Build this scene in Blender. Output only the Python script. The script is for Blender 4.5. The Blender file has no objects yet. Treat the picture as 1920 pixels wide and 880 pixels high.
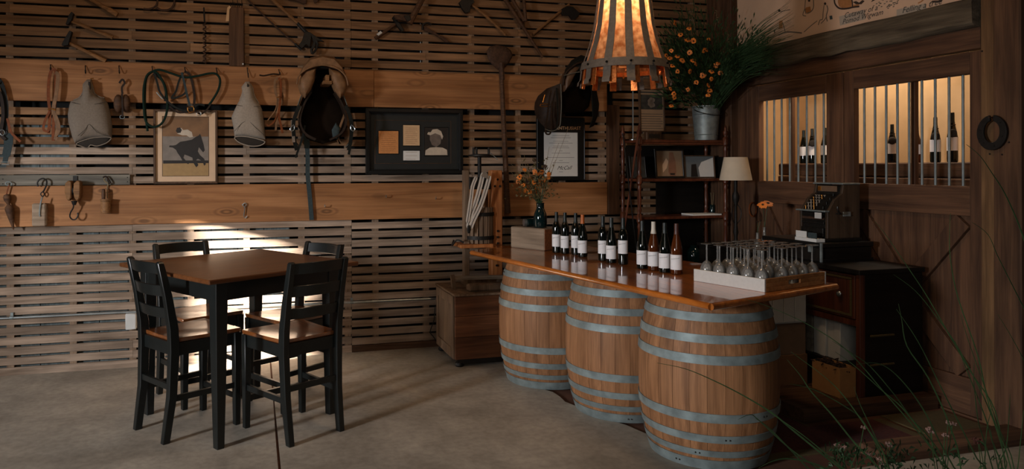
import bpy, bmesh, math, random
from mathutils import Vector, Matrix
random.seed(7)
SC = bpy.context.scene
COL = SC.collection
R = math.radians

# ------------------------------------------------------------------ camera
CH, TH, ROLL = 1.5, R(15.09), 0.0027
CT, ST = math.cos(TH), math.sin(TH)
cam = bpy.data.cameras.new('camera')
cam.sensor_width = 36.0
cam.lens = 1372.0 / 1920 * 36
cam.shift_x = (960 - 840) / 1920
cam.shift_y = -(440 - 313.9) / 1920
cam.clip_start = 0.05
camo = bpy.data.objects.new('camera', cam)
COL.objects.link(camo)
rv, fv, uv = Vector((CT, -ST, 0)), Vector((ST, CT, 0)), Vector((0, 0, 1))
ca, sa = math.cos(ROLL), math.sin(ROLL)
r2, u2 = rv * ca - uv * sa, uv * ca + rv * sa
M3 = Matrix((r2, u2, -fv)).transposed()
camo.matrix_world = Matrix.Translation((0, 0, CH)) @ M3.to_4x4()
SC.camera = camo

# ------------------------------------------------------------------ light
SC.view_settings.view_transform = 'Standard'
SC.view_settings.look = 'None'
SC.view_settings.exposure = -0.2
SC.view_settings.gamma = 1.0
SC.view_settings.use_curve_mapping = False
w = bpy.data.worlds.new('world')
SC.world = w
w.use_nodes = True
w.node_tree.nodes['Background'].inputs[0].default_value = (0.62, 0.72, 0.85, 1)
w.node_tree.nodes['Background'].inputs[1].default_value = 0.02

def lamp(name, kind, loc, target, energy, color, **kw):
    d = bpy.data.lights.new(name, kind)
    d.energy = energy
    d.color = color
    for k, v in kw.items():
        setattr(d, k, v)
    o = bpy.data.objects.new(name, d)
    COL.objects.link(o)
    o.location = loc
    o.rotation_euler = (Vector(target) - Vector(loc)).to_track_quat('-Z', 'Y').to_euler()
    return o

# daylight from the barn doorway on the left, in front of the table
lamp('daylight_door', 'AREA', (-5.5, 0.5, 2.0), (0.4, 4.5, 0.6), 420, (0.97, 0.97, 1.0),
     shape='RECTANGLE', size=0.6, size_y=1.1)
# the low sun through the side window
SUN_AZ, SUN_EL = R(25.5), R(16.5)
sd = Vector((math.cos(SUN_AZ) * math.cos(SUN_EL), math.sin(SUN_AZ) * math.cos(SUN_EL), -math.sin(SUN_EL)))
wc = Vector((-3.5, 4.25, 1.565))
lamp('low_sun', 'SPOT', wc - sd * 14, wc, 560000, (1.0, 0.95, 0.88), spot_size=R(4.1), spot_blend=0.05, shadow_soft_size=0.25)
# warm fill added behind and above the camera, keeps the shadows brown
lamp('front_fill', 'AREA', (-1.4, -2.0, 2.8), (1.2, 4.2, 0.6), 34, (1.0, 0.9, 0.78),
     shape='RECTANGLE', size=3.0, size_y=1.8)
# warm ceiling fittings
lamp('ceiling_lamp_left', 'AREA', (-0.4, 3.6, 3.6), (-0.4, 5.94, 2.0), 11, (1.0, 0.66, 0.38), shape='DISK', size=0.5)
lamp('ceiling_lamp_mid', 'AREA', (2.0, 3.4, 3.5), (2.3, 4.4, 0.7), 14, (1.0, 0.66, 0.38), shape='DISK', size=0.4)

# ------------------------------------------------------------------ pixel rays (photograph 1920 x 880) onto real planes
YW, XW = 5.94, 4.17          # faces of the slatted wall and of the stall wall
def hz(px): return 313.9 - 0.0027 * (px - 840)
def ray(px, py):
    du, dv = (px - 840) / 1372, (hz(px) - py) / 1372
    return Vector((CT * du + ST, CT - ST * du, dv))
def onY(px, py, y):
    d = ray(px, py); return Vector((0, 0, CH)) + d * (y / d.y)
def onX(px, py, x):
    d = ray(px, py); return Vector((0, 0, CH)) + d * (x / d.x)
def onZ(px, py, z=0.0):
    d = ray(px, py); return Vector((0, 0, CH)) + d * ((z - CH) / d.z)
def W2(px, py, off=0.0): return onY(px, py, YW - off)

# ------------------------------------------------------------------ materials
def lin(c):
    c = c / 255.0
    return c / 12.92 if c <= 0.04045 else ((c + 0.055) / 1.055) ** 2.4
def C4(c): return (lin(c[0]), lin(c[1]), lin(c[2]), 1)

def base_mat(name):
    m = bpy.data.materials.new(name)
    m.use_nodes = True
    nt = m.node_tree
    b = nt.nodes['Principled BSDF']
    return m, nt, b

def N(nt, t, **kw):
    n = nt.nodes.new(t)
    for k, v in kw.items(): setattr(n, k, v)
    return n

def pbr(name, c, rough=0.6, metal=0.0, var=0.15, scale=18.0, bump=0.0, coat=0.0, spec=0.5, randv=0.0, **kw):
    m, nt, b = base_mat(name)
    L = nt.links
    tc = N(nt, 'ShaderNodeTexCoord')
    nz = N(nt, 'ShaderNodeTexNoise')
    nz.inputs['Scale'].default_value = scale
    nz.inputs['Detail'].default_value = 5
    L.new(tc.outputs['Object'], nz.inputs['Vector'])
    rp = N(nt, 'ShaderNodeValToRGB')
    c0 = C4(c)
    rp.color_ramp.elements[0].position = 0.3
    rp.color_ramp.elements[1].position = 0.7
    rp.color_ramp.elements[0].color = [max(0, x * (1 - var)) for x in c0[:3]] + [1]
    rp.color_ramp.elements[1].color = [min(1, x * (1 + var)) for x in c0[:3]] + [1]
    L.new(nz.outputs['Fac'], rp.inputs['Fac'])
    out = rp.outputs['Color']
    if randv:
        oi = N(nt, 'ShaderNodeObjectInfo')
        mr = N(nt, 'ShaderNodeMapRange')
        mr.inputs[3].default_value = 1 - randv; mr.inputs[4].default_value = 1 + randv
        L.new(oi.outputs['Random'], mr.inputs[0])
        hs = N(nt, 'ShaderNodeHueSaturation')
        L.new(mr.outputs[0], hs.inputs['Value']); L.new(out, hs.inputs['Color'])
        out = hs.outputs['Color']
    L.new(out, b.inputs['Base Color'])
    b.inputs['Roughness'].default_value = rough
    b.inputs['Metallic'].default_value = metal
    b.inputs['Coat Weight'].default_value = coat
    b.inputs['Coat Roughness'].default_value = 0.12
    b.inputs['Specular IOR Level'].default_value = spec
    if bump:
        bp = N(nt, 'ShaderNodeBump')
        bp.inputs['Strength'].default_value = bump
        bp.inputs['Distance'].default_value = 0.004
        L.new(nz.outputs['Fac'], bp.inputs['Height']); L.new(bp.outputs['Normal'], b.inputs['Normal'])
    for k, v in kw.items(): b.inputs[k].default_value = v
    return m

def wood(name, c1, c2, axis='x', rough=0.75, scale=1.0, coat=0.0, bump=0.35, randv=0.12, stain=0.35, knots=0.0, coat_rough=0.12, spec=0.3):
    m, nt, b = base_mat(name)
    L = nt.links
    tc = N(nt, 'ShaderNodeTexCoord')
    oi = N(nt, 'ShaderNodeObjectInfo')
    sc = N(nt, 'ShaderNodeVectorMath', operation='SCALE')
    sc.inputs[0].default_value = (13.1, 7.7, 5.3)
    L.new(oi.outputs['Random'], sc.inputs['Scale'])
    ad = N(nt, 'ShaderNodeVectorMath', operation='ADD')
    L.new(tc.outputs['Object'], ad.inputs[0]); L.new(sc.outputs[0], ad.inputs[1])
    def mapped(al, ac):
        mp = N(nt, 'ShaderNodeMapping')
        s = [ac * scale] * 3
        s['xyz'.index(axis)] = al * scale
        mp.inputs['Scale'].default_value = s
        L.new(ad.outputs[0], mp.inputs['Vector'])
        return mp.outputs[0]
    n1 = N(nt, 'ShaderNodeTexNoise')
    n1.inputs['Scale'].default_value = 1.0; n1.inputs['Detail'].default_value = 6; n1.inputs['Distortion'].default_value = 0.9
    L.new(mapped(1.4, 22), n1.inputs['Vector'])
    n2 = N(nt, 'ShaderNodeTexNoise')
    n2.inputs['Scale'].default_value = 1.0; n2.inputs['Detail'].default_value = 3
    L.new(mapped(4.0, 170), n2.inputs['Vector'])
    n3 = N(nt, 'ShaderNodeTexNoise')
    n3.inputs['Scale'].default_value = 1.0; n3.inputs['Detail'].default_value = 4
    L.new(mapped(2.2, 5), n3.inputs['Vector'])
    rp = N(nt, 'ShaderNodeValToRGB')
    rp.color_ramp.elements[0].position = 0.32; rp.color_ramp.elements[1].position = 0.68
    rp.color_ramp.elements[0].color = C4(c1); rp.color_ramp.elements[1].color = C4(c2)
    L.new(n1.outputs['Fac'], rp.inputs['Fac'])
    m1 = N(nt, 'ShaderNodeMix', data_type='RGBA', blend_type='MULTIPLY')
    m1.inputs[0].default_value = 0.35
    L.new(rp.outputs['Color'], m1.inputs[6]); L.new(n2.outputs['Color'], m1.inputs[7])
    g2 = N(nt, 'ShaderNodeMapRange'); g2.inputs[1].default_value = 0.3; g2.inputs[2].default_value = 0.7; g2.inputs[3].default_value = 0.45; g2.inputs[4].default_value = 1.3
    L.new(n2.outputs['Fac'], g2.inputs[0]); L.new(g2.outputs[0], m1.inputs[7])
    m2 = N(nt, 'ShaderNodeMix', data_type='RGBA', blend_type='MULTIPLY')
    m2.inputs[0].default_value = stain
    g3 = N(nt, 'ShaderNodeMapRange'); g3.inputs[1].default_value = 0.35; g3.inputs[2].default_value = 0.6; g3.inputs[3].default_value = 0.3; g3.inputs[4].default_value = 1.1
    L.new(n3.outputs['Fac'], g3.inputs[0])
    L.new(m1.outputs[2], m2.inputs[6]); L.new(g3.outputs[0], m2.inputs[7])
    out = m2.outputs[2]
    if knots:
        vo = N(nt, 'ShaderNodeTexVoronoi'); vo.inputs['Scale'].default_value = 1.0
        mp = N(nt, 'ShaderNodeMapping'); s = [7.0] * 3; s['xyz'.index(axis)] = 2.6
        mp.inputs['Scale'].default_value = s
        L.new(ad.outputs[0], mp.inputs['Vector']); L.new(mp.outputs[0], vo.inputs['Vector'])
        wv = N(nt, 'ShaderNodeMath', operation='SINE')
        ml = N(nt, 'ShaderNodeMath', operation='MULTIPLY'); ml.inputs[1].default_value = 48
        L.new(vo.outputs['Distance'], ml.inputs[0]); L.new(ml.outputs[0], wv.inputs[0])
        fo = N(nt, 'ShaderNodeMapRange'); fo.inputs[1].default_value = 0.06; fo.inputs[2].default_value = 0.36; fo.inputs[3].default_value = knots; fo.inputs[4].default_value = 0.0
        L.new(vo.outputs['Distance'], fo.inputs[0])
        wr = N(nt, 'ShaderNodeMapRange'); wr.inputs[1].default_value = -1; wr.inputs[2].default_value = 1; wr.inputs[3].default_value = 0.35; wr.inputs[4].default_value = 1.1
        L.new(wv.outputs[0], wr.inputs[0])
        m3 = N(nt, 'ShaderNodeMix', data_type='RGBA', blend_type='MULTIPLY')
        L.new(fo.outputs[0], m3.inputs[0]); L.new(out, m3.inputs[6]); L.new(wr.outputs[0], m3.inputs[7])
        out = m3.outputs[2]
    mr = N(nt, 'ShaderNodeMapRange'); mr.inputs[3].default_value = 1 - randv; mr.inputs[4].default_value = 1 + randv
    L.new(oi.outputs['Random'], mr.inputs[0])
    hs = N(nt, 'ShaderNodeHueSaturation')
    L.new(mr.outputs[0], hs.inputs['Value']); L.new(out, hs.inputs['Color'])
    L.new(hs.outputs['Color'], b.inputs['Base Color'])
    b.inputs['Roughness'].default_value = rough
    b.inputs['Specular IOR Level'].default_value = spec
    b.inputs['Coat Weight'].default_value = coat
    b.inputs['Coat Roughness'].default_value = coat_rough
    bp = N(nt, 'ShaderNodeBump'); bp.inputs['Strength'].default_value = bump; bp.inputs['Distance'].default_value = 0.002
    L.new(n2.outputs['Fac'], bp.inputs['Height']); L.new(bp.outputs['Normal'], b.inputs['Normal'])
    return m

M = {}
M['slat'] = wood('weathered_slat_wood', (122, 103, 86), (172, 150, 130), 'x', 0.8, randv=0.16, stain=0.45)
M['slat_dark'] = wood('shaded_slat_wood', (104, 76, 52), (146, 110, 78), 'x', 0.8, randv=0.16, stain=0.4)  # same slats darker and warmer, upper-wall shade put into the colour
M['batten'] = wood('batten_wood', (108, 88, 70), (148, 124, 102), 'z', 0.8)
M['siding'] = wood('grey_siding_wood', (82, 92, 92), (120, 130, 130), 'z', 0.9)
M['plank'] = wood('amber_plank_wood', (134, 88, 50), (176, 124, 80), 'x', 0.65, scale=0.55, knots=0.85, randv=0.05, stain=0.3)
M['plank_grey'] = wood('grey_rail_wood', (92, 88, 80), (130, 124, 112), 'x', 0.8)
M['old'] = wood('old_brown_wood', (66, 44, 30), (104, 74, 52), 'x', 0.75)
M['oldz'] = wood('old_brown_wood_upright', (66, 44, 30), (104, 74, 52), 'z', 0.75)
M['oldy'] = wood('old_brown_wood_crosswise', (66, 44, 30), (104, 74, 52), 'y', 0.75)
M['beam'] = wood('rough_grey_beam_wood', (70, 60, 48), (116, 104, 86), 'y', 0.9, bump=1.0, stain=0.6)
M['door_y'] = wood('stall_door_rail_wood', (74, 50, 36), (108, 76, 54), 'y', 0.7)
M['door_z'] = wood('stall_door_board_wood', (74, 50, 36), (108, 76, 54), 'z', 0.7)
M['jamb'] = wood('jamb_wood', (92, 66, 42), (128, 96, 64), 'z', 0.7)
M['concrete'] = None
M['black'] = pbr('black_painted_wood', (17, 21, 20), 0.42, var=0.2, coat=0.12)
M['iron'] = pbr('dark_iron', (42, 40, 38), 0.55, 0.7, bump=0.3, scale=60)
M['rust'] = pbr('rusty_iron', (70, 48, 34), 0.7, 0.35, bump=0.5, scale=50, var=0.4)
M['zinc'] = pbr('galvanised_steel', (140, 150, 150), 0.55, 0.55, scale=22, var=0.22)
M['hoop'] = pbr('galvanised_hoop_steel', (128, 140, 140), 0.6, 0.4, scale=14, var=0.3)
M['bar_steel'] = pbr('grey_bar_steel', (132, 142, 144), 0.55, 0.5)
M['strip_iron'] = pbr('brown_grey_strip_iron', (104, 94, 84), 0.6, 0.3, bump=0.3, scale=60)
M['steel'] = pbr('bright_steel', (176, 184, 186), 0.3, 0.9)
M['brass'] = pbr('brass', (190, 130, 60), 0.3, 0.9)
M['leather'] = pbr('brown_leather', (116, 60, 26), 0.6, spec=0.2, bump=0.2, scale=40, var=0.3)
M['leather_tan'] = pbr('tan_leather', (124, 92, 64), 0.55, spec=0.25, bump=0.2, scale=24, var=0.3)
M['leather_dark'] = pbr('dark_leather', (42, 30, 22), 0.6, spec=0.2, bump=0.2, scale=40, var=0.3)
M['leather_black'] = pbr('black_leather', (22, 24, 21), 0.55, spec=0.2, bump=0.2, scale=40, var=0.3)
M['rope_green'] = pbr('dark_green_rope', (20, 40, 32), 0.8, spec=0.15, bump=0.4, scale=160)
M['web_blue'] = pbr('grey_blue_webbing', (58, 68, 70), 0.9, spec=0.1, scale=60)
M['canvas'] = pbr('grey_canvas', (122, 110, 97), 0.9, bump=0.25, scale=90, var=0.12)
M['canvas2'] = pbr('pale_canvas', (152, 140, 126), 0.9, bump=0.25, scale=90, var=0.12)
M['mouth'] = pbr('mouth_shade_dark_cloth', (44, 38, 32), 0.95)  # shade inside the boot openings put into the colour; also dark cloth
M['paper'] = pbr('white_paper', (214, 214, 210), 0.8, var=0.03)
M['paper_warm'] = pbr('warm_paper', (206, 170, 130), 0.8, var=0.06, scale=40)
M['ink'] = pbr('dark_ink', (44, 46, 46), 0.8)
M['frame_black'] = pbr('black_frame', (20, 20, 19), 0.35)
M['frame_brown'] = wood('brown_frame_wood', (64, 46, 32), (96, 70, 50), 'z', 0.5)
M['mat_black'] = pbr('black_mat_board', (22, 25, 24), 0.7)
M['mat_cream'] = pbr('cream_mat_board', (210, 178, 146), 0.8, var=0.05)
M['white_paint'] = pbr('white_paint', (196, 196, 192), 0.5, var=0.05)
M['tray'] = pbr('white_painted_tray', (206, 204, 198), 0.45, var=0.04, scale=60)
M['cardboard'] = pbr('cardboard', (172, 124, 74), 0.85, var=0.08)
M['label'] = pbr('bottle_label_paper', (238, 236, 236), 0.75, var=0.04)
M['capsule_black'] = pbr('black_capsule', (26, 34, 32), 0.4)
M['capsule_orange'] = pbr('orange_capsule', (190, 98, 36), 0.4)
M['capsule_white'] = pbr('white_capsule', (214, 206, 190), 0.5)
M['capsule_maroon'] = pbr('maroon_capsule', (72, 40, 32), 0.4)
def glass(name, c, rough=0.02, trans=1.0, ior=1.5):
    m, nt, b = base_mat(name)
    b.inputs['Base Color'].default_value = C4(c)
    b.inputs['Roughness'].default_value = rough
    b.inputs['Transmission Weight'].default_value = trans
    b.inputs['IOR'].default_value = ior
    return m
def thin_glass(name):
    m, nt, b = base_mat(name)
    L = nt.links
    fr = N(nt, 'ShaderNodeFresnel'); fr.inputs['IOR'].default_value = 1.7
    tr = N(nt, 'ShaderNodeBsdfTransparent'); tr.inputs['Color'].default_value = (0.95, 0.95, 0.94, 1)
    gl = N(nt, 'ShaderNodeBsdfGlossy'); gl.inputs['Roughness'].default_value = 0.06
    df = N(nt, 'ShaderNodeBsdfDiffuse'); df.inputs['Color'].default_value = (0.8, 0.78, 0.74, 1)
    m1 = N(nt, 'ShaderNodeMixShader'); m2 = N(nt, 'ShaderNodeMixShader'); m1.inputs[0].default_value = 0.17
    L.new(tr.outputs[0], m1.inputs[1]); L.new(df.outputs[0], m1.inputs[2])
    L.new(fr.outputs[0], m2.inputs[0]); L.new(m1.outputs[0], m2.inputs[1]); L.new(gl.outputs[0], m2.inputs[2])
    L.new(m2.outputs[0], nt.nodes['Material Output'].inputs['Surface'])
    return m
M['glass'] = thin_glass('thin_clear_glass')
M['glass_green'] = pbr('dark_bottle_glass', (10, 14, 10), 0.05, var=0.1)
M['glass_amber'] = pbr('amber_bottle_glass', (92, 44, 16), 0.06, var=0.15, **{'Transmission Weight': 0.35})
M['glass_teal'] = pbr('dark_teal_glass', (14, 32, 32), 0.06, var=0.2)
M['leaf'] = pbr('dark_green_leaf', (48, 76, 44), 0.6, var=0.35, randv=0.3)
M['leaf_dry'] = pbr('dry_stem', (120, 104, 74), 0.8)
M['grass'] = pbr('grass_blade', (56, 84, 48), 0.5, var=0.3, randv=0.3)
M['petal'] = pbr('orange_petal', (214, 122, 44), 0.6, var=0.25, randv=0.2)
M['petal_pink'] = pbr('pale_pink_petal', (134, 106, 96), 0.7, randv=0.25)
M['floret'] = pbr('dark_flower_centre', (52, 34, 22), 0.8)
M['shade_cream'] = pbr('cream_lampshade_cloth', (206, 192, 170), 0.85, var=0.04)
M['strap_white'] = pbr('off_white_webbing', (196, 186, 174), 0.85, var=0.06)
M['stripe'] = pbr('navy_stripe', (40, 44, 52), 0.85)
M['plaster'] = pbr('warm_plaster', (214, 178, 132), 0.9, var=0.12, scale=4)
M['earth'] = pbr('red_brown_earth', (92, 56, 36), 0.95, bump=0.6, scale=9, var=0.25)
M['rug'] = pbr('worn_red_rug', (76, 34, 26), 0.95, bump=0.3, scale=70, var=0.3)
M['rug_edge'] = pbr('olive_rug_border', (86, 72, 40), 0.95, scale=70)

def concrete():
    m, nt, b = base_mat('worn_concrete')
    L = nt.links
    tc = N(nt, 'ShaderNodeTexCoord')
    def nz(s, d=6, dist=0.0):
        n = N(nt, 'ShaderNodeTexNoise'); n.inputs['Scale'].default_value = s; n.inputs['Detail'].default_value = d; n.inputs['Distortion'].default_value = dist
        L.new(tc.outputs['Object'], n.inputs['Vector']); return n
    a, f, g = nz(1.1, 8, 0.6), nz(26, 6), nz(4.5, 8, 0.4)
    rp = N(nt, 'ShaderNodeValToRGB')
    rp.color_ramp.elements[0].position = 0.3; rp.color_ramp.elements[1].position = 0.7
    rp.color_ramp.elements[0].color = C4((134, 125, 112)); rp.color_ramp.elements[1].color = C4((182, 172, 157))
    L.new(a.outputs['Fac'], rp.inputs['Fac'])
    mr = N(nt, 'ShaderNodeMapRange'); mr.inputs[1].default_value = 0.3; mr.inputs[2].default_value = 0.7; mr.inputs[3].default_value = 0.7; mr.inputs[4].default_value = 1.12
    L.new(g.outputs['Fac'], mr.inputs[0])
    mx = N(nt, 'ShaderNodeMix', data_type='RGBA', blend_type='MULTIPLY'); mx.inputs[0].default_value = 0.75
    L.new(rp.outputs['Color'], mx.inputs[6]); L.new(mr.outputs[0], mx.inputs[7])
    mr2 = N(nt, 'ShaderNodeMapRange'); mr2.inputs[1].default_value = 0.35; mr2.inputs[2].default_value = 0.6; mr2.inputs[3].default_value = 0.75; mr2.inputs[4].default_value = 1.05
    L.new(f.outputs['Fac'], mr2.inputs[0])
    mx2 = N(nt, 'ShaderNodeMix', data_type='RGBA', blend_type='MULTIPLY'); mx2.inputs[0].default_value = 0.6
    L.new(mx.outputs[2], mx2.inputs[6]); L.new(mr2.outputs[0], mx2.inputs[7])
    L.new(mx2.outputs[2], b.inputs['Base Color'])
    b.inputs['Roughness'].default_value = 0.72
    bp = N(nt, 'ShaderNodeBump'); bp.inputs['Strength'].default_value = 0.35; bp.inputs['Distance'].default_value = 0.004
    L.new(f.outputs['Fac'], bp.inputs['Height']); L.new(bp.outputs['Normal'], b.inputs['Normal'])
    return m
M['concrete'] = concrete()
M['oak'] = wood('barrel_oak', (124, 84, 54), (166, 118, 80), 'z', 0.6, scale=0.8, randv=0.055, stain=0.3)
M['oak_top'] = wood('barrel_head_oak', (96, 66, 44), (136, 98, 66), 'y', 0.7)
M['counter'] = wood('varnished_counter_wood', (146, 78, 22), (194, 112, 42), 'y', 0.3, scale=0.8, coat=1.0, coat_rough=0.04, randv=0.05, stain=0.3, bump=0.05)
M['table_top'] = wood('varnished_table_wood', (88, 52, 27), (116, 70, 38), 'x', 0.36, coat=0.3, coat_rough=0.2, randv=0.03, stain=0.2, bump=0.08)
M['seat'] = wood('varnished_seat_wood', (112, 62, 28), (150, 88, 44), 'y', 0.3, coat=1.0, coat_rough=0.10, randv=0.05, stain=0.2, bump=0.08)
M['seat'].node_tree.nodes['Principled BSDF'].inputs['Coat IOR'].default_value = 1.9
M['pine'] = wood('pale_block_wood', (126, 108, 90), (164, 144, 122), 'x', 0.85, bump=0.8)
M['block_end'] = pbr('orange_end_grain', (140, 84, 44), 0.85, scale=60, var=0.3)
M['press'] = wood('press_wood', (140, 82, 42), (180, 116, 66), 'z', 0.6)
M['press_dark'] = wood('press_dark_wood', (96, 76, 58), (138, 114, 92), 'z', 0.75)
M['trunk'] = wood('dark_crate_wood', (84, 50, 30), (124, 78, 48), 'x', 0.55)
M['mahogany'] = wood('mahogany', (72, 36, 22), (110, 60, 38), 'z', 0.4, coat=0.25)
M['ebony'] = wood('near_black_desk_wood', (16, 14, 12), (28, 24, 20), 'x', 0.5)
M['handle_wood'] = wood('tool_handle_wood', (112, 78, 46), (150, 108, 68), 'x', 0.65, scale=3)
M['handle_dark'] = wood('dark_tool_handle_wood', (66, 44, 28), (96, 66, 44), 'x', 0.65, scale=3)

# ------------------------------------------------------------------ mesh helpers
class B:
    def __init__(s): s.v = []; s.f = []
    def add(s, vs, fs):
        o = len(s.v)
        s.v += [Vector(x) for x in vs]
        s.f += [tuple(i + o for i in f) for f in fs]
        return s
    def box(s, c, d, rot=None):
        """centre, full dims, optional 3x3/euler rotation"""
        hx, hy, hz_ = d[0] / 2, d[1] / 2, d[2] / 2
        vs = [Vector((x, y, z)) for x in (-hx, hx) for y in (-hy, hy) for z in (-hz_, hz_)]
        if rot is not None:
            vs = [rot @ v for v in vs]
        c = Vector(c)
        return s.add([v + c for v in vs], [(0, 1, 3, 2), (4, 6, 7, 5), (0, 4, 5, 1), (2, 3, 7, 6), (0, 2, 6, 4), (1, 5, 7, 3)])
    def mm(s, a, b):
        a, b = Vector(a), Vector(b)
        return s.box((a + b) / 2, b - a)
    def bar(s, p, q, wd, th, up=(0, 0, 1)):
        """rectangular bar from p to q; wd across, th along up"""
        p, q = Vector(p), Vector(q)
        t = (q - p).normalized(); u = Vector(up)
        sd_ = t.cross(u).normalized(); u = sd_.cross(t).normalized()
        m = Matrix((t, sd_, u)).transposed()
        return s.box((p + q) / 2, ((q - p).length, wd, th), m)
    def loft(s, rings, cap=True, close=True):
        n = len(rings[0]); o = []
        vs = [v for r in rings for v in r]; fs = []
        for i in range(len(rings) - 1):
            for j in range(n if close else n - 1):
                k = (j + 1) % n
                fs.append((i * n + j, i * n + k, (i + 1) * n + k, (i + 1) * n + j))
        if cap and close:
            fs.append(tuple(reversed(range(n)))); fs.append(tuple((len(rings) - 1) * n + j for j in range(n)))
        return s.add(vs, fs)
    def lathe(s, prof, c=(0, 0, 0), seg=20, axis='z', cap=True):
        c = Vector(c); rings = []
        for r, h in prof:
            ring = []
            for j in range(seg):
                a = 2 * math.pi * j / seg
                x, y = max(r, 1e-4) * math.cos(a), max(r, 1e-4) * math.sin(a)
                v = {'z': (x, y, h), 'x': (h, x, y), 'y': (y, h, x)}[axis]
                ring.append(c + Vector(v))
            rings.append(ring)
        return s.loft(rings, cap)
    def tube(s, path, r, seg=8, closed=False):
        P = [Vector(p) for p in path]; n = len(P)
        rr = r if isinstance(r, (list, tuple)) else [r] * n
        rings = []; prev = None
        for i in range(n):
            if closed: t = P[(i + 1) % n] - P[i - 1]
            else: t = P[min(i + 1, n - 1)] - P[max(i - 1, 0)]
            t = t.normalized() if t.length > 1e-9 else Vector((0, 0, 1))
            if prev is None:
                a = Vector((0, 0, 1)) if abs(t.z) < 0.9 else Vector((0, 1, 0))
                u = t.cross(a).normalized()
            else:
                u = (prev - t * prev.dot(t))
                u = u.normalized() if u.length > 1e-6 else t.orthogonal().normalized()
            prev = u; v = t.cross(u)
            rings.append([P[i] + (u * math.cos(2 * math.pi * j / seg) + v * math.sin(2 * math.pi * j / seg)) * rr[i] for j in range(seg)])
        if closed: rings.append(rings[0])
        return s.loft(rings, not closed)
    def ribbon(s, path, wd, th, n=(0, -1, 0), taper=None):
        """strap: width lies across the path and perpendicular to n; th along n"""
        P = [Vector(p) for p in path]; k = len(P); rings = []
        nn = Vector(n)
        for i in range(k):
            t = (P[min(i + 1, k - 1)] - P[max(i - 1, 0)]).normalized()
            sd_ = t.cross(nn)
            sd_ = sd_.normalized() if sd_.length > 1e-5 else Vector((1, 0, 0))
            m = sd_.cross(t).normalized()
            ww = (wd if not isinstance(wd, (list, tuple)) else wd[i]) / 2
            rings.append([P[i] + sd_ * ww + m * th / 2, P[i] - sd_ * ww + m * th / 2, P[i] - sd_ * ww - m * th / 2, P[i] + sd_ * ww - m * th / 2])
        return s.loft(rings)
    def prism(s, front, vec):
        """polygon (3D points) extruded by vec"""
        n = len(front); vec = Vector(vec); F = [Vector(p) for p in front]
        vs = F + [p + vec for p in F]
        fs = [tuple(range(n)), tuple(reversed(range(n, 2 * n)))]
        for j in range(n):
            k = (j + 1) % n
            fs.append((j, j + n, k + n, k))
        return s.add(vs, fs)
    def pillow(s, outline, depth_vec, back_vec=(0, 0, 0), steps=((1, 0), (0.97, 0.35), (0.85, 0.7), (0.6, 0.92), (0.3, 1.0))):
        """domed cushion over an outline of 3D points"""
        O = [Vector(p) for p in outline]; c = sum(O, Vector()) / len(O)
        dv, bv = Vector(depth_vec), Vector(back_vec)
        rings = [[c + (p - c) * 0.9 + bv for p in O]] if bv.length > 0 else []
        for k, d in steps:
            rings.append([c + (p - c) * k + dv * d for p in O])
        return s.loft(rings)
    def xf(s, m):
        s.v = [m @ v for v in s.v]; return s

def smooth_pts(pts, sub=4, closed=False):
    """Catmull-Rom through the points"""
    P = [Vector(p) for p in pts]; n = len(P); out = []
    rng = range(n if closed else n - 1)
    for i in rng:
        p0 = P[i - 1] if (closed or i > 0) else P[0]
        p1, p2 = P[i], P[(i + 1) % n]
        p3 = P[(i + 2) % n] if (closed or i + 2 < n) else P[-1]
        for j in range(sub):
            t = j / sub
            out.append(0.5 * ((2 * p1) + (p2 - p0) * t + (2 * p0 - 5 * p1 + 4 * p2 - p3) * t * t + (3 * p1 - p0 - 3 * p2 + p3) * t ** 3))
    if not closed: out.append(P[-1])
    return out

def mesh_of(name, b, mat, shift=Vector((0, 0, 0)), smooth=True, ang=40):
    me = bpy.data.meshes.new(name)
    me.from_pydata([tuple(v - shift) for v in b.v], [], b.f)
    me.update()
    bm = bmesh.new(); bm.from_mesh(me)
    bmesh.ops.recalc_face_normals(bm, faces=bm.faces)
    bm.to_mesh(me); bm.free()
    me.materials.append(mat if not isinstance(mat, str) else M[mat])
    if smooth:
        me.polygons.foreach_set('use_smooth', [True] * len(me.polygons))
        me.set_sharp_from_angle(angle=R(ang))
    return me

def bev(o, wd, seg=1):
    md = o.modifiers.new('bevel', 'BEVEL'); md.width = wd; md.segments = seg; md.limit_method = 'ANGLE'; md.angle_limit = R(40)
    return o

def tag(o, label=None, cat=None, group=None, kind=None):
    if label: o['label'] = label
    if cat: o['category'] = cat
    if group: o['group'] = group
    if kind: o['kind'] = kind
    return o

def thing(name, label, cat, loc=(0, 0, 0), group=None):
    o = bpy.data.objects.new(name, None); COL.objects.link(o)
    o.empty_display_size = 0.05
    o.location = loc
    return tag(o, label, cat, group)

def structure(name, loc=(0, 0, 0)):
    o = bpy.data.objects.new(name, None); COL.objects.link(o); o.empty_display_size = 0.05
    o.location = loc
    return tag(o, kind='structure')

def root_loc(p):
    s = Vector((0, 0, 0))
    while p is not None:
        s += Vector(p.location); p = p.parent
    return s

def part(p, name, b, mat, bevel=0.0, smooth=True, label=None, ang=40):
    o = bpy.data.objects.new(name, mesh_of(name, b, mat, root_loc(p), smooth, ang))
    COL.objects.link(o); o.parent = p
    if bevel: bev(o, bevel)
    if label: o['label'] = label
    return o

def solo(name, b, mat, label, cat, group=None, bevel=0.0, smooth=True, kind=None):
    lo = Vector((sum(v.x for v in b.v) / len(b.v), sum(v.y for v in b.v) / len(b.v), min(v.z for v in b.v)))
    o = bpy.data.objects.new(name, mesh_of(name, b, mat, lo, smooth)); COL.objects.link(o)
    o.location = lo
    if bevel: bev(o, bevel)
    return tag(o, label, cat, group, kind)

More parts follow.
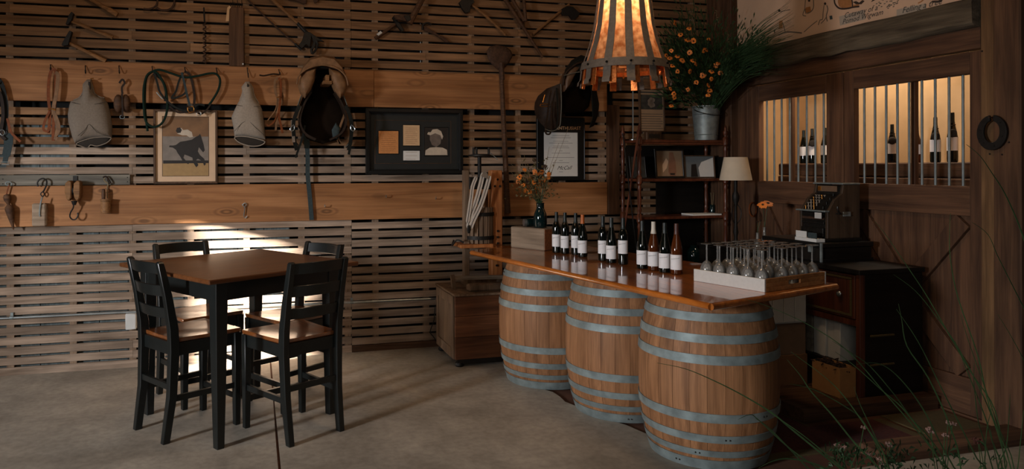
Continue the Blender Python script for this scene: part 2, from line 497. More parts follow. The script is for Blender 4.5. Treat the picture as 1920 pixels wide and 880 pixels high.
KIDS = {}
def copy_tree(o, parent=None):
    c = o.copy(); COL.objects.link(c)
    if parent is not None: c.parent = parent
    for ch in [x for x in bpy.data.objects if x.parent == o]:
        copy_tree(ch, c)
    return c

def text_part(p, name, body, mat, origin, xdir, ydir, size, shear=0.0, thick=0.0006, align='LEFT'):
    """flat lettering as mesh; origin = baseline start, xdir/ydir unit vectors"""
    cu = bpy.data.curves.new(name, 'FONT'); cu.body = body; cu.size = size; cu.shear = shear; cu.align_x = align; cu.resolution_u = 2
    cu.extrude = thick
    t = bpy.data.objects.new(name, cu); COL.objects.link(t)
    dg = bpy.context.evaluated_depsgraph_get()
    me = bpy.data.meshes.new_from_object(t.evaluated_get(dg))
    bpy.data.objects.remove(t); bpy.data.curves.remove(cu)
    x, y = Vector(xdir).normalized(), Vector(ydir).normalized()
    z = x.cross(y)
    mt = Matrix((x, y, z)).transposed().to_4x4()
    mt.translation = Vector(origin) - root_loc(p)
    me.transform(mt); me.materials.clear(); me.materials.append(M[mat])
    o = bpy.data.objects.new(name, me); COL.objects.link(o); o.parent = p
    return o
# ================================================================== THE ROOM
# ---- floor: two concrete slabs with a joint, red earth beyond
fl = structure('floor', (0, 0, 0))
JX = 0.136
rnd = random.Random(3)
b = B()
pts = [(-3.5, -1.0), (JX - 0.02, -1.0)]
for i in range(13):
    y = -1.0 + i * (5.94 + 1.0) / 12
    pts.append((JX - 0.006 + 0.02 * (y - 4) * 0.5 * 0.4 + rnd.uniform(-0.002, 0.002), y))
pts += [(-3.5, 5.94)]
b.prism([Vector((x, y, 0)) for x, y in pts], (0, 0, -0.1))
part(fl, 'slab', b, 'concrete', smooth=False)
b = B()
edge = [(2.75, -1.0), (2.72, 1.6), (2.66, 2.4), (2.5, 2.85), (2.36, 3.1), (2.24, 3.4), (2.16, 3.62), (2.13, 3.72), (2.10, 3.84), (2.0, 4.02), (1.98, 4.18), (1.935, 4.32), (1.945, 4.42), (1.94, 4.53), (1.84, 4.72), (1.86, 5.0), (2.2, 5.3), (2.25, 5.94)]
pts = []
for i in range(13):
    y = 5.94 - i * (6.94) / 12
    pts.append((JX + 0.006 + 0.02 * (y - 4) * 0.5 * 0.4 + rnd.uniform(-0.002, 0.002), y))
b.prism([Vector((x, y, 0)) for x, y in pts + edge], (0, 0, -0.1))
part(fl, 'slab', b, 'concrete', smooth=False)
b = B(); b.mm((-3.5, -1.0, -0.13), (4.9, 6.1, -0.012))
part(fl, 'earth_bed', b, 'earth', smooth=False)

# ---- back wall: slats nailed on battens, siding behind, two wide planks
wb = structure('wall_back', (0, YW, 0))
XL = -2.45
def slat_row(z, h, x0, x1, mat, joints, y=YW, t=0.02):
    xs = [x0] + [j for j in joints if x0 + 0.1 < j < x1 - 0.1] + [x1]
    for a, c in zip(xs[:-1], xs[1:]):
        dz = rnd.uniform(-0.002, 0.002); ty = rnd.uniform(-0.002, 0.003)
        bb = B(); bb.mm((a + 0.001, y + ty, z - h / 2 + dz), (c - 0.001, y + t + ty, z + h / 2 + dz + rnd.uniform(-0.002, 0.002)))
        part(wb, 'slat', bb, mat, smooth=False)
def xw(px): return onY(px, 300, YW).x
JOINT = xw(659)
studs = [xw(p) for p in (18, 136, 248, 357, 462, 565, 652, 704, 799, 885, 972, 1056, 1130, 1215, 1300)]
pick = lambda k: [studs[(k * 5 + 2) % 6], JOINT] + ([studs[8 + (k * 3) % 5]] if k % 2 else [studs[10 + (k * 2) % 4]])
# lower rows
for k in range(15):
    slat_row(0.026 + 0.0733 * k, 0.055, XL, JOINT, M['slat'], [studs[(k * 5 + 2) % 5]] if k % 3 else [])
    slat_row(0.082 + 0.0727 * k, 0.053, JOINT, 4.15, M['slat'], [studs[8 + (k * 3) % 6]] if k % 2 else [studs[11 + (k % 3)]])
# middle rows
for k in range(8):
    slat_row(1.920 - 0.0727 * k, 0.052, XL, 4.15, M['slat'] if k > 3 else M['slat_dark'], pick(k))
# upper rows
for k in range(12):
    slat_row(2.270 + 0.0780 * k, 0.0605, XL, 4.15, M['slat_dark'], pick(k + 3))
XR = xw(1150)
for k in range(4):
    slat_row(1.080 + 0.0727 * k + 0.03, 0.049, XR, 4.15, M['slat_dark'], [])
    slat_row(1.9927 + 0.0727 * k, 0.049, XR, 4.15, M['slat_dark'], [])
for i, x in enumerate(studs):
    bb = B(); bb.mm((x - 0.024, YW + 0.007, 0.0), (x + 0.024, YW + 0.05, 3.2))
    part(wb, 'batten', bb, 'batten', smooth=False)
for i in range(34):
    x0 = XL - 0.05 + i * 0.2
    if x0 > 4.2: break
    if x0 > 0.3: break
    bb = B(); bb.mm((x0 + 0.003, YW + 0.053, -0.01), (x0 + 0.197, YW + 0.073, 1.85 if x0 < -1.3 else 1.02))
    part(wb, 'siding_board', bb, 'siding', smooth=False)
bb = B(); bb.mm((XL - 0.1, YW + 0.137, -0.1), (4.4, YW + 0.16, 3.3)); part(wb, 'wall_backing', bb, pbr('gap_shade_black', (16, 16, 14), 0.95), smooth=False)  # black sheet added so the slat gaps read as deep shade
# wide planks
PT = 0.038
def plank(x0, x1, z0, z1, mat='plank', y=YW):
    bb = B(); bb.mm((x0, y - PT, z0), (x1, y - 0.003, z1)); return part(wb, 'plank', bb, mat, bevel=0.003, smooth=False)
plank(XL, xw(700), 1.991, 2.288); plank(xw(700) + 0.002, xw(1135), 1.991, 2.288)
plank(XL, xw(868), 1.078, 1.372); plank(xw(868) + 0.002, xw(1135), 1.078, 1.365)
# upright trim board on the right of the planks
bb = B(); bb.mm((xw(1136), YW - 0.05, 1.075), (xw(1157), YW - 0.003, 2.05)); part(wb, 'upright_board', bb, 'oldz', bevel=0.003, smooth=False)
bb = B(); bb.mm((JOINT, YW - 0.008, -0.02), (4.15, YW + 0.02, 0.052)); part(wb, 'kick_board', bb, 'old', smooth=False)
# grey tool rail over the lower plank on the left
bb = B(); a, c = W2(0, 347, 0.02), W2(244, 328, 0.02)
bb.mm((XL, YW - 0.026, 1.376), (c.x, YW - 0.003, 1.452)); part(wb, 'tool_rail', bb, 'plank_grey', bevel=0.002, smooth=False)
bb = B()
for px, py in ((5, 336), (239, 333), (239, 341), (5, 345)):
    p = W2(px, py, 0.027); bb.lathe([(0.004, -0.002), (0.004, 0.003)], p, 8, 'y')
part(wb, 'rail_bolt', bb, 'iron')

# ---- corner post and stall wall on the right
wr = structure('wall_right', (XW, 4.4, 0))
def RX(px): return onX(px, 300, XW).y
bb = B(); bb.mm((4.09, 5.58, -0.01), (4.30, YW - 0.001, 3.3)); part(wr, 'corner_post', bb, 'oldz', bevel=0.006, smooth=False)
bb = B(); bb.mm((XW - 0.012, 5.44, -0.01), (XW + 0.08, 5.579, 2.33)); part(wr, 'corner_board', bb, 'door_z', bevel=0.003, smooth=False)
# rough beam: irregular long prism
bb = B(); rings = []
for i in range(15):
    y = 3.345 + (5.575 - 3.345) * i / 14
    j = lambda s: rnd.uniform(-s, s)
    z0, z1 = 2.318 + j(0.012), 2.492 + j(0.004)
    rings.append([Vector((XW - 0.075 + j(0.008), y, z0 + 0.02)), Vector((XW - 0.055 + j(0.006), y, z0)), Vector((XW + 0.1, y, z0)), Vector((XW + 0.1, y, z1)), Vector((XW - 0.06 + j(0.005), y, z1)), Vector((XW - 0.08 + j(0.008), y, z1 - 0.025))])
bb.loft(rings); part(wr, 'beam', bb, 'beam', ang=50)
bb = B(); bb.mm((XW - 0.02, 3.345, 2.195), (XW + 0.06, 5.575, 2.322)); part(wr, 'header_board', bb, 'door_y', bevel=0.003, smooth=False)
bb = B(); bb.mm((XW + 0.02, 3.345, 2.48), (XW + 0.09, 5.575, 3.4)); part(wr, 'upper_panel', bb, 'door_y', smooth=False)
bb = B(); bb.mm((XW - 0.03, 3.25, -0.01), (XW + 0.1, 3.335, 3.4)); part(wr, 'jamb_board', bb, 'jamb', bevel=0.004, smooth=False)
bb = B(); bb.mm((XW - 0.05, 3.09, -0.01), (XW + 0.16, 3.247, 3.4)); part(wr, 'door_post', bb, 'oldz', bevel=0.008, smooth=False)
bb = B(); bb.mm((XW + 0.02, 3.0, 2.44), (XW + 0.9, 3.2, 2.62)); part(wr, 'front_beam', bb, 'old', bevel=0.006, smooth=False)
bb = B(); bb.mm((XW + 0.17, 3.02, -0.01), (XW + 1.2, 3.08, 2.44)); part(wr, 'front_board', bb, 'oldz', smooth=False)
bb = B()
for px, py in ((1856, 289), (1879, 290), (1892, 267), (1842, 96)):
    p = onX(px, py, XW - 0.051 if px > 1860 else XW - 0.031); bb.lathe([(0.005, -0.003), (0.005, 0.002)], p, 8, 'x')
part(wr, 'bolt_head', bb, 'iron')

# ---- stall doors with barred windows
ZB, ZT, ZM, ZTOP = 1.378, 2.053, 1.197, 2.19
def stall_door(name, y0, y1, wy0, wy1, bars, mull):
    d = structure(name, (XW, (y0 + y1) / 2, 0))
    X0, X1 = XW - 0.006, XW + 0.045
    def bx(n, a, c, mat, bv=0.003): 
        q = B(); q.mm(a, c); return part(d, n, q, mat, bevel=bv, smooth=False)
    bx('stile', (X0, y0 + 0.002, 0.0), (X1, wy0, ZTOP - 0.005), 'door_z')
    bx('stile', (X0, wy1, 0.0), (X1, y1 - 0.002, ZTOP - 0.005), 'door_z')
    bx('rail', (X0, wy0 + 0.001, ZT), (X1, wy1 - 0.001, ZTOP - 0.005), 'door_y')
    bx('rail', (X0, wy0 + 0.001, ZM), (X1, wy1 - 0.001, ZB), 'door_y')
    bx('rail', (X0, wy0 + 0.001, 0.0), (X1, wy1 - 0.001, 0.22), 'door_y')
    n = 6
    for i in range(n):
        ya = wy0 + (wy1 - wy0) * i / n; yb = wy0 + (wy1 - wy0) * (i + 1) / n
        bx('panel_board', (XW + 0.022, ya + 0.001, 0.2), (XW + 0.042, yb - 0.001, ZM + 0.01), 'door_z', 0.002)
    ym, zk = (wy0 + wy1) / 2, 0.70
    q = B(); q.bar((XW + 0.008, wy1 - 0.05, ZM - 0.03), (XW + 0.008, ym, zk - 0.02), 0.11, 0.026, (1, 0, 0)); part(d, 'brace', q, 'door_z', bevel=0.002, smooth=False)
    q = B(); q.bar((XW + 0.006, wy0 + 0.05, ZM - 0.03), (XW + 0.006, ym + 0.02, zk - 0.02), 0.11, 0.026, (1, 0, 0)); part(d, 'brace', q, 'door_z', bevel=0.002, smooth=False)
    q = B(); q.bar((XW + 0.007, wy1 - 0.05, 0.25), (XW + 0.007, ym, zk - 0.06), 0.11, 0.024, (1, 0, 0)); part(d, 'brace', q, 'door_z', bevel=0.002, smooth=False)
    q = B(); q.bar((XW + 0.007, wy0 + 0.05, 0.25), (XW + 0.007, ym, zk - 0.06), 0.11, 0.024, (1, 0, 0)); part(d, 'brace', q, 'door_z', bevel=0.002, smooth=False)
    for px in bars:
        y = onX(px, 250, XW + 0.02).y
        q = B(); q.tube([(XW + 0.02, y, ZB - 0.01), (XW + 0.02, y, ZT + 0.01)], 0.008, 10); part(d, 'bar', q, 'bar_steel')
    y = onX(mull, 250, XW + 0.09).y
    bx('mullion', (XW + 0.065, y - 0.016, ZB - 0.1), (XW + 0.1, y + 0.016, ZT + 0.1), 'door_z')
    return d
stall_door('door_1', 4.392, 5.44, 4.555, 5.31, (1425, 1438.5, 1452, 1466, 1481, 1497, 1513, 1529, 1545), 1487)
stall_door('door_2', 3.338, 4.388, 3.423, 4.300, (1621, 1641, 1662, 1683, 1705, 1729, 1754, 1780, 1806), 1717)

q = B(); q.mm((XW - 0.02, 3.336, -0.02), (XW + 0.12, 5.579, -0.001)); part(wr, 'door_sill', q, 'door_y', smooth=False)  # strip added under the doors to stop stall light leaking out
# ---- inside the stall: plaster, a ledge of old beams
wi = structure('wall_stall', (5.0, 4.4, 0))
q = B(); q.mm((5.02, 3.2, -0.01), (5.1, 6.1, 3.4)); part(wi, 'plaster_face', q, 'plaster', smooth=False)
q = B(); q.mm((4.20, 6.0, -0.01), (5.02, 6.08, 3.4)); part(wi, 'plaster_face', q, 'plaster', smooth=False)
q = B(); q.mm((4.3, 3.2, -0.01), (5.02, 3.26, 3.4)); part(wi, 'plaster_face', q, 'plaster', smooth=False)
q = B(); q.mm((4.262, 3.2, 3.0), (5.05, 6.08, 3.06)); part(wi, 'stall_ceiling', q, 'door_y', smooth=False)
YL1 = onX(1458, 300, 4.62).y
for i, (z0, z1) in enumerate(((1.30, 1.415), (1.42, 1.525))):
    q = B(); q.mm((4.62 + 0.006 * i, 3.3, z0), (5.015, YL1, z1)); part(wi, 'ledge_beam', q, 'oldy', bevel=0.008, smooth=False)
q = B(); q.mm((4.66, 3.3, 0.0), (5.015, YL1 - 0.05, 1.298)); part(wi, 'ledge_base', q, 'oldy', smooth=False)
lamp('stall_lamp', 'AREA', (4.62, 4.7, 2.9), (4.8, 4.6, 1.6), 27, (1.0, 0.8, 0.6), shape='DISK', size=0.45)

# ---- unseen left wall, put in to cut the low sun to its window
wl = structure('wall_left', (-3.5, 4, 0))
YA, YB, ZA, ZC = 4.09, 4.41, 1.10, 2.03
for a, c in (((-3.6, 3.47, 0), (-3.5, YA, 4.2)), ((-3.6, YB, 0), (-3.5, 6.1, 4.2)), ((-3.6, YA, 0), (-3.5, YB, ZA)), ((-3.6, YA, ZC), (-3.5, YB, 4.2))):
    q = B(); q.mm(a, c); part(wl, 'wall_panel', q, 'oldz', smooth=False)
q = B(); q.mm((-3.6, -1.5, 2.05), (-3.5, 3.47, 4.2)); part(wl, 'wall_panel', q, 'oldz', smooth=False)  # unseen panel over the doorway, set low to shade the upper wall
ce = structure('ceiling', (0, 2, 4.2))
q = B(); q.mm((-3.6, -1.5, 4.2), (5.2, 6.1, 4.26)); part(ce, 'roof_deck', q, 'old', smooth=False)  # unseen roof, put in to block stray sun

# ---- threshold on the right, at the open front
sl = structure('trim_threshold', (3.75, 3.08, 0))
q = B(); rings = []
for i in range(9):
    x = 3.1 + 1.1 * i / 8
    j = rnd.uniform(-0.008, 0.008)
    rings.append([Vector((x, 3.0 + j, -0.012)), Vector((x, 3.0 + j, 0.03)), Vector((x, 3.03, 0.042 + j * 0.4)), Vector((x, 3.17 + j, 0.04)), Vector((x, 3.18, -0.012))])
q.loft(rings); part(sl, 'sill_beam', q, 'old', ang=50)
q = B(); q.mm((2.7, 1.0, -0.1), (5.0, 2.99, -0.004)); part(sl, 'sill_slab', q, 'concrete', smooth=False)
# ================================================================== TABLE AND CHAIRS
F_, L_, R_ = onZ(392.5, 526, 0.925), onZ(225, 492.5, 0.925), onZ(671, 491, 0.925)
TCX, TCY = (L_.x + R_.x) / 2, (L_.y + R_.y) / 2
ta = R(32.4)
tb = thing('pub_table', 'square counter-height table with brown top and tapered black legs', 'table', (0, 0, 0))
q = B(); q.mm((-0.50, -0.53, 0.90), (0.50, 0.53, 0.925)); part(tb, 'tabletop', q, 'table_top', bevel=0.005, smooth=False)
for (a, c) in (((-0.40, -0.435, 0.79), (0.40, -0.41, 0.90)), ((-0.40, 0.41, 0.79), (0.40, 0.435, 0.90)), ((-0.405, -0.41, 0.79), (-0.38, 0.41, 0.90)), ((0.38, -0.41, 0.79), (0.405, 0.41, 0.90))):
    q = B(); q.mm(a, c); part(tb, 'apron', q, 'black', bevel=0.002, smooth=False)
for sx in (-1, 1):
    for sy in (-1, 1):
        q = B(); x, y = sx * 0.375, sy * 0.405
        def sq(z, w): return [Vector((x + a * w, y + c * w, z)) for a, c in ((-1, -1), (1, -1), (1, 1), (-1, 1))]
        q.loft([sq(0, 0.022), sq(0.45, 0.031), sq(0.78, 0.036), sq(0.90, 0.036)]); part(tb, 'leg', q, 'black', bevel=0.003, smooth=False)
tb.location = (TCX, TCY, 0); tb.rotation_euler = (0, 0, ta)

def make_chair():
    t = thing('counter_chair', 'x', 'chair')
    # seat, slightly dished
    q = B(); n = 9; top = []; bot = []
    for i in range(n):
        for j in range(n):
            u, v = i / (n - 1) * 2 - 1, j / (n - 1) * 2 - 1
            wdt = 0.195 + 0.012 * v
            dish = -0.010 * max(0, 1 - (u * u * 0.8 + (v + 0.1) ** 2 * 0.8))
            top.append(Vector((u * wdt, v * 0.20 + 0.012, 0.565 + dish)))
            bot.append(Vector((u * (wdt - 0.004), v * 0.196 + 0.012, 0.540)))
    fs = []; o = n * n
    for i in range(n - 1):
        for j in range(n - 1):
            k = i * n + j
            fs.append((k, k + n, k + n + 1, k + 1)); fs.append((o + k, o + k + 1, o + k + n + 1, o + k + n))
    rim = [i * n for i in range(n)] + [(n - 1) * n + j for j in range(1, n)] + [i * n + n - 1 for i in range(n - 2, -1, -1)] + [j for j in range(n - 2, 0, -1)]
    for a, c in zip(rim, rim[1:] + rim[:1]): fs.append((a, c, c + o, a + o))
    q.add(top + bot, fs); part(t, 'seat', q, 'seat', bevel=0.004)
    # back posts: kicked back at the foot, raked above the seat
    for s in (-1, 1):
        q = B(); rings = []
        for z, y, w, d in ((0, -0.235, 0.017, 0.020), (0.25, -0.200, 0.019, 0.024), (0.5, -0.190, 0.020, 0.027), (0.62, -0.195, 0.020, 0.026), (0.80, -0.225, 0.018, 0.022), (0.985, -0.268, 0.016, 0.018), (0.995, -0.268, 0.010, 0.012)):
            x = s * (0.165 + 0.01 * min(1, z / 0.5))
            rings.append([Vector((x + a * w, y + c * d, z)) for a, c in ((-1, -1), (1, -1), (1, 1), (-1, 1))])
        q.loft(rings); part(t, 'back_post', q, 'black', bevel=0.003, ang=25)
        q = B(); rings = []
        for z, w in ((0, 0.0165), (0.3, 0.020), (0.54, 0.022)):
            x, y = s * (0.185 + 0.004 * (1 - z)), 0.19
            rings.append([Vector((x + a * w, y + c * w, z)) for a, c in ((-1, -1), (1, -1), (1, 1), (-1, 1))])
        q.loft(rings); part(t, 'front_leg', q, 'black', bevel=0.003, ang=25)
        q = B(); q.bar((s * 0.178, -0.185, 0.505), (s * 0.185, 0.19, 0.505), 0.02, 0.07); part(t, 'apron', q, 'black', smooth=False)
        q = B(); q.bar((s * 0.172, -0.20, 0.235), (s * 0.187, 0.19, 0.235), 0.018, 0.032); part(t, 'stretcher', q, 'black', smooth=False)
    q = B(); q.bar((-0.185, 0.19, 0.505), (0.185, 0.19, 0.505), 0.02, 0.07); part(t, 'apron', q, 'black', smooth=False)
    q = B(); q.bar((-0.18, -0.185, 0.505), (0.18, -0.185, 0.505), 0.02, 0.07); part(t, 'apron', q, 'black', smooth=False)
    q = B(); q.bar((-0.187, 0.19, 0.17), (0.187, 0.19, 0.17), 0.018, 0.035); part(t, 'stretcher', q, 'black', smooth=False)
    q = B(); q.bar((-0.17, -0.205, 0.30), (0.17, -0.205, 0.30), 0.018, 0.032); part(t, 'stretcher', q, 'black', smooth=False)
    # bowed ladder slats
    for z0, z1, bow in ((0.925, 0.985, 0.030), (0.80, 0.862, 0.028), (0.675, 0.735, 0.024)):
        q = B(); rings = []
        for i in range(9):
            u = i / 8 * 2 - 1; x = u * 0.165
            def yy(z): return -0.19 - max(0, z - 0.6) * 0.205 - bow * (1 - u * u)
            zz1 = z1 + (0.004 * (1 - u * u) if z0 > 0.9 else 0)
            rings.append([Vector((x, yy(z0) - 0.008, z0)), Vector((x, yy(z0) + 0.008, z0)), Vector((x, yy(z1) + 0.008, zz1)), Vector((x, yy(z1) - 0.008, zz1))])
        q.loft(rings); part(t, 'back_slat', q, 'black', bevel=0.002, ang=30)
    return t
ch0 = make_chair()
chairs = [
    ((0.23, 4.31), 29.4, 'black ladder-back counter chair turned away, nearest to the three barrels'),
    ((-0.345, 4.51), -57.2, 'black ladder-back counter chair on the left of the square table, bright seat'),
    ((-0.33, 5.07), 209.4, 'black ladder-back counter chair behind the table, under the framed horse print'),
    ((0.25, 4.82), 122.8, 'black ladder-back counter chair behind the table, by its far right edge'),
]
for i, ((x, y), a, lab) in enumerate(chairs):
    c = ch0 if i == 0 else copy_tree(ch0)
    c.location = (x, y, 0); c.rotation_euler = (0, 0, R(a)); c['label'] = lab; c['group'] = 'chairs around the square table'

# ================================================================== BARRELS
BH = 0.83
def brad(z):
    u = (z - BH / 2) / (BH / 2)
    return 0.292 + 0.063 * (1 - abs(u) ** 2.2)
def make_barrel():
    t = thing('wine_barrel', 'x', 'barrel')
    NS = 26
    for i in range(NS):
        a0, a1 = 2 * math.pi * i / NS + 0.0022, 2 * math.pi * (i + 1) / NS - 0.0022
        q = B(); rings = []
        for k in range(11):
            z = BH * k / 10; r = brad(z) + rnd.uniform(-0.0006, 0.0006)
            am = (a0 + a1) / 2
            rings.append([Vector((r * math.cos(a0), r * math.sin(a0), z)), Vector(((r + 0.002) * math.cos(am), (r + 0.002) * math.sin(am), z)), Vector((r * math.cos(a1), r * math.sin(a1), z)),
                          Vector(((r - 0.026) * math.cos(a1), (r - 0.026) * math.sin(a1), z)), Vector(((r - 0.026) * math.cos(a0), (r - 0.026) * math.sin(a0), z))])
        q.loft(rings); part(t, 'stave', q, 'oak', ang=30)
    for z, h in ((0.027, 0.052), (0.088, 0.032), (0.166, 0.038), (0.272, 0.044), (0.556, 0.044), (0.655, 0.040), (0.757, 0.040)):
        q = B(); rings = []
        for dz, off in ((-h / 2, -0.001), (-h / 2, 0.0045), (h / 2, 0.0045), (h / 2, -0.001)):
            r = brad(z + dz) + off + 0.002
            rings.append([Vector((r * math.cos(2 * math.pi * j / 72), r * math.sin(2 * math.pi * j / 72), z + dz)) for j in range(72)])
        q.loft(rings, cap=False); hp = part(t, 'hoop', q, 'hoop', ang=30)
        r = brad(z) + 0.007; an = R(200 + 31 * z * 10)
        qq = B()
        for da in (-0.03, 0.03): qq.lathe([(0.0045, -0.002), (0.003, 0.003)], (r * math.cos(an + da), r * math.sin(an + da), z), 7, 'x')
        part(hp, 'rivet', qq, 'iron')
    q = B(); q.lathe([(0.262, 0.785), (0.262, 0.805)], seg=40); part(t, 'barrel_head', q, 'oak_top')
    return t
bar0 = make_barrel()
for i, ((x, y), a, lab) in enumerate([((2.346, 3.406), 0, 'oak wine barrel with steel hoops under the near end of the counter'),
                                      ((2.245, 4.13), 40, 'oak wine barrel with steel hoops under the counter, middle of three'),
                                      ((2.050, 4.85), 95, 'oak wine barrel with steel hoops beside the wooden press crate')]):
    c = bar0 if i == 0 else copy_tree(bar0)
    c.location = (x, y, 0); c.rotation_euler = (0, 0, R(a)); c['label'] = lab; c['group'] = 'barrels carrying the counter'

# ================================================================== COUNTER
ZC_ = 0.865
cA, cB, cC = onZ(884, 470, ZC_), onZ(1332, 569, ZC_), onZ(1567, 532, ZC_)
cD = onZ(1180, 475, ZC_); cE = onZ(1317, 494, ZC_)
dirr = (cD - cC)
cD2 = Vector((2.56, 5.58, ZC_))
ct = thing('bar_counter', 'long varnished orange-brown plank counter resting on three barrels', 'counter', ((cA + cC) / 2 - Vector((0, 0, 0.034)))[:])
# glued boards running the length of the counter; the far end is cut on a slant
NB = 5
cA2 = onZ(937, 461, ZC_)
for i in range(NB):
    def mix(p, r, t): return p * (1 - t) + r * t
    def far(t):
        return mix(cA, cA2, t / 0.4) if t < 0.4 else mix(cA2, cD2, (t - 0.4) / 0.6)
    t0, t1 = i / NB, (i + 1) / NB
    P = [far(t0), mix(cB, cC, t0), mix(cB, cC, t1), far(t1)]
    q = B(); q.prism(P, (0, 0, -0.034)); part(ct, 'counter_board', q, 'counter', smooth=False)
# rounded nosing along the front and the near end
q = B(); d_ = Vector((0, 0, -0.017)); q.tube([cA + d_, cB + d_], 0.0172, 10); part(ct, 'front_nosing', q, 'counter')
q = B(); q.tube([cB + d_, cC + d_], 0.0172, 10); part(ct, 'end_nosing', q, 'counter')
# ================================================================== THINGS HUNG ON THE SLATTED WALL
def wpts(pts, off): return [W2(x, y, off) for x, y in pts]
def spath(pts, off, sub=4, closed=False):
    """pixel path on the wall; a third value overrides the stand-off"""
    return smooth_pts([W2(p[0], p[1], p[2] if len(p) > 2 else off) for p in pts], sub, closed)
NRM = (0, -1, 0)

def hook_on(t, px, py, off=PT, drop=10, mat='iron', name='hook'):
    """small iron hook screwed into the plank"""
    a = W2(px, py, off - 0.004)
    s_ = 1 / 245.0
    q = B(); q.tube(smooth_pts([a, a + Vector((0, -0.012, 0)), a + Vector((0.004, -0.022, -drop * s_ * 0.5)), a + Vector((0.008, -0.034, -drop * s_)), a + Vector((0.008, -0.050, -drop * s_ * 0.95)), a + Vector((0.008, -0.056, -drop * s_ * 0.6))], 3), 0.0035, 6)
    q.lathe([(0.006, -0.003), (0.006, 0.0)], a, 8, 'y')
    return part(t, name, q, mat)
def wthing(name, label, cat, px, py, off=0.02, group=None):
    return thing(name, label, cat, W2(px, py, off)[:], group)
def strap(t, name, pts, off, wd, th=0.004, mat='leather', sub=4, n=NRM):
    q = B(); q.ribbon(spath(pts, off, sub), wd, th, n); return part(t, name, q, mat)
def cord(t, name, pts, off, r, mat, sub=5, closed=False, seg=7):
    q = B(); q.tube(spath(pts, off, sub, closed), r, seg, closed); return part(t, name, q, mat)

# ---- harness at the left edge
t = wthing('harness_strap', 'dark leather harness strap with grey-blue web end at the left edge', 'harness', 8, 150, 0.05)
hook_on(t, 2, 148)
strap(t, 'strap', [(-14, 150), (0, 152), (8, 175), (12, 205), (10, 240), (14, 258)], 0.075, 0.03, mat='leather_black')
strap(t, 'strap', [(-10, 160), (2, 180), (6, 215), (2, 250), (10, 262)], 0.095, 0.022, mat='leather_dark')
strap(t, 'web_end', [(16, 250), (16, 268), (12, 290), (9, 306)], 0.08, [0.058] * 5 + [0.052] * 4 + [0.032] * 4, 0.006, 'web_blue')
strap(t, 'tail', [(14, 222), (20, 246), (30, 258), (39, 266)], 0.09, 0.016, mat='leather')
cord(t, 'buckle', [(3, 304), (17, 304), (17, 309), (3, 309)], 0.085, 0.003, 'zinc', 1, True)
cord(t, 'ring', [(-2, 246), (6, 244), (9, 250), (4, 254)], 0.10, 0.003, 'steel', 3, True)

# ---- folded brown halter
t = wthing('leather_halter', 'folded brown leather halter hanging left of the larger canvas boot', 'halter', 100, 130, 0.06)
hook_on(t, 96, 122)
strap(t, 'strap', [(91, 250, 0.07), (94, 215, 0.075), (91, 180, 0.075), (93, 145, 0.075), (99, 130, 0.08), (105, 136, 0.085), (105, 165, 0.085), (103, 200, 0.08), (100, 245, 0.08), (100, 264, 0.075)], 0.07, 0.02, mat='leather')
strap(t, 'strap', [(104, 136, 0.09), (109, 142, 0.09), (106, 175, 0.095), (101, 205, 0.09), (108, 238, 0.09), (104, 262, 0.085)], 0.09, 0.024, mat='leather_tan')
strap(t, 'loop', [(94, 208), (84, 228), (82, 243), (90, 246), (95, 236)], 0.085, 0.016, mat='leather')
strap(t, 'loop', [(102, 210), (110, 230), (111, 246), (104, 256)], 0.1, 0.016, mat='leather_tan')
cord(t, 'keeper', [(90, 205), (98, 204), (104, 207)], 0.1, 0.004, 'brass', 3)

# ---- canvas boots
def canvas_boot(name, label, outline, mouth, neckL, neckR, mat, px, py, seams):
    t = wthing(name, label, 'hoof boot', px, py, 0.06, None)
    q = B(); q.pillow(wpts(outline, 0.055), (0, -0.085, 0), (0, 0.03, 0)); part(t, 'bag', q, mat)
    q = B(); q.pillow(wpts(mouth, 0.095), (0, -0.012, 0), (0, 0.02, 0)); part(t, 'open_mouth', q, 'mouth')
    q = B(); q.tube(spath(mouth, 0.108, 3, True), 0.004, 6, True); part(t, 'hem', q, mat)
    for nk in (neckL, neckR): cord(t, 'neck_binding', nk, 0.075, 0.0045, mat)
    for sm in seams: cord(t, 'seam', sm, 0.135, 0.0016, 'mouth', 3)
    return t
t = canvas_boot('canvas_boot', 'larger grey canvas boot hung from the upper plank, left of the small pulley',
    [(164, 149), (172, 149), (175, 162), (177, 174), (184, 181), (196, 184), (203, 195), (208, 215), (211, 240), (210, 258), (196, 261), (176, 260), (160, 263), (142, 271), (136, 258), (129, 230), (128, 215), (131, 198), (134, 190), (146, 186), (155, 180), (157, 168), (157, 157)],
    [(143, 270), (158, 263), (180, 258), (208, 258), (200, 268), (182, 274), (170, 272), (164, 278), (152, 274)],
    [(166, 150), (160, 158), (158, 168), (150, 182), (138, 188)], [(169, 150), (174, 162), (178, 175), (188, 182), (196, 184)], 'canvas', 167, 140,
    [[(134, 192), (165, 197), (200, 191)], [(146, 255), (160, 243), (168, 233), (182, 248), (206, 256)], [(166, 182), (165, 198)]])
q = B(); q.pillow(wpts([(166, 153), (170, 154), (171, 166), (168, 180), (165, 170)], 0.115), (0, -0.006, 0), (0, 0.01, 0)); part(t, 'neck_slit', q, 'mouth')  # dark pad painted as the shade in the slit
hook_on(t, 161, 124, drop=14); cord(t, 'hook_tip', [(170, 148), (176, 147)], 0.09, 0.004, 'brass', 2)
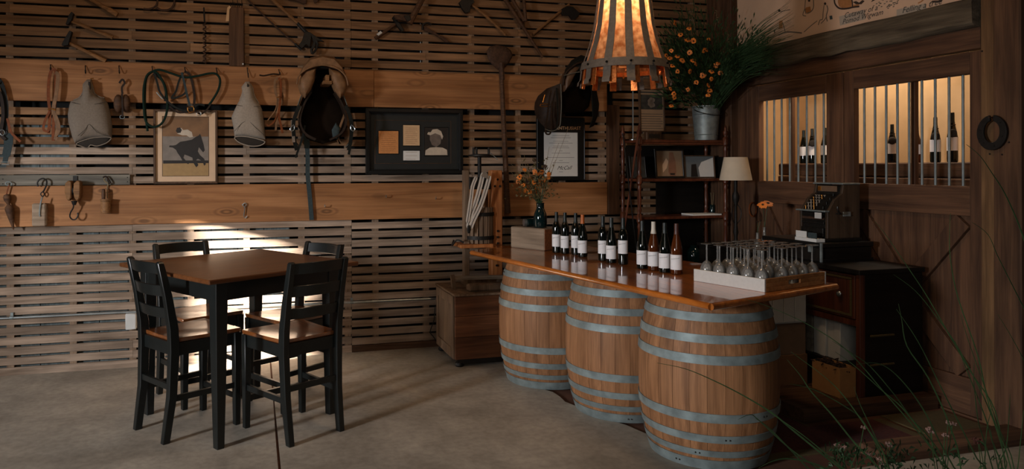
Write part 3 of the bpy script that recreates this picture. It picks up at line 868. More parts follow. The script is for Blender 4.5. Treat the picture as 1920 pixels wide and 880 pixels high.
t = canvas_boot('canvas_boot', 'narrower pale canvas boot between the horse print and the saddle',
    [(461, 153), (468, 153), (474, 163), (476, 176), (482, 190), (488, 197), (492, 206), (495, 228), (498, 262), (480, 262), (456, 257), (440, 258), (438, 240), (434, 220), (440, 206), (446, 194), (453, 182), (455, 172), (453, 163)],
    [(440, 259), (448, 256), (466, 257), (484, 261), (497, 266), (488, 273), (470, 274), (450, 268)],
    [(463, 154), (456, 162), (455, 174), (450, 188)], [(467, 154), (474, 164), (477, 178), (486, 194)], 'canvas2', 465, 145,
    [[(443, 197), (464, 200), (490, 199)], [(440, 246), (462, 226), (480, 240), (496, 254)]])
q = B(); q.pillow(wpts([(464, 156), (468, 160), (468, 172), (464, 182), (462, 170)], 0.115), (0, -0.006, 0), (0, 0.01, 0)); part(t, 'neck_slit', q, 'mouth')  # dark pad in place of the slit's shade
hook_on(t, 464, 128, drop=18)

# ---- small pulley on a thong
t = wthing('small_pulley', 'small wooden pulley on a leather thong between boot and reins', 'pulley', 229, 150, 0.06)
hook_on(t, 224, 124, drop=14)
strap(t, 'thong', [(224, 156), (230, 149), (234, 156), (229, 164), (230, 176)], 0.08, 0.014, mat='leather_dark')
for dx, off in ((-7, 0.065), (7, 0.075)):
    q = B(); q.pillow(wpts([(229 + dx + 9 * math.cos(a), 194 + 17 * math.sin(a)) for a in [2 * math.pi * k / 14 for k in range(14)]], off), (0, -0.03, 0), (0, 0.02, 0)); part(t, 'cheek', q, 'handle_dark')
strap(t, 'thong', [(229, 176), (230, 200), (230, 219)], 0.11, 0.012, mat='leather_dark')
cord(t, 'ring', [(226, 217), (233, 217), (233, 222), (226, 222)], 0.1, 0.003, 'zinc', 2, True)

# ---- bridle with green rope reins
t = wthing('bridle', 'dark green rope reins and brown bridle looped above the horse print', 'bridle', 345, 135, 0.07)
for px, py in ((286, 125), (347, 127), (406, 128)): hook_on(t, px, py)
cord(t, 'rein', [(286, 134), (276, 142), (270, 165), (270, 200), (274, 228), (288, 238), (303, 232), (312, 214), (314, 190), (308, 158), (296, 138), (288, 134), (300, 131), (320, 137), (346, 145), (368, 143), (392, 138), (406, 139), (413, 150), (410, 168), (400, 186), (392, 197)], 0.09, 0.0085, 'rope_green', 6, False, 8)
cord(t, 'rein', [(288, 133), (275, 146), (272, 180), (273, 214), (277, 246)], 0.075, 0.0085, 'rope_green', 5, False, 8)
strap(t, 'cheek_strap', [(341, 136), (346, 155), (351, 178), (358, 204)], 0.1, 0.016, mat='web_blue')
strap(t, 'cheek_strap', [(346, 134), (356, 140), (362, 160), (365, 180), (364, 198)], 0.085, 0.018, mat='leather_dark')
strap(t, 'brow_strap', [(344, 136), (336, 152), (330, 172), (322, 184), (340, 180), (350, 172)], 0.08, 0.014, mat='leather_black')
strap(t, 'nose_strap', [(290, 138), (296, 158), (300, 172), (312, 188), (330, 202), (346, 208), (360, 204), (372, 196), (384, 198)], 0.1, 0.015, mat='leather_black')
strap(t, 'nose_strap', [(318, 200), (334, 211), (352, 210), (366, 208), (376, 214), (388, 206), (396, 194)], 0.095, 0.012, mat='leather_dark')
strap(t, 'throat_strap', [(288, 138), (304, 150), (312, 172), (310, 190)], 0.085, 0.02, mat='leather_black')
cord(t, 'buckle', [(352, 202), (362, 200), (364, 208), (355, 211)], 0.11, 0.003, 'brass', 2, True)
cord(t, 'bit', [(294, 173), (300, 180), (306, 186)], 0.11, 0.005, 'steel', 3)
cord(t, 'ring', [(369, 212), (376, 210), (377, 216), (371, 217)], 0.11, 0.003, 'steel', 2, True)

# ---- pale thin strap bundle
t = wthing('leather_strap_bundle', 'bundle of thin tan straps hanging left of the brown saddle', 'strap', 521, 140, 0.06)
hook_on(t, 523, 131)
strap(t, 'strap', [(523, 146), (516, 152), (516, 170), (522, 190), (520, 215), (517, 245)], 0.08, 0.016, mat='leather_tan')
strap(t, 'strap', [(523, 146), (527, 156), (526, 185), (523, 215), (527, 235), (530, 250)], 0.085, 0.018, mat='leather')
strap(t, 'tail', [(520, 188), (517, 205), (509, 217), (502, 226)], 0.085, 0.008, mat='leather_tan')
strap(t, 'tail', [(521, 212), (514, 228), (504, 236), (500, 233)], 0.09, 0.009, mat='leather')
strap(t, 'tail', [(524, 140, 0.07), (512, 139, 0.09), (496, 142, 0.11), (487, 141, 0.12)], 0.09, 0.012, mat='leather_dark')
cord(t, 'keeper', [(519, 183), (523, 182), (527, 184)], 0.1, 0.004, 'brass', 2)

M['mouth_dark'] = pbr('dark_matte_underside', (30, 22, 16), 0.98, spec=0.05)  # matte dark tone for the pad filling the arch
M['piping'] = pbr('worn_grey_piping', (92, 90, 80), 0.7)
M['leather_tan_dark'] = pbr('worn_dark_tan_leather', (82, 58, 40), 0.5, var=0.3)
# ---- the two saddles
def saddle(px0, py0, s, label, mats, leftish, yaw=0.0):
    """English saddle on a bracket, front arch towards the room; drawn around its bracket, s scales it"""
    t = wthing('riding_saddle', label, 'saddle', px0, py0, 0.03)
    def P(x, y): return (px0 + x * s, py0 + y * s)
    seat, panel, flap, dark = mats
    # wooden bracket
    q = B(); a = W2(*P(2, 2), 0.0); q.mm((a.x - 0.035, YW - 0.32, a.z - 0.025), (a.x + 0.035, YW - PT, a.z + 0.0)); part(t, 'bracket', q, 'handle_wood', bevel=0.004, smooth=False)
    q = B(); q.mm((a.x - 0.014, YW - 0.32, a.z), (a.x + 0.014, YW - PT, a.z + 0.045)); part(t, 'bracket_rib', q, 'handle_wood', bevel=0.003, smooth=False)
    # cantle and seat running back to the wall
    rings = []
    for k, (off, kx, dy) in enumerate(((0.06, 0.86, 6), (0.14, 0.95, 1), (0.24, 1.0, 0), (0.315, 1.0, 4))):
        top = [(-44, -18), (-36, -34), (-22, -50), (0, -55), (22, -51), (36, -36), (44, -18), (34, -30), (0, -40), (-34, -30)]
        rings.append([W2(*P(x * kx, y + dy), off) for x, y in top])
    q = B(); q.loft(rings); part(t, 'seat', q, seat, ang=60)
    # stitched rolled edge of the front arch
    q = B(); q.tube(smooth_pts([W2(*P(x, y), 0.33) for x, y in ((-48, 0), (-44, -16), (-30, -28), (-10, -35), (10, -35), (30, -28), (44, -14), (48, 2))], 4), 0.006 * s, 7); part(t, 'rolled_edge', q, panel)
    # padded panels
    for sg in (-1, 1):
        out = [(sg * 12, -30), (sg * 30, -26), (sg * 42, -12), (sg * 46, 4), (sg * 42, 18), (sg * 33, 27), (sg * 22, 12), (sg * 15, -6)]
        q = B(); q.pillow([W2(*P(x, y), 0.26) for x, y in out], (0, -0.075, 0), (0, 0.08, 0)); part(t, 'panel', q, panel)
        # side flaps: long curved leather sides going back to the wall
        pr = [(sg * 30, 14), (sg * 40, 22), (sg * 50, 50), (sg * 56, 86), (sg * 52, 108), (sg * 44, 118)]
        rings = []
        for k in range(len(pr)):
            x, y = pr[k]
            rings.append([W2(*P(x, y), 0.05), W2(*P(x * 1.03, y + 2), 0.14), W2(*P(x * 1.02, y), 0.24 - 0.012 * k), W2(*P(x * 0.95, y), 0.24 - 0.012 * k), W2(*P(x * 0.95, y), 0.05)])
        q = B(); q.loft(rings); part(t, 'flap', q, flap, ang=60)
        pr2 = [(sg * 22, 16), (sg * 36, 40), (sg * 43, 70), (sg * 34, 92), (sg * 14, 104)]
        q = B(); q.ribbon(smooth_pts([W2(*P(x, y), 0.2) for x, y in pr2], 4), 0.014, 0.11, NRM); part(t, 'inner_flap', q, dark)
        # stirrup leather with iron
        xs = sg * 54
        q = B(); q.ribbon(smooth_pts([W2(*P(xs * 0.8, 40), 0.27), W2(*P(xs, 70), 0.27), W2(*P(xs * 0.98, 104), 0.22), W2(*P(xs * 0.9, 124), 0.2)], 4), 0.028, 0.006, NRM); part(t, 'stirrup_leather', q, flap)
        q = B(); q.tube(smooth_pts([W2(*P(xs * 1.0, 76), 0.285), W2(*P(xs * 1.13, 84), 0.285), W2(*P(xs * 1.06, 88), 0.285), W2(*P(xs * 0.98, 84), 0.285)], 2, True), 0.004, 6, True); part(t, 'buckle', q, 'steel')
    # dark underside under the arch
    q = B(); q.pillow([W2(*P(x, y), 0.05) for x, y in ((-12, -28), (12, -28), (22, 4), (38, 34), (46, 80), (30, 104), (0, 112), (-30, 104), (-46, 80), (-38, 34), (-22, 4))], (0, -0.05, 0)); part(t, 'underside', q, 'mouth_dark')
    for sg in (-1, 1):
        q = B(); q.tube(smooth_pts([W2(*P(sg * x, y), 0.245 - 0.0006 * (y - 14)) for x, y in ((31, 16), (40, 23), (49, 50), (55, 86), (51, 108), (43, 118))], 4), 0.0045, 6); part(t, 'flap_piping', q, 'piping')
    return t
sd1 = saddle(605, 158, 1.0, 'brown saddle with padded front arch on a wooden bracket, upper plank', ('leather_tan', 'leather_tan', 'leather_black', 'leather_dark'), True)
strap(sd1, 'stirrup_web', [(548, 225), (549, 245), (551, 267)], 0.23, [0.022] * 9, 0.006, 'canvas')
strap(sd1, 'girth', [(571, 225), (575, 262), (577, 300), (577, 330), (581, 372), (584, 413)], 0.06, [0.044] * 6 + [0.034] * 15, 0.006, 'web_blue', 4)
q = B(); q.pillow(wpts([(630, 230), (638, 240), (634, 262), (624, 258), (622, 244)], 0.2), (0, -0.02, 0), (0, 0.01, 0)); part(sd1, 'web_pad', q, 'web_blue')
strap(sd1, 'tail', [(652, 200), (658, 230), (657, 270), (654, 290)], 0.2, 0.02, mat='leather_black')
strap(sd1, 'tail', [(646, 215), (634, 252), (638, 270), (633, 262)], 0.2, 0.016, mat='leather_tan')
strap(sd1, 'tail', [(572, 235), (566, 262), (554, 296)], 0.2, 0.016, mat='leather_black')
# second saddle, near-black, turned a little so its left flap shows
t = wthing('riding_saddle', 'near-black saddle with hanging stirrup strap above the white certificate', 'saddle', 1075, 150, 0.05)
q = B(); a = W2(1075, 160, 0); q.mm((a.x - 0.03, YW - 0.3, a.z - 0.03), (a.x + 0.03, YW - PT - 0.001, a.z)); part(t, 'bracket', q, 'handle_dark', smooth=False)
rings = []
for off, kx, dy in ((0.06, 0.9, 8), (0.15, 1, 2), (0.28, 1, 0), (0.34, 0.97, 6)):
    rings.append([W2(1082 + (x - 1082) * kx, y + dy, off) for x, y in ((1056, 152), (1060, 130), (1072, 113), (1090, 103), (1106, 108), (1114, 130), (1116, 156), (1105, 136), (1090, 124), (1072, 138))])
q = B(); q.loft(rings); part(t, 'seat', q, 'leather_black', ang=60)
q = B(); q.tube(spath([(1056, 160), (1060, 140), (1074, 125), (1090, 117), (1104, 124), (1113, 148)], 0.35, 4), 0.010, 8); part(t, 'rolled_edge', q, 'leather_dark')
q = B(); q.pillow(wpts([(1058, 152), (1064, 134), (1078, 124), (1086, 126), (1076, 144), (1066, 164), (1058, 172)], 0.33), (0, -0.03, 0), (0, 0.1, 0)); part(t, 'panel', q, 'leather_tan_dark')
# left flap: a curved sheet sweeping back to the wall
def sheet(name, cols, mat):
    q = B(); rings = []
    for pts in cols:
        f = [W2(x, y, o) for x, y, o in pts]; rings.append(f + [p + Vector((0, 0.012, 0)) for p in reversed(f)])
    q.loft(rings); return part(t, name, q, mat, ang=60)
sheet('flap', [[(1052, 156, .32), (1054, 185, .31), (1053, 215, .29), (1050, 236, .27)], [(1042, 160, .29), (1040, 190, .30), (1038, 220, .29), (1036, 243, .26)], [(1026, 166, .23), (1022, 192, .26), (1020, 220, .26), (1024, 240, .23)], [(1010, 180, .16), (1006, 200, .19), (1008, 218, .2), (1014, 230, .18)], [(1004, 192, .10), (1003, 202, .12), (1004, 212, .13), (1008, 222, .12)]], 'leather_dark')
sheet('far_flap', [[(1108, 158, .3), (1112, 190, .29), (1112, 220, .27), (1106, 240, .25)], [(1116, 160, .22), (1121, 192, .22), (1120, 218, .21), (1114, 236, .2)], [(1118, 165, .12), (1124, 195, .12), (1122, 215, .12), (1116, 230, .12)]], 'leather_black')
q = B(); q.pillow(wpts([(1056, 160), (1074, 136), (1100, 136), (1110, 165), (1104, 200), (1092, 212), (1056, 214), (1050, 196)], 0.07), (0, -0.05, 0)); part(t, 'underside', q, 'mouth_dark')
strap(t, 'stirrup_leather', [(1034, 170), (1030, 190), (1027, 215), (1023, 246), (1028, 252), (1033, 246), (1034, 215), (1036, 190)], 0.325, 0.014, mat='leather_dark')
strap(t, 'billet_strap', [(1044, 165), (1046, 195), (1046, 225), (1044, 240)], 0.325, 0.012, mat='leather_black')
cord(t, 'buckle', [(1014, 196), (1028, 195), (1030, 199), (1015, 200)], 0.32, 0.004, 'brass', 2, True)
cord(t, 'buckle', [(1022, 178), (1018, 192)], 0.32, 0.004, 'brass', 2)
cord(t, 'rein', [(1058, 142), (1072, 138), (1092, 134)], 0.37, 0.004, 'piping', 3)
cord(t, 'flap_piping', [(1052, 158), (1053, 190), (1052, 218), (1049, 238), (1036, 246), (1022, 242)], 0.325, 0.004, 'piping', 4)

# ---- framed pictures
def frame_rect(t, x0, z0, x1, z1, w, th, y, mat, name='frame_bar'):
    """four mitred bars"""
    for P in ([(x0, z0), (x1, z0), (x1 - w, z0 + w), (x0 + w, z0 + w)], [(x1, z0), (x1, z1), (x1 - w, z1 - w), (x1 - w, z0 + w)],
              [(x1, z1), (x0, z1), (x0 + w, z1 - w), (x1 - w, z1 - w)], [(x0, z1), (x0, z0), (x0 + w, z0 + w), (x0 + w, z1 - w)]):
        q = B(); q.prism([Vector((x, y, z)) for x, z in P], (0, -th, 0)); part(t, name, q, mat, bevel=0.002, smooth=False)
def rectxz(t, name, x0, z0, x1, z1, y, th, mat, bevel=0.0):
    q = B(); q.mm((x0, y - th, z0), (x1, y, z1)); return part(t, name, q, mat, bevel=bevel, smooth=False)
# horse print
a, c = W2(288, 345, 0.045), W2(408, 207, 0.045)
t = thing('framed_print', 'framed print of a galloping dark horse and rider in cream mat', 'picture', ((a.x + c.x) / 2, YW, a.z))
x0, x1, z0, z1 = a.x, c.x, a.z, c.z
frame_rect(t, x0, z0, x1, z1, 0.016, 0.026, YW - 0.03, 'frame_brown')
rectxz(t, 'backing', x0 + 0.004, z0 + 0.004, x1 - 0.004, z1 - 0.004, YW - 0.03, 0.006, 'cardboard')
rectxz(t, 'mat_board', x0 + 0.014, z0 + 0.014, x1 - 0.014, z1 - 0.014, YW - 0.0362, 0.003, 'mat_cream')
M['print_sky'] = pbr('print_brown_sky', (122, 88, 56), 0.6, var=0.2, scale=14)
M['print_grey'] = pbr('print_grey_ground', (126, 116, 106), 0.6, var=0.15, scale=20)
M['print_sand'] = pbr('print_ochre', (160, 128, 82), 0.6, var=0.08, scale=30)
M['print_dark'] = pbr('print_black', (30, 24, 20), 0.6, var=0.3, scale=20)
M['print_white'] = pbr('print_white', (190, 176, 158), 0.6)
yy = YW - 0.0394
def P3(px, py): return W2(px, py, YW - yy)
pa, pc = W2(305, 330, 0.0394), W2(391, 220, 0.0394)
zA, zB_, zC2, zD = pa.z, W2(345, 306, 0.0394).z, W2(345, 256, 0.0394).z, pc.z
rectxz(t, 'picture_ground', pa.x, zA, pc.x, zB_, yy, 0.0006, 'print_sand')
rectxz(t, 'picture_track', pa.x, zB_, pc.x, zC2, yy, 0.0006, 'print_grey')
rectxz(t, 'picture_trees', pa.x, zC2, pc.x, zD, yy, 0.0006, 'print_sky')
def blob(t, name, pts, mat, lift=0.0008):
    q = B(); q.prism([Vector((W2(x, y, YW - yy).x, yy - 0.0007, W2(x, y, YW - yy).z)) for x, y in pts], (0, -lift, 0)); part(t, name, q, mat, smooth=False)
blob(t, 'picture_fence', [(306, 301), (391, 301), (391, 306), (306, 307)], 'print_dark', 0.0003)
blob(t, 'picture_horse', [(330, 272), (338, 266), (350, 264), (360, 262), (367, 257), (373, 254), (375, 251), (377, 255), (379, 262), (382, 272), (384, 282), (381, 286), (377, 281), (373, 276), (371, 284), (375, 291), (383, 298), (386, 308), (383, 311), (379, 302), (371, 298), (368, 300), (372, 310), (368, 314), (362, 305), (361, 296), (352, 292), (346, 290), (344, 296), (350, 303), (356, 305), (353, 308), (343, 303), (338, 294), (333, 287), (330, 281), (324, 277), (317, 276), (318, 273), (325, 273)], 'print_dark')
blob(t, 'picture_rider', [(331, 246), (333, 241), (340, 240), (344, 244), (352, 243), (360, 248), (362, 257), (356, 258), (350, 254), (342, 254), (333, 251)], 'print_white', 0.0012)
blob(t, 'picture_rider_cap', [(330, 246), (332, 240), (338, 239), (341, 244), (339, 249), (333, 250)], 'print_dark', 0.0016)
frame_rect(t, pa.x - 0.004, pa.z - 0.004, pc.x + 0.004, pc.z + 0.004, 0.004, 0.001, yy + 0.0004, 'frame_brown', 'mat_lip')
# black frame with letters and a portrait
a, c = W2(686, 327, 0.05), W2(868, 206, 0.05)
t = thing('framed_display', 'wide black shadow-box frame with three letters and a rider portrait', 'picture', ((a.x + c.x) / 2, YW, a.z))
x0, x1, z0, z1 = a.x, c.x, a.z, c.z
frame_rect(t, x0, z0, x1, z1, 0.03, 0.045, YW - 0.012, 'frame_black')
frame_rect(t, x0 + 0.03, z0 + 0.03, x1 - 0.03, z1 - 0.03, 0.01, 0.03, YW - 0.012, 'frame_black', 'inner_lip')
rectxz(t, 'mat_board', x0 + 0.02, z0 + 0.02, x1 - 0.02, z1 - 0.02, YW - 0.012, 0.008, 'mat_black')
ia, ic = W2(703, 307, 0.024), W2(846, 227, 0.024)
frame_rect(t, ia.x, ia.z, ic.x, ic.z, 0.0035, 0.002, YW - 0.0205, 'frame_brown', 'gilt_line')
def paper(pxa, pya, pxb, pyb, mat, name='letter'):
    p, r = W2(pxa, pyb, 0.022), W2(pxb, pya, 0.022)
    rectxz(t, name, p.x, p.z, r.x, r.z, YW - 0.0205, 0.0012, mat)
    frame_rect(t, p.x - 0.006, p.z - 0.006, r.x + 0.006, r.z + 0.006, 0.006, 0.004, YW - 0.0205, 'frame_black', 'mat_lip')
    return p, r
M['letter_orange'] = pbr('foxed_letter', (196, 132, 76), 0.8, var=0.1, scale=80)
l1 = paper(710, 246, 747, 288, 'letter_orange'); l2 = paper(756, 235, 787, 273, 'paper_warm'); l3 = paper(756, 283, 787, 301, 'paper')
q = B()
for (p, r), n in ((l1, 9), (l2, 9), (l3, 3)):
    for k in range(n):
        z = r.z - (r.z - p.z) * (0.14 + 0.74 * k / max(1, n - 1)); wdt = (r.x - p.x)
        q.mm((p.x + wdt * 0.14, YW - 0.0222, z - 0.001), (r.x - wdt * (0.14 + 0.12 * (k % 3 == 2)), YW - 0.0219, z + 0.001))
o = part(t, 'written_lines', q, pbr('faded_ink', (132, 92, 60), 0.8), smooth=False); o['kind'] = 'stuff'
p, r = paper(796, 240, 840, 292, 'print_dark', 'portrait')
M['print_mid'] = pbr('print_mid_grey', (104, 92, 84), 0.6, var=0.2, scale=30)
yy = YW - 0.0218
def blob2(name, pts, mat, lift): 
    q = B(); q.prism([Vector((W2(x, y, 0.0218).x, yy, W2(x, y, 0.0218).z)) for x, y in pts], (0, -lift, 0)); part(t, name, q, mat, smooth=False)
blob2('portrait_shoulders', [(797, 291), (798, 282), (806, 277), (818, 276), (830, 277), (838, 281), (839, 291)], 'print_white', 0.0004)
blob2('portrait_face', [(806, 250), (806, 262), (810, 272), (818, 276), (826, 270), (828, 256), (824, 248)], 'print_mid', 0.0007)
blob2('portrait_cap', [(801, 252), (803, 248), (808, 248), (811, 243), (820, 242), (827, 246), (831, 256), (829, 262), (826, 254), (816, 250), (807, 254)], 'print_white', 0.001)
# certificate under a black header
a, c = W2(1008, 338, 0.03), W2(1096, 222, 0.03)
t = thing('framed_certificate', 'white typed certificate in dark frame with small header lettering, under the saddle', 'certificate', ((a.x + c.x) / 2, YW, a.z))
rectxz(t, 'backboard', a.x, a.z, c.x, c.z, YW - 0.008, 0.022, 'frame_black', 0.002)
frame_rect(t, a.x - 0.004, a.z - 0.004, c.x + 0.004, c.z + 0.004, 0.008, 0.03, YW - 0.004, 'frame_black')
pa, pc = W2(1020, 331, 0.031), W2(1083, 249, 0.031)
rectxz(t, 'certificate_sheet', pa.x, pa.z, pc.x, pc.z, YW - 0.030, 0.0012, 'paper')
q = B(); wdt = pc.x - pa.x; hgt = pc.z - pa.z
for k, (f, ww) in enumerate(((0.93, .5), (0.88, .6), (0.80, .45), (0.76, .7), (0.69, .45), (0.65, .5), (0.58, .1), (0.53, .55), (0.43, .8), (0.36, .1), (0.31, .5), (0.10, .12))):
    z = pa.z + hgt * f; m_ = (pa.x + pc.x) / 2
    q.mm((m_ - wdt * ww / 2, YW - 0.0316, z - 0.0016), (m_ + wdt * ww / 2, YW - 0.0312, z + 0.0016))
o = part(t, 'typed_lines', q, pbr('grey_type', (120, 122, 122), 0.8), smooth=False); o['kind'] = 'stuff'
text_part(t, 'signature', 'McCall', 'ink', (pa.x + wdt * 0.38, YW - 0.0313, pa.z + hgt * 0.15), (1, 0, 0.02), (0, 0, 1), 0.048, 0.5, 0.0003)
tp = W2(1044, 243, 0.031)
text_part(t, 'header_lettering', 'Enthusiast'.upper(), 'paper_warm', (tp.x, YW - 0.0304, tp.z), (1, 0, 0), (0, 0, 1), 0.04, 0, 0.0006)

# ---- things on the lower rail
t = wthing('plumb_bob', 'turned wooden plumb bob hanging from a ring, leftmost on the rail', 'plumb bob', 16, 340, 0.05)
cx = 14
cord(t, 'ring', [(11, 343), (16, 341), (22, 344), (20, 348), (12, 347)], 0.05, 0.004, 'zinc', 3, True)
strap(t, 'thong', [(17, 347), (14, 357), (12, 365)], 0.06, 0.008, mat='leather')
q = B(); s_ = 1 / 262
a, c = W2(12, 364, 0.07), W2(25, 431, 0.07); ax = c - a
prof = [(0.0, 0.0), (0.018, 0.02), (0.026, 0.08), (0.024, 0.16), (0.012, 0.26), (0.010, 0.30), (0.026, 0.36), (0.030, 0.42), (0.024, 0.58), (0.014, 0.80), (0.004, 1.0)]
q.lathe([(r, -h * ax.length) for r, h in prof], (0, 0, 0), 16)
q.xf(Matrix.Translation(a) @ Vector((0, 0, -1)).rotation_difference(ax).to_matrix().to_4x4()); part(t, 'bob', q, 'old')
t = wthing('wooden_weight', 'grey wooden block weight hanging from an iron hook under the rail', 'weight', 80, 345, 0.05)
cord(t, 'hook', [(71, 350), (70, 343), (74, 337), (81, 335), (87, 339), (87, 347), (83, 356), (80, 361)], 0.06, 0.0055, 'iron', 5)
cord(t, 'ring', [(76, 364), (80, 360), (83, 364), (80, 369)], 0.065, 0.004, 'iron', 3, True)
cord(t, 'staple', [(79, 370), (76, 382), (74, 400), (75, 406)], 0.105, 0.005, 'zinc', 3)
q = B(); p0, p1 = W2(63, 424, 0.05), W2(89, 381, 0.05); q.mm((p0.x, YW - 0.10, p0.z), (p1.x, YW - PT - 0.002, p1.z)); part(t, 'block', q, 'pine', bevel=0.008, smooth=False)
t = wthing('pulley_block', 'wooden pulley block with iron hook hanging under the grey rail', 'pulley', 145, 335, 0.05)
q = B(); p = W2(141, 330, 0.03); q.bar(p, p + Vector((0, 0, -0.04)), 0.03, 0.006, (0, 1, 0)); part(t, 'strap_iron', q, 'iron', smooth=False)
for dx, off in ((-8, 0.05), (8, 0.05)):
    out = [(141 + dx + 6, 340), (141 + dx, 338), (141 + dx - 6, 344), (141 + dx - 7, 358), (141 + dx - 5, 370), (141 + dx, 377), (141 + dx + 5, 370), (141 + dx + 6, 356)]
    q = B(); q.prism([W2(x, y, 0.045) for x, y in out], (0, -0.085, 0)); part(t, 'cheek', q, 'handle_wood', bevel=0.006)
q = B(); p = W2(141, 357, 0.09); q.lathe([(0.036, -0.02), (0.03, 0), (0.036, 0.02)], p, 20, 'x'); part(t, 'sheave', q, 'iron')
q = B(); p = W2(139, 377, 0.09); q.lathe([(0.012, -0.03), (0.022, 0.0)], p, 10); part(t, 'collar', q, 'iron')
cord(t, 'hook', [(138, 382), (137, 390), (132, 399), (131, 407), (136, 412), (142, 411), (146, 404), (145, 399)], 0.095, 0.005, 'iron', 5)
t = wthing('wooden_mallet_cup', 'small turned wooden cup with peg handle hanging from a cord', 'cup', 199, 335, 0.05)
cord(t, 'cord', [(197, 334), (195, 338), (199, 342), (203, 345), (201, 352), (201, 372)], 0.05, 0.004, 'leaf_dry', 3)
cord(t, 'knot', [(193, 333), (198, 331), (202, 335), (207, 343), (203, 344)], 0.05, 0.006, 'leather_dark', 3)
q = B(); p = W2(198, 400, 0.085); q.lathe([(0.030, 0), (0.034, 0.004), (0.034, 0.09), (0.040, 0.092), (0.040, 0.104), (0.02, 0.104)], p, 20); part(t, 'cup', q, 'handle_wood')
q = B(); p = W2(194, 373, 0.085); q.lathe([(0.012, -0.005), (0.015, 0.03), (0.012, 0.068), (0.004, 0.072)], p, 12); part(t, 'peg', q, 'handle_dark')
# eye bolt and coat screws on the lower plank
t = wthing('hasp_hook', 'small steel hasp hook on the lower plank under the horse print', 'hook', 458, 384, PT)
cord(t, 'eye', [(455, 384), (459, 381), (462, 384), (458, 388)], 0.05, 0.0035, 'steel', 3, True)
cord(t, 'shank', [(459, 387), (458, 398), (457, 405), (460, 409), (463, 405)], 0.052, 0.0035, 'steel', 3)
cord(t, 'shank', [(452, 384, PT - 0.01), (456, 384, 0.05)], 0.05, 0.004, 'steel', 2)
for px, py, lab in ((609, 388, 'bent nail peg on the lower plank right of the hanging girth strap'), (723, 370, 'bent nail peg on the lower plank under the black display frame'), (816, 373, 'bent nail peg on the lower plank nearest the wooden press')):
    a = W2(px, py, PT); q = B(); q.tube(smooth_pts([a + Vector((0, 0.01, 0)), a + Vector((0, -0.03, 0.0)), a + Vector((-0.004, -0.045, 0.008)), a + Vector((-0.006, -0.05, 0.02))], 3), 0.0035, 7)
    solo('nail_peg', q, 'steel', lab, 'nail', 'nail pegs on the lower plank')

# ---- conduit and outlet
t = thing('conduit_pipe', 'long thin steel conduit pipe running along the lower slatted wall', 'pipe', (-0.5, YW, 0.4))
q = B(); p0, p1, p2 = W2(-30, 599, 0.016), W2(245, 585.5, 0.016), W2(818, 560.3, 0.016)
q.tube([Vector((XL, YW - 0.014, p0.z)), Vector((p1.x, YW - 0.014, (p1.z + p0.z) / 2)), Vector((p2.x, YW - 0.014, p2.z))], 0.010, 10); part(t, 'tube', q, 'steel')
for px in (21, 659):
    p = W2(px, 597 - px * 0.0455, 0.016); q = B(); q.lathe([(0.013, -0.012), (0.0135, 0), (0.013, 0.012)], (p.x, YW - 0.014, p.z), 12, 'x'); q.box((p.x, YW - 0.006, p.z + 0.02), (0.018, 0.01, 0.03)); part(t, 'clip', q, 'zinc')
p = W2(243, 603, 0.03); q = B(); q.mm((p.x - 0.03, YW - 0.05, p.z - 0.06), (p.x + 0.045, YW - 0.001, p.z + 0.06))
solo('outlet_box', q, 'white_paint', 'small white electrical outlet box on the slats behind the table leg', 'outlet', bevel=0.006)
t = thing('wall_rod', 'thin vertical steel rod showing between the upper slats', 'rod', W2(789, 130, -0.03)[:])
p0, p1 = W2(789, 130, -0.03), W2(789, 44, -0.03)
q = B(); q.tube([p0, Vector((p0.x, p0.y, p1.z))], 0.005, 8); part(t, 'rod', q, 'steel')

# ---- coiled cable by the crate
q = B(); q.tube(spath([(815, 575), (813, 600), (806, 622), (812, 632), (820, 645)], 0.02, 5), 0.004, 6)
solo('black_cable', q, 'ink', 'thin black cable hanging down the slats beside the press crate', 'cable')

# ================================================================== TOOLS ON THE UPPER SLATS
def handle(t, p, q_, r0, r1, mat='handle_wood', off=0.03, name='handle', bend=0.0):
    a, c = W2(*p, off), W2(*q_, off); m_ = (a + c) / 2 + Vector((0, 0, bend))
    q = B(); pa_ = smooth_pts([a, m_, c], 5); n = len(pa_)
    q.tube(pa_, [r0 + (r1 - r0) * i / (n - 1) for i in range(n)], 8); return part(t, name, q, mat)
def plate(t, name, pts, off, th, mat='iron', bevel=0.002):
    q = B(); q.prism(wpts(pts, off), (0, -th, 0)); return part(t, name, q, mat, bevel=bevel)
t = wthing('claw_hammer', 'old hammer with bright iron head, upper of two hammers at top left', 'hammer', 133, 45, 0.03)
handle(t, (133, 40), (212, 71), 0.009, 0.014); plate(t, 'head', [(126, 47), (132, 30), (137, 24), (141, 27), (137, 40), (131, 48)], 0.02, 0.04)
t = wthing('claw_hammer', 'old hammer with dark head just above the upper plank', 'hammer', 128, 80, 0.03)
handle(t, (128, 80), (199, 115), 0.010, 0.017); plate(t, 'head', [(118, 86), (124, 74), (133, 59), (138, 61), (134, 74), (131, 86), (122, 88)], 0.02, 0.04)
t = wthing('tool_shaft', 'round wooden shaft end with ferrule at the top left', 'tool handle', 190, 15, 0.03)
handle(t, (150, -12), (206, 19), 0.012, 0.017); handle(t, (204, 18), (221, 28), 0.022, 0.02, 'handle_wood', name='ferrule')
t = wthing('ice_tongs', 'pair of curved rusty iron tongs hanging at the top edge', 'tongs', 300, 5, 0.03)
cord(t, 'jaw', [(292, -14), (296, 2), (292, 12), (280, 17), (270, 16)], 0.04, 0.007, 'rust'); cord(t, 'jaw', [(328, -14), (327, 8), (318, 18), (304, 19), (294, 14)], 0.045, 0.008, 'rust')
cord(t, 'bar', [(300, -14), (310, -4), (330, -2)], 0.04, 0.008, 'rust')
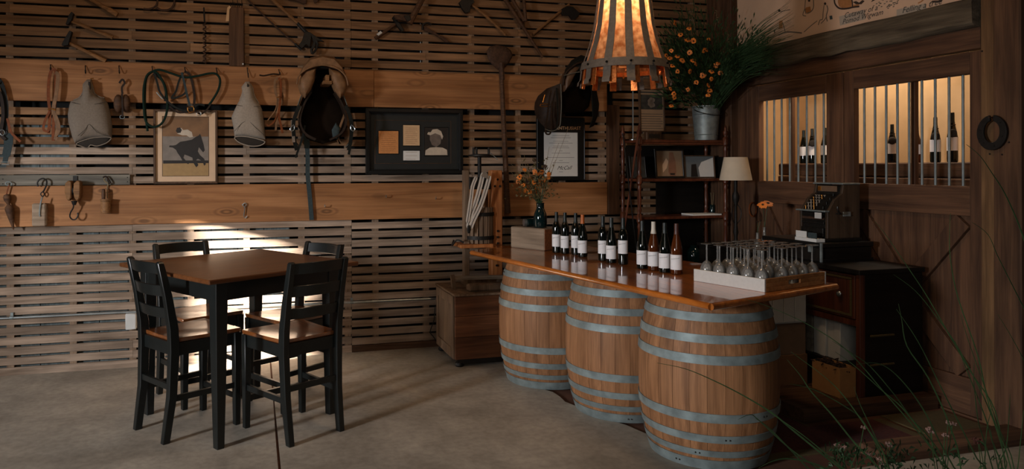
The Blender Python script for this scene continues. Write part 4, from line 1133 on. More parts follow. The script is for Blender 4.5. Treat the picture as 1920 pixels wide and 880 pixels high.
t = wthing('auger_bit', 'rusty spiral auger bit hanging point down on the upper slats', 'drill bit', 384, 20, 0.03)
cord(t, 'shank', [(383, 14), (384, 42)], 0.03, 0.006, 'iron', 2)
q = B(); a, c = W2(384, 42, 0.03), W2(384, 119, 0.03); hp = []
for i in range(97):
    u = i / 96; an = u * 2 * math.pi * 9
    hp.append(Vector((a.x + 0.010 * math.cos(an), a.y + 0.010 * math.sin(an), a.z + (c.z - a.z) * u)))
q.tube(hp, 0.0055, 6); part(t, 'spiral', q, 'rust')
t = wthing('wool_card', 'upright grey board with wire teeth and a pale paper tag', 'board tool', 444, 70, 0.01)
q = B(); p0, p1 = W2(430, 124, 0.03), W2(458, 15, 0.03); q.mm((p0.x, YW - 0.045, p0.z), (p1.x, YW - 0.003, p1.z)); part(t, 'board', q, 'oldz', bevel=0.003, smooth=False)
for k in range(6):
    x = p0.x + (p1.x - p0.x) * (0.12 + 0.15 * k); q = B(); q.tube([(x, YW - 0.03, p1.z - 0.01), (x + rnd.uniform(-.005, .005), YW - 0.035, p1.z + 0.04 + 0.02 * (k % 2))], 0.0025, 5); part(t, 'tooth', q, 'iron')
q = B(); q.prism(wpts([(424, 40), (427, 14), (431, 11), (434, 13), (431, 18), (430, 40)], 0.052), (0, -0.001, 0)); part(t, 'paper_tag', q, 'paper_warm', smooth=False)
q = B(); p = W2(456, 120, 0.045); q.lathe([(0.006, -0.002), (0.006, 0.003)], p, 8, 'y'); part(t, 'screw', q, 'steel')
t = wthing('long_hoe', 'long pale-handled hoe with forked iron head above the brown saddle', 'hoe', 575, 60, 0.03)
handle(t, (500, -12), (560, 45), 0.016, 0.013, 'handle_wood', 0.05); handle(t, (558, 43), (576, 62), 0.013, 0.016, 'iron', 0.05, 'socket')
plate(t, 'head', [(572, 60), (582, 62), (590, 68), (608, 79), (600, 78), (594, 78), (590, 90), (583, 103), (583, 92), (588, 80), (584, 68), (581, 90), (574, 84), (566, 92), (560, 86), (566, 78)], 0.04, 0.03, 'iron')
cord(t, 'curl', [(594, 76), (596, 84), (592, 94), (586, 100), (584, 92)], 0.08, 0.009, 'iron', 4)
t = wthing('iron_rod', 'long thin iron rod slanting down towards the hoe head', 'rod', 510, 35, 0.02)
cord(t, 'rod', [(455, -12), (480, 14), (520, 52), (556, 84)], 0.018, 0.006, 'rust', 3); cord(t, 'tip', [(554, 82), (562, 90), (566, 93)], 0.02, 0.01, 'iron', 2)
t = wthing('rusty_blade', 'rusty iron blade tool cut by the top edge, above the hoe', 'blade', 570, 2, 0.02)
plate(t, 'blade', [(534, -8), (560, -6), (575, -2), (575, 7), (570, 8), (556, 2), (540, -1)], 0.02, 0.012, 'rust'); plate(t, 'blade_end', [(586, -8), (600, -8), (596, 5), (590, 6)], 0.02, 0.014, 'rust')
t = wthing('mallet', 'short hammer with narrow head and pale-ringed dark handle, beneath the axe', 'hammer', 742, 45, 0.03)
handle(t, (743, 45), (704, 72), 0.010, 0.016, 'handle_dark'); handle(t, (716, 61), (709, 67), 0.0165, 0.0165, 'white_paint', name='pale_ring')
plate(t, 'head', [(735, 34), (738, 31), (748, 44), (757, 58), (753, 61), (744, 50)], 0.02, 0.034)
t = wthing('broad_axe', 'broad axe with thick slanting handle at the top of the slatted wall', 'axe', 775, 25, 0.03)
handle(t, (797, -10), (768, 44), 0.020, 0.028, 'handle_dark', 0.085); plate(t, 'head', [(738, 30), (750, 28), (764, 28), (772, 30), (772, 40), (764, 42), (752, 39), (742, 38)], 0.072, 0.03, 'rust')
plate(t, 'eye', [(758, 30), (768, 28), (772, 38), (764, 41)], 0.103, 0.01, 'iron')
t = wthing('sickle', 'small dark iron hook tool with a curved jaw right of the axe', 'hook', 800, 55, 0.02)
cord(t, 'jaw', [(793, 56), (794, 47), (802, 43), (810, 46)], 0.025, 0.009, 'iron'); plate(t, 'blade', [(794, 50), (802, 52), (820, 64), (836, 72), (844, 80), (836, 80), (816, 66), (796, 58)], 0.012, 0.012, 'rust')
t = wthing('felling_axe', 'light-handled axe with head up left of the crossed poles', 'axe', 900, 35, 0.03)
handle(t, (880, 4), (948, 65), 0.011, 0.014, 'handle_wood', bend=0.01); plate(t, 'head', [(860, 6), (868, -2), (884, -4), (889, 5), (882, 12), (880, 24), (872, 26), (866, 18)], 0.02, 0.03, 'iron')
t = wthing('long_pole_tool', 'dark long pole slanting down beside the crossed wooden bars', 'pole', 985, 50, 0.04)
handle(t, (940, -14), (1018, 108), 0.022, 0.012, 'handle_dark', 0.045)
t = wthing('long_fork', 'two-shafted dark wooden fork crossing behind the slanting pole', 'fork', 975, 20, 0.03)
handle(t, (954, -14), (984, 38), 0.014, 0.018, 'handle_dark', 0.085, 'tine'); handle(t, (982, -14), (986, 40), 0.014, 0.018, 'handle_dark', 0.09, 'tine')
t = wthing('broad_hatchet', 'hatchet with dark square blade, head up right of the crossed poles', 'axe', 1035, 35, 0.03)
handle(t, (1068, 8), (1000, 64), 0.010, 0.013, 'handle_wood'); plate(t, 'head', [(1052, 18), (1062, 12), (1074, 14), (1087, 26), (1078, 36), (1072, 38), (1066, 30), (1054, 30)], 0.025, 0.02, 'iron')
# scoop shovel, blade up
t = wthing('scoop_shovel', 'long shovel standing blade up against the wall by the press', 'shovel', 950, 420, 0.06)
q = B(); out = [(913, 96), (918, 88), (932, 84), (948, 87), (958, 94), (962, 104), (956, 116), (946, 126), (940, 134), (932, 130), (922, 120), (915, 110)]
q.pillow([W2(x, y, 0.05) for x, y in out], (0, -0.02, 0), (0, 0.006, 0)); part(t, 'blade', q, 'rust')
handle(t, (940, 128), (952, 400), 0.020, 0.026, 'handle_dark', 0.06); handle(t, (940, 118), (942, 150), 0.024, 0.024, 'rust', 0.065, 'socket')
# ================================================================== ON THE COUNTER
ZT_ = ZC_
def to_cam(p):
    d = Vector((0, 0, p.z)) - Vector((p.x, p.y, p.z)); return math.atan2(d.y, d.x)
SR = 0.85
BORD = [(r * SR, z) for r, z in [(0.030, 0.0), (0.0365, 0.004), (0.0375, 0.02), (0.0375, 0.185), (0.034, 0.203), (0.024, 0.222), (0.0155, 0.236), (0.0142, 0.25), (0.0142, 0.296), (0.0135, 0.30)]]
BURG = [(r * SR, z) for r, z in [(0.032, 0.0), (0.0395, 0.004), (0.0405, 0.02), (0.0405, 0.135), (0.038, 0.155), (0.031, 0.185), (0.021, 0.220), (0.0155, 0.245), (0.0145, 0.26), (0.0145, 0.292), (0.0135, 0.297)]]
def prof_r(P, z):
    for (r0, z0), (r1, z1) in zip(P, P[1:]):
        if z0 <= z <= z1: return r0 + (r1 - r0) * (z - z0) / max(1e-6, z1 - z0)
    return P[-1][0]
def make_bottle(label, P, gmat, cmat, cz, lz0, lz1, group, squig=True, name='wine_bottle'):
    t = thing(name, label, 'bottle', (0, 0, 0), group)
    q = B(); q.lathe(P, seg=22); part(t, 'glass_body', q, gmat)
    top = P[-1][1]
    zs = [cz + (top - cz) * k / 6 for k in range(7)]
    q = B(); q.lathe([(prof_r(P, z) + 0.0009, z) for z in zs[:-1]] + [(P[-1][0] + 0.0012, top + 0.001), (0.002, top + 0.0015)], seg=18); part(t, 'capsule', q, cmat)
    q = B(); vs = []; fs = []; n = 16; r = max(p[0] for p in P) + 0.0008
    for i in range(n + 1):
        a = R(-78 + 156 * i / n)
        vs += [Vector((r * math.cos(a), r * math.sin(a), lz0)), Vector((r * math.cos(a), r * math.sin(a), lz1))]
    for i in range(n): fs.append((2 * i, 2 * i + 2, 2 * i + 3, 2 * i + 1))
    q.add(vs, fs); lb = part(t, 'label', q, 'label')
    if squig:
        q = B(); rr = r + 0.0006
        zz = lz0 + (lz1 - lz0) * 0.74
        q.tube([(rr * math.cos(R(a)), rr * math.sin(R(a)), zz + 0.003 * math.sin(a * 0.5) + a * 0.00010) for a in range(-40, 41, 5)], 0.0009, 5); part(lb, 'label_print', q, M['label_ink'])
    return t
M['label_ink'] = pbr('grey_label_ink', (150, 148, 146), 0.8)
G1, G2, G3 = 'four bottles beside the weathered block', 'three bottles in the middle of the counter', 'four bottles nearest the glass tray'
BOT = [
    (1043, 478, BORD, 'glass_green', 'capsule_black', .23, .047, .137, G1, 'dark wine bottle with black capsule standing closest to the weathered block'),
    (1059, 480, BORD, 'glass_green', 'capsule_black', .23, .044, .132, G1, 'dark wine bottle with black capsule, second from the weathered block'),
    (1079, 482, BORD, 'glass_green', 'capsule_black', .23, .052, .140, G1, 'dark wine bottle just behind the orange-capped one'),
    (1092, 486, BURG, 'glass_green', 'capsule_orange', .235, .030, .118, G1, 'sloping dark wine bottle with an orange capsule'),
    (1130, 493, BORD, 'glass_green', 'capsule_black', .23, .050, .138, G2, 'left bottle of the middle trio on the counter'),
    (1146, 497, BURG, 'glass_green', 'capsule_black', .235, .028, .116, G2, 'sloping-shouldered bottle in the centre of the middle trio'),
    (1168, 500, BORD, 'glass_green', 'capsule_black', .23, .072, .158, G2, 'right bottle of the middle trio, label set highest'),
    (1204, 508, BURG, 'glass_green', 'capsule_black', .235, .028, .116, G3, 'sloping dark bottle left of the white-capped amber one'),
    (1225, 511, BURG, 'glass_amber', 'capsule_white', .225, .028, .116, G3, 'amber bottle with a white capsule'),
    (1246, 515, BURG, 'glass_green', 'capsule_black', .235, .028, .116, G3, 'sloping dark bottle between the two amber bottles'),
    (1268, 518, BURG, 'glass_amber', 'capsule_maroon', .235, .028, .116, G3, 'amber bottle with a maroon capsule, nearest the glass tray'),
]
for px, py, P, g, cm, cz, l0, l1, gr, lab in BOT:
    b_ = make_bottle(lab, P, g, cm, cz, l0, l1, gr)
    p = onZ(px, py - 4, ZT_); p.z = ZT_
    b_.location = p; b_.rotation_euler = (0, 0, to_cam(p) - R(16))

# ---- weathered block, vase and tipped jar
p0, p1 = onZ(957, 464, ZT_), onZ(1020, 471, ZT_)
dx = (p1 - p0); dx.z = 0; L0 = dx.length; an = math.atan2(dx.y, dx.x)
t = thing('timber_block', 'weathered grey timber block with orange end on the far end of the counter', 'block', (0, 0, 0))
q = B(); q.mm((0, 0, 0), (L0, 0.15, 0.165)); part(t, 'timber', q, 'pine', bevel=0.006, smooth=False)
q = B(); q.mm((L0 + 0.0005, 0.004, 0.004), (L0 + 0.003, 0.146, 0.161)); part(t, 'end_grain', q, 'block_end', smooth=False)
t.location = (p0.x, p0.y, ZT_ + 0.0005); t.rotation_euler = (0, 0, an)
ux, uy = Vector((math.cos(an), math.sin(an), 0)), Vector((-math.sin(an), math.cos(an), 0))
ZB2 = ZT_ + 0.166
vc = p0 + ux * (L0 * 0.70) + uy * 0.075; vc.z = ZB2
t = thing('glass_vase', 'dark teal glass vase holding the small orange bouquet', 'vase', vc[:])
q = B(); q.lathe([(0.030, 0), (0.048, 0.004), (0.052, 0.02), (0.052, 0.085), (0.047, 0.11), (0.036, 0.135), (0.030, 0.15), (0.030, 0.185), (0.035, 0.192), (0.031, 0.192), (0.026, 0.185), (0.026, 0.15)], vc, 24); part(t, 'glass_body', q, 'glass_teal')
jc = p0 + ux * (L0 * 0.40) + uy * 0.10; jc.z = ZB2 + 0.034
t = thing('small_jar', 'small dark glass jar lying on its side beside the teal vase', 'jar', (jc.x, jc.y, ZB2))
q = B(); q.lathe([(0.024, -0.05), (0.033, -0.045), (0.033, 0.02), (0.026, 0.035)], jc, 18, 'x'); part(t, 'glass_body', q, 'glass_teal')
q = B(); q.lathe([(0.028, -0.072), (0.028, -0.051)], jc, 18, 'x'); part(t, 'lid', q, 'steel')

def daisy(t, name, c, r, face, mat='petal', n=9, cmat='floret'):
    """flower head facing direction 'face'"""
    f = Vector(face).normalized(); u = f.orthogonal().normalized(); v = f.cross(u)
    q = B(); a0 = rnd.uniform(0, 6); r0_ = r
    for k in range(n):
        a = a0 + 2 * math.pi * k / n; d = u * math.cos(a) + v * math.sin(a); s_ = f.cross(d)
        w_ = r * 0.34; r = r0_ * rnd.uniform(0.75, 1.1)
        q.add([c + d * r * 0.2 - s_ * w_ * 0.4, c + d * r * 0.2 + s_ * w_ * 0.4, c + d * r * 0.75 + s_ * w_ - f * r * 0.06, c + d * r - f * r * 0.18, c + d * r * 0.75 - s_ * w_ - f * r * 0.06], [(0, 1, 2, 3, 4)])
    o = part(t, name, q, mat, smooth=False)
    q = B(); rings = []
    for k, h in ((0.27, -0.02), (0.25, 0.10), (0.14, 0.18), (0.02, 0.2)):
        rings.append([c + (u * math.cos(2 * math.pi * j / 8) + v * math.sin(2 * math.pi * j / 8)) * r * k + f * h * r for j in range(8)])
    q.loft(rings); part(o, 'flower_centre', q, cmat)
    return o
def leaf_strip(q, a, c, w_, bend):
    a, c = Vector(a), Vector(c); m_ = (a + c) / 2 + Vector(bend)
    s_ = (c - a).cross(Vector((0.3, -1, 0.2))).normalized() * w_
    q.add([a, m_ - s_, c, m_ + s_], [(0, 1, 2, 3)])

M['leaf_olive'] = pbr('olive_leaf', (92, 82, 46), 0.7, var=0.4, scale=90)
# small bouquet in the teal vase
t = thing('small_bouquet', 'loose bouquet of orange flowers and dry stems in the teal vase', 'flowers', vc[:])
neck = vc + Vector((0, 0, 0.185))
yv = vc.y
HEADS = [(974, 332), (972, 341), (984, 318), (990, 345), (996, 349), (986, 358), (993, 360), (1003, 323), (1007, 326), (1001, 342), (1003, 350), (1008, 349), (1006, 357), (1004, 364), (1013, 339), (1019, 337), (1024, 341), (1028, 334), (981, 347), (995, 336), (1030, 327), (1016, 322)]
qs = B()
for i, (px, py) in enumerate(HEADS):
    h = onY(px, py, yv + rnd.uniform(-0.05, 0.05))
    daisy(t, 'flower', h, rnd.uniform(0.018, 0.026), (rnd.uniform(-.6, .4), -1, rnd.uniform(-.1, .7)), 'petal', 8, 'petal' if i % 3 else 'floret')
    mid = (neck + h) / 2 + Vector((rnd.uniform(-.01, .01), 0, 0.01))
    qs.tube(smooth_pts([neck + Vector((rnd.uniform(-.012, .012), 0, -0.03)), mid, h], 3), 0.0016, 5)
part(t, 'stems', qs, 'leaf')['kind'] = 'stuff'
for px, py in ((1002, 300), (1022, 312), (988, 340)):
    h = onY(px, py, yv); daisy(t, 'dark_flower', h, 0.022, (-.2, -1, .5), 'floret', 7)
    q = B(); q.tube(smooth_pts([neck, (neck + h) / 2 + Vector((.006, 0, 0)), h], 3), 0.0016, 5); part(t, 'stem', q, 'leaf')
for tip, mid in (((975, 286), (986, 330)), ((983, 290), (988, 318)), ((958, 308), (975, 325)), ((1066, 240), (1036, 318)), ((1048, 268), (1030, 318)), ((1030, 275), (1022, 320)), ((955, 318), (968, 334)), ((1042, 300), (1026, 330))):
    a, c = onY(tip[0], tip[1], yv - 0.03), onY(mid[0], mid[1], yv)
    q = B(); q.tube(smooth_pts([neck, c, a], 4), [0.002] * 5 + [0.0012] * 4, 5); part(t, 'dry_stem', q, 'leaf_dry')
qf = B()
for i in range(420):
    px, py = rnd.gauss(1001, 17), rnd.gauss(348, 19)
    if py > 375: continue
    h = onY(px, py, yv + rnd.uniform(-0.06, 0.06))
    leaf_strip(qf, h, h + Vector((rnd.uniform(-.03, .03), rnd.uniform(-.02, .02), rnd.uniform(-.02, .035))), 0.006, (0, 0, 0.004))
part(t, 'foliage', qf, 'leaf_olive', smooth=False)['kind'] = 'stuff'
for i in range(6):
    a = R(60 * i + 10); c = neck + Vector((0.05 * math.cos(a), 0.05 * math.sin(a), 0.02 + 0.01 * (i % 2)))
    q = B(); q.ribbon(smooth_pts([neck, neck + Vector((0.02 * math.cos(a), 0.02 * math.sin(a), 0.02)), c], 3), [0.006, .012, .016, .014, .01, .006, .002], 0.001, (0, 0, 1)); part(t, 'leaf', q, 'leaf')

# ---- tray of upturned wine glasses
Pt, Qt = onZ(1300, 527, ZT_), onZ(1433, 549, ZT_)
ex = (Qt - Pt); ex.z = 0; LW = ex.length; ex.normalize(); ey = Vector((-ex.y, ex.x, 0)); DW = 0.52
tr = thing('serving_tray', 'white wooden serving tray with cut handle holding upturned glasses', 'tray', (Pt.x, Pt.y, ZT_ + 0.0005))
def tb_(n, a, c, mat='tray'):
    q = B(); q.mm(a, c); m4 = Matrix((ex, ey, Vector((0, 0, 1)))).transposed().to_4x4(); m4.translation = Vector((Pt.x, Pt.y, ZT_ + 0.0005)); q.xf(m4)
    return part(tr, n, q, mat, bevel=0.0015, smooth=False)
TH2, HT = 0.012, 0.066
tb_('tray_floor', (TH2, TH2, 0), (LW - TH2, DW - TH2, 0.008))
tb_('tray_side', (0, 0, 0), (LW, TH2, HT)); tb_('tray_side', (0, DW - TH2, 0), (LW, DW, HT))
M['tray_end'] = wood('tray_end_warm_shade', (150, 98, 54), (186, 128, 76), 'y', 0.6)  # warm shade on the white tray's ends, put into their colour
for x0 in (0, LW - TH2):
    m_ = DW * 0.47
    a, c = (m_ - 0.048, m_ + 0.048)
    e = tb_('tray_end', (x0, TH2, 0), (x0 + TH2, DW - TH2, 0.024), 'tray_end')
    for seg in (((x0, TH2, 0.024), (x0 + TH2, a, 0.046)), ((x0, c, 0.024), (x0 + TH2, DW - TH2, 0.046)), ((x0, TH2, 0.046), (x0 + TH2, DW - TH2, HT))):
        tb_('tray_end', seg[0], seg[1], 'tray_end')
gl = thing('wine_glass', 'upturned clear wine glass standing on its rim in the white tray', 'wine glass', (0, 0, 0), 'upturned glasses in the tray')
bowl = [(0.0285, 0.0), (0.0335, 0.03), (0.0355, 0.05), (0.034, 0.068), (0.028, 0.086), (0.018, 0.099), (0.007, 0.106), (0.0055, 0.108)]
inner = [(r - 0.0013, z - (0.0 if z < 0.09 else 0.003)) for r, z in bowl]
q = B(); q.lathe(bowl + [(0.0005, 0.108)] + [(0.0005, 0.1035)] + list(reversed(inner[:-1])), seg=18, cap=False)
n_ = 18; k_ = len(bowl) + 2 + len(inner) - 1
q.f += [((k_ - 1) * n_ + j, (k_ - 1) * n_ + (j + 1) % n_, (j + 1) % n_, j) for j in range(n_)]
part(gl, 'bowl', q, 'glass')
q = B(); q.lathe([(0.0055, 0.1085), (0.005, 0.115), (0.0046, 0.15), (0.005, 0.185), (0.006, 0.193)], seg=10); part(gl, 'stem', q, 'glass')
q = B(); q.lathe([(0.006, 0.1935), (0.022, 0.1965), (0.033, 0.1985), (0.033, 0.2), (0.004, 0.2)], seg=20); part(gl, 'foot', q, 'glass')
k = 0
ORD = ('first', 'second', 'third', 'fourth', 'fifth', 'sixth')
for i in range(5):
    for j in range(6):
        if i == 4 and j in (1,): continue
        x = 0.05 + (LW - 0.10) * i / 4 + rnd.uniform(-.004, .004); y = 0.05 + (DW - 0.10) * j / 5 + rnd.uniform(-.004, .004)
        g_ = gl if k == 0 else copy_tree(gl)
        p = Vector((Pt.x, Pt.y, ZT_ + 0.009)) + ex * x + ey * y
        g_['label'] = 'upturned wine glass in the white tray, %s row, %s from its cut handle' % (('nearest', 'second', 'middle', 'fourth', 'farthest')[i], ORD[j]); g_['group'] = 'upturned glasses in the tray'; g_.location = p; g_.rotation_euler = (0, 0, k * 0.7); k += 1

# ================================================================== PENDANT LAMP
pc_ = Vector((2.07, 3.79, 0))
t = thing('pendant_lamp', 'pendant lamp of bowed iron barrel hoops around a glowing copper liner', 'lamp', (pc_.x, pc_.y, 1.95))
def lr(z):
    z0 = z - 2.075
    if z0 < 0: return 0.240 - z0 * 0.12
    return 0.240 - 0.41 * z0 + 0.46 * z0 * z0 if z0 < 0.446 else 0.1486 - 0.05 * (z0 - 0.446)
def ring_pts(r, z, n=40): return [Vector((pc_.x + r * math.cos(2 * math.pi * j / n), pc_.y + r * math.sin(2 * math.pi * j / n), z)) for j in range(n)]
NST = 12
M['copper'] = pbr('hammered_copper', (214, 122, 62), 0.35, 0.85, bump=0.4, scale=70, var=0.25)
m, nt, b_ = base_mat('glowing_copper_liner')
tr_ = N(nt, 'ShaderNodeBsdfTranslucent'); df = N(nt, 'ShaderNodeBsdfDiffuse'); mxs = N(nt, 'ShaderNodeMixShader'); mxs.inputs[0].default_value = 0.35
nz_ = N(nt, 'ShaderNodeTexNoise'); nz_.inputs['Scale'].default_value = 30; nz_.inputs['Detail'].default_value = 6
tc_ = N(nt, 'ShaderNodeTexCoord'); nt.links.new(tc_.outputs['Object'], nz_.inputs['Vector'])
rp_ = N(nt, 'ShaderNodeValToRGB'); rp_.color_ramp.elements[0].color = C4((178, 112, 66)); rp_.color_ramp.elements[1].color = C4((234, 184, 136)); rp_.color_ramp.elements[0].position = 0.35; rp_.color_ramp.elements[1].position = 0.65
nt.links.new(nz_.outputs['Fac'], rp_.inputs['Fac']); nt.links.new(rp_.outputs['Color'], tr_.inputs['Color']); nt.links.new(rp_.outputs['Color'], df.inputs['Color'])
nt.links.new(tr_.outputs[0], mxs.inputs[1]); nt.links.new(df.outputs[0], mxs.inputs[2]); nt.links.new(mxs.outputs[0], nt.nodes['Material Output'].inputs['Surface'])
M['liner'] = m
q = B(); q.loft([ring_pts(lr(z) - 0.014, z) for z in (2.06, 2.15, 2.25, 2.35, 2.45, 2.55, 2.65, 2.78, 2.9)], cap=False); part(t, 'liner', q, 'liner')
for i in range(NST):
    a = 2 * math.pi * (i + 0.32) / NST
    d = Vector((math.cos(a), math.sin(a), 0)); s_ = Vector((-d.y, d.x, 0))
    path = [pc_ + d * (lr(z) + 0.002) + Vector((0, 0, z)) for z in (2.9, 2.75, 2.6, 2.45, 2.3, 2.2, 2.1, 2.05, 2.0)]
    path += [pc_ + d * (lr(2.0) + 0.014) + Vector((0, 0, 1.985)), pc_ + d * (lr(2.0) + 0.016) + Vector((0, 0, 1.965))]
    wd = [0.026, 0.028, 0.032, 0.036, 0.040, 0.042, 0.044, 0.044, 0.044, 0.044, 0.044]
    rings = []
    for p, w_ in zip(path, wd): rings.append([p + s_ * w_ / 2, p - s_ * w_ / 2, p - s_ * w_ / 2 - d * 0.004, p + s_ * w_ / 2 - d * 0.004])
    q = B(); q.loft(rings); part(t, 'hoop_strip', q, 'strip_iron', ang=60)
    a2 = a + 0.13; d = Vector((math.cos(a2), math.sin(a2), 0)); s_ = Vector((-d.y, d.x, 0)); rings = []
    for z in (2.10, 2.05, 2.0, 1.958):
        p = pc_ + d * (lr(z) - 0.009) + Vector((0, 0, z)); rings.append([p + s_ * 0.02, p - s_ * 0.02, p - s_ * 0.02 - d * 0.007, p + s_ * 0.02 - d * 0.007])
    q = B(); q.loft(rings); part(t, 'copper_tab', q, 'copper', bevel=0.002)
    q = B(); p = pc_ + Vector((math.cos(a), math.sin(a), 0)) * (lr(2.075) + 0.012) + Vector((0, 0, 2.075)); q.lathe([(0.007, -0.003), (0.006, 0.003)], p, 8, 'y'); part(t, 'rivet', q, 'iron')
rings = [ring_pts(lr(2.052) + 0.004, 2.052), ring_pts(lr(2.052) + 0.009, 2.052), ring_pts(lr(2.098) + 0.009, 2.098), ring_pts(lr(2.098) + 0.004, 2.098)]
q = B(); q.loft(rings + [rings[0]], cap=False); part(t, 'band', q, 'strip_iron', ang=30)
rings = [ring_pts(0.205, 2.04), ring_pts(0.218, 2.04), ring_pts(0.218, 2.066), ring_pts(0.205, 2.066)]
q = B(); q.loft(rings + [rings[0]], cap=False); part(t, 'inner_ring', q, 'copper', ang=30)
for an in (215, 245, 290, 330):
    d = Vector((math.cos(R(an)), math.sin(R(an)), 0)); q = B(); p = pc_ + d * 0.20 + Vector((0, 0, 2.03)); q.lathe([(0.002, -0.012), (0.009, -0.008), (0.012, 0), (0.009, 0.008), (0.002, 0.012)], p, 10); part(t, 'copper_knob', q, 'copper')
q = B(); q.lathe([(0.134, 2.895), (0.138, 2.9), (0.10, 2.93), (0.02, 2.96), (0.012, 3.0)], pc_, 20); part(t, 'cap', q, 'iron')
q = B(); q.tube([pc_ + Vector((0, 0, 2.98)), pc_ + Vector((0, 0, 4.2))], 0.006, 8); part(t, 'hanging_rod', q, 'iron')
q = B(); q.tube([pc_ + Vector((-0.02, -0.03, 2.35)), pc_ + Vector((-0.02, -0.03, 2.02))], 0.0015, 5); q.lathe([(0.001, 0), (0.005, 0.004), (0.004, 0.02)], pc_ + Vector((-0.02, -0.03, 2.0)), 8); part(t, 'pull_chain', q, 'brass')
m, nt, b_ = base_mat('lit_bulb'); b_.inputs['Emission Color'].default_value = (1, 0.72, 0.42, 1); b_.inputs['Emission Strength'].default_value = 18
q = B(); q.lathe([(0.004, -0.04), (0.024, -0.03), (0.034, 0), (0.026, 0.03), (0.014, 0.055)], pc_ + Vector((0, 0, 2.50)), 16); part(t, 'bulb', q, m)
q = B(); q.tube([pc_ + Vector((0, 0, 2.558)), pc_ + Vector((0, 0, 2.93))], 0.012, 8); part(t, 'socket', q, 'brass')
lamp('pendant_bulb', 'POINT', pc_ + Vector((0, 0, 2.44)), pc_, 5, (1.0, 0.76, 0.52), shadow_soft_size=0.03)

# ================================================================== PRESS AND CRATE
t = thing('wooden_crate', 'dark panelled wooden crate on feet, standing on the floor left of the barrels', 'crate', (1.74, 5.56, 0))
CX0, CX1, CY0, CY1 = 1.475, 2.02, 5.27, 5.84
zz = [0.055, 0.22, 0.38, 0.53]
for a, c in zip(zz, zz[1:]):
    q = B(); q.mm((CX0, CY0, a + 0.001), (CX1, CY0 + 0.025, c - 0.001)); part(t, 'front_board', q, 'trunk', bevel=0.003, smooth=False)
    q = B(); q.mm((CX0, CY1 - 0.025, a + 0.001), (CX1, CY1, c - 0.001)); part(t, 'back_board', q, 'trunk', smooth=False)
for x0, x1 in ((CX0 - 0.012, CX0 + 0.012), (CX1 - 0.012, CX1 + 0.012)):
    q = B(); q.mm((x0 + 0.01, CY0 + 0.03, 0.08), (x1 - 0.004, CY1 - 0.03, 0.51)); part(t, 'side_panel', q, 'press_dark', smooth=False)
    for a, c in (((x0, CY0 + 0.026, 0.055), (x1, CY0 + 0.085, 0.53)), ((x0, CY1 - 0.085, 0.055), (x1, CY1 - 0.026, 0.53)), ((x0, CY0 + 0.085, 0.055), (x1, CY1 - 0.085, 0.13)), ((x0, CY0 + 0.085, 0.46), (x1, CY1 - 0.085, 0.53))):
        q = B(); q.mm(a, c); part(t, 'side_rail', q, 'press_dark', bevel=0.003, smooth=False)
q = B(); q.mm((CX0 - 0.01, CY0 - 0.01, 0.531), (CX1 + 0.01, CY1 + 0.01, 0.548)); part(t, 'top_board', q, 'press_dark', bevel=0.003, smooth=False)
q = B(); q.mm((CX0 + 0.02, CY0 + 0.01, 0.02), (CX1 - 0.02, CY0 + 0.05, 0.054)); q.mm((CX0 + 0.02, CY1 - 0.05, 0.02), (CX1 - 0.02, CY1 - 0.01, 0.054)); part(t, 'base_skid', q, 'ebony', smooth=False)
for x in (CX0 + 0.04, CX1 - 0.04):
    for y in (CY0 + 0.035, CY1 - 0.035):
        q = B(); q.lathe([(0.03, 0), (0.036, 0.01), (0.03, 0.03)], (x, y, 0), 12); part(t, 'foot', q, 'ebony')
t = thing('fruit_press', 'old wooden screw press with slatted basket standing on the dark crate', 'press', (1.81, 5.70, 0.548))
PY = 5.70
xl, xr = onY(873, 400, PY).x, onY(929, 400, PY).x
q = B(); q.mm((xl - 0.022, PY - 0.03, 0.60), (xl + 0.022, PY + 0.03, 1.475)); part(t, 'post', q, 'press_dark', bevel=0.004, smooth=False)
q = B(); q.mm((xr - 0.05, PY - 0.045, 0.60), (xr + 0.045, PY + 0.045, 1.475)); part(t, 'post', q, 'press', bevel=0.006, smooth=False)
for dz, dx2 in ((1.40, 0.0), (1.345, -0.025), (1.345, 0.02), (0.98, 0.0), (0.93, 0.0), (0.88, 0), (0.70, -0.01)):
    q = B(); q.lathe([(0.010, -0.012), (0.007, 0)], (xr + dx2, PY - 0.045, dz), 8, 'y'); part(t, 'bolt', q, 'iron')
q = B(); q.mm((xl + 0.022, PY - 0.035, 1.32), (xr - 0.05, PY + 0.035, 1.42)); part(t, 'cross_beam', q, 'ebony', bevel=0.004, smooth=False)
q = B(); q.lathe([(0.016, 1.12), (0.016, 1.60)], ((xl + xr) / 2 - 0.01, PY, 0), 12); part(t, 'screw', q, 'iron')
cxp = (xl + xr) / 2 - 0.005
q = B(); q.lathe([(0.06, 1.585), (0.095, 1.59), (0.095, 1.602), (0.06, 1.607)], (cxp, PY, 0), 24); part(t, 'hand_wheel', q, 'iron')
for dx2 in (-0.055, -0.03, 0.075):
    q = B(); q.lathe([(0.01, 1.605), (0.01, 1.66)], (cxp + dx2, PY, 0), 8); part(t, 'wheel_lug', q, 'iron')
q = B(); q.tube([(cxp + 0.08, PY - 0.02, 1.62), (cxp + 0.14, PY - 0.04, 1.56)], 0.004, 6); part(t, 'handle_pin', q, 'steel')
for k in range(18):
    a = 2 * math.pi * k / 18; r = 0.108; cx2 = (xl + xr) / 2 - 0.01
    q = B(); d = Vector((math.cos(a), math.sin(a), 0)); s_ = Vector((-d.y, d.x, 0)); m3 = Matrix((d, s_, Vector((0, 0, 1)))).transposed()
    q.box((cx2 + r * math.cos(a), PY - 0.0 + r * math.sin(a) * 0.9, 1.03), (0.012, 0.027, 0.29), m3); part(t, 'basket_slat', q, 'press_dark', smooth=False)
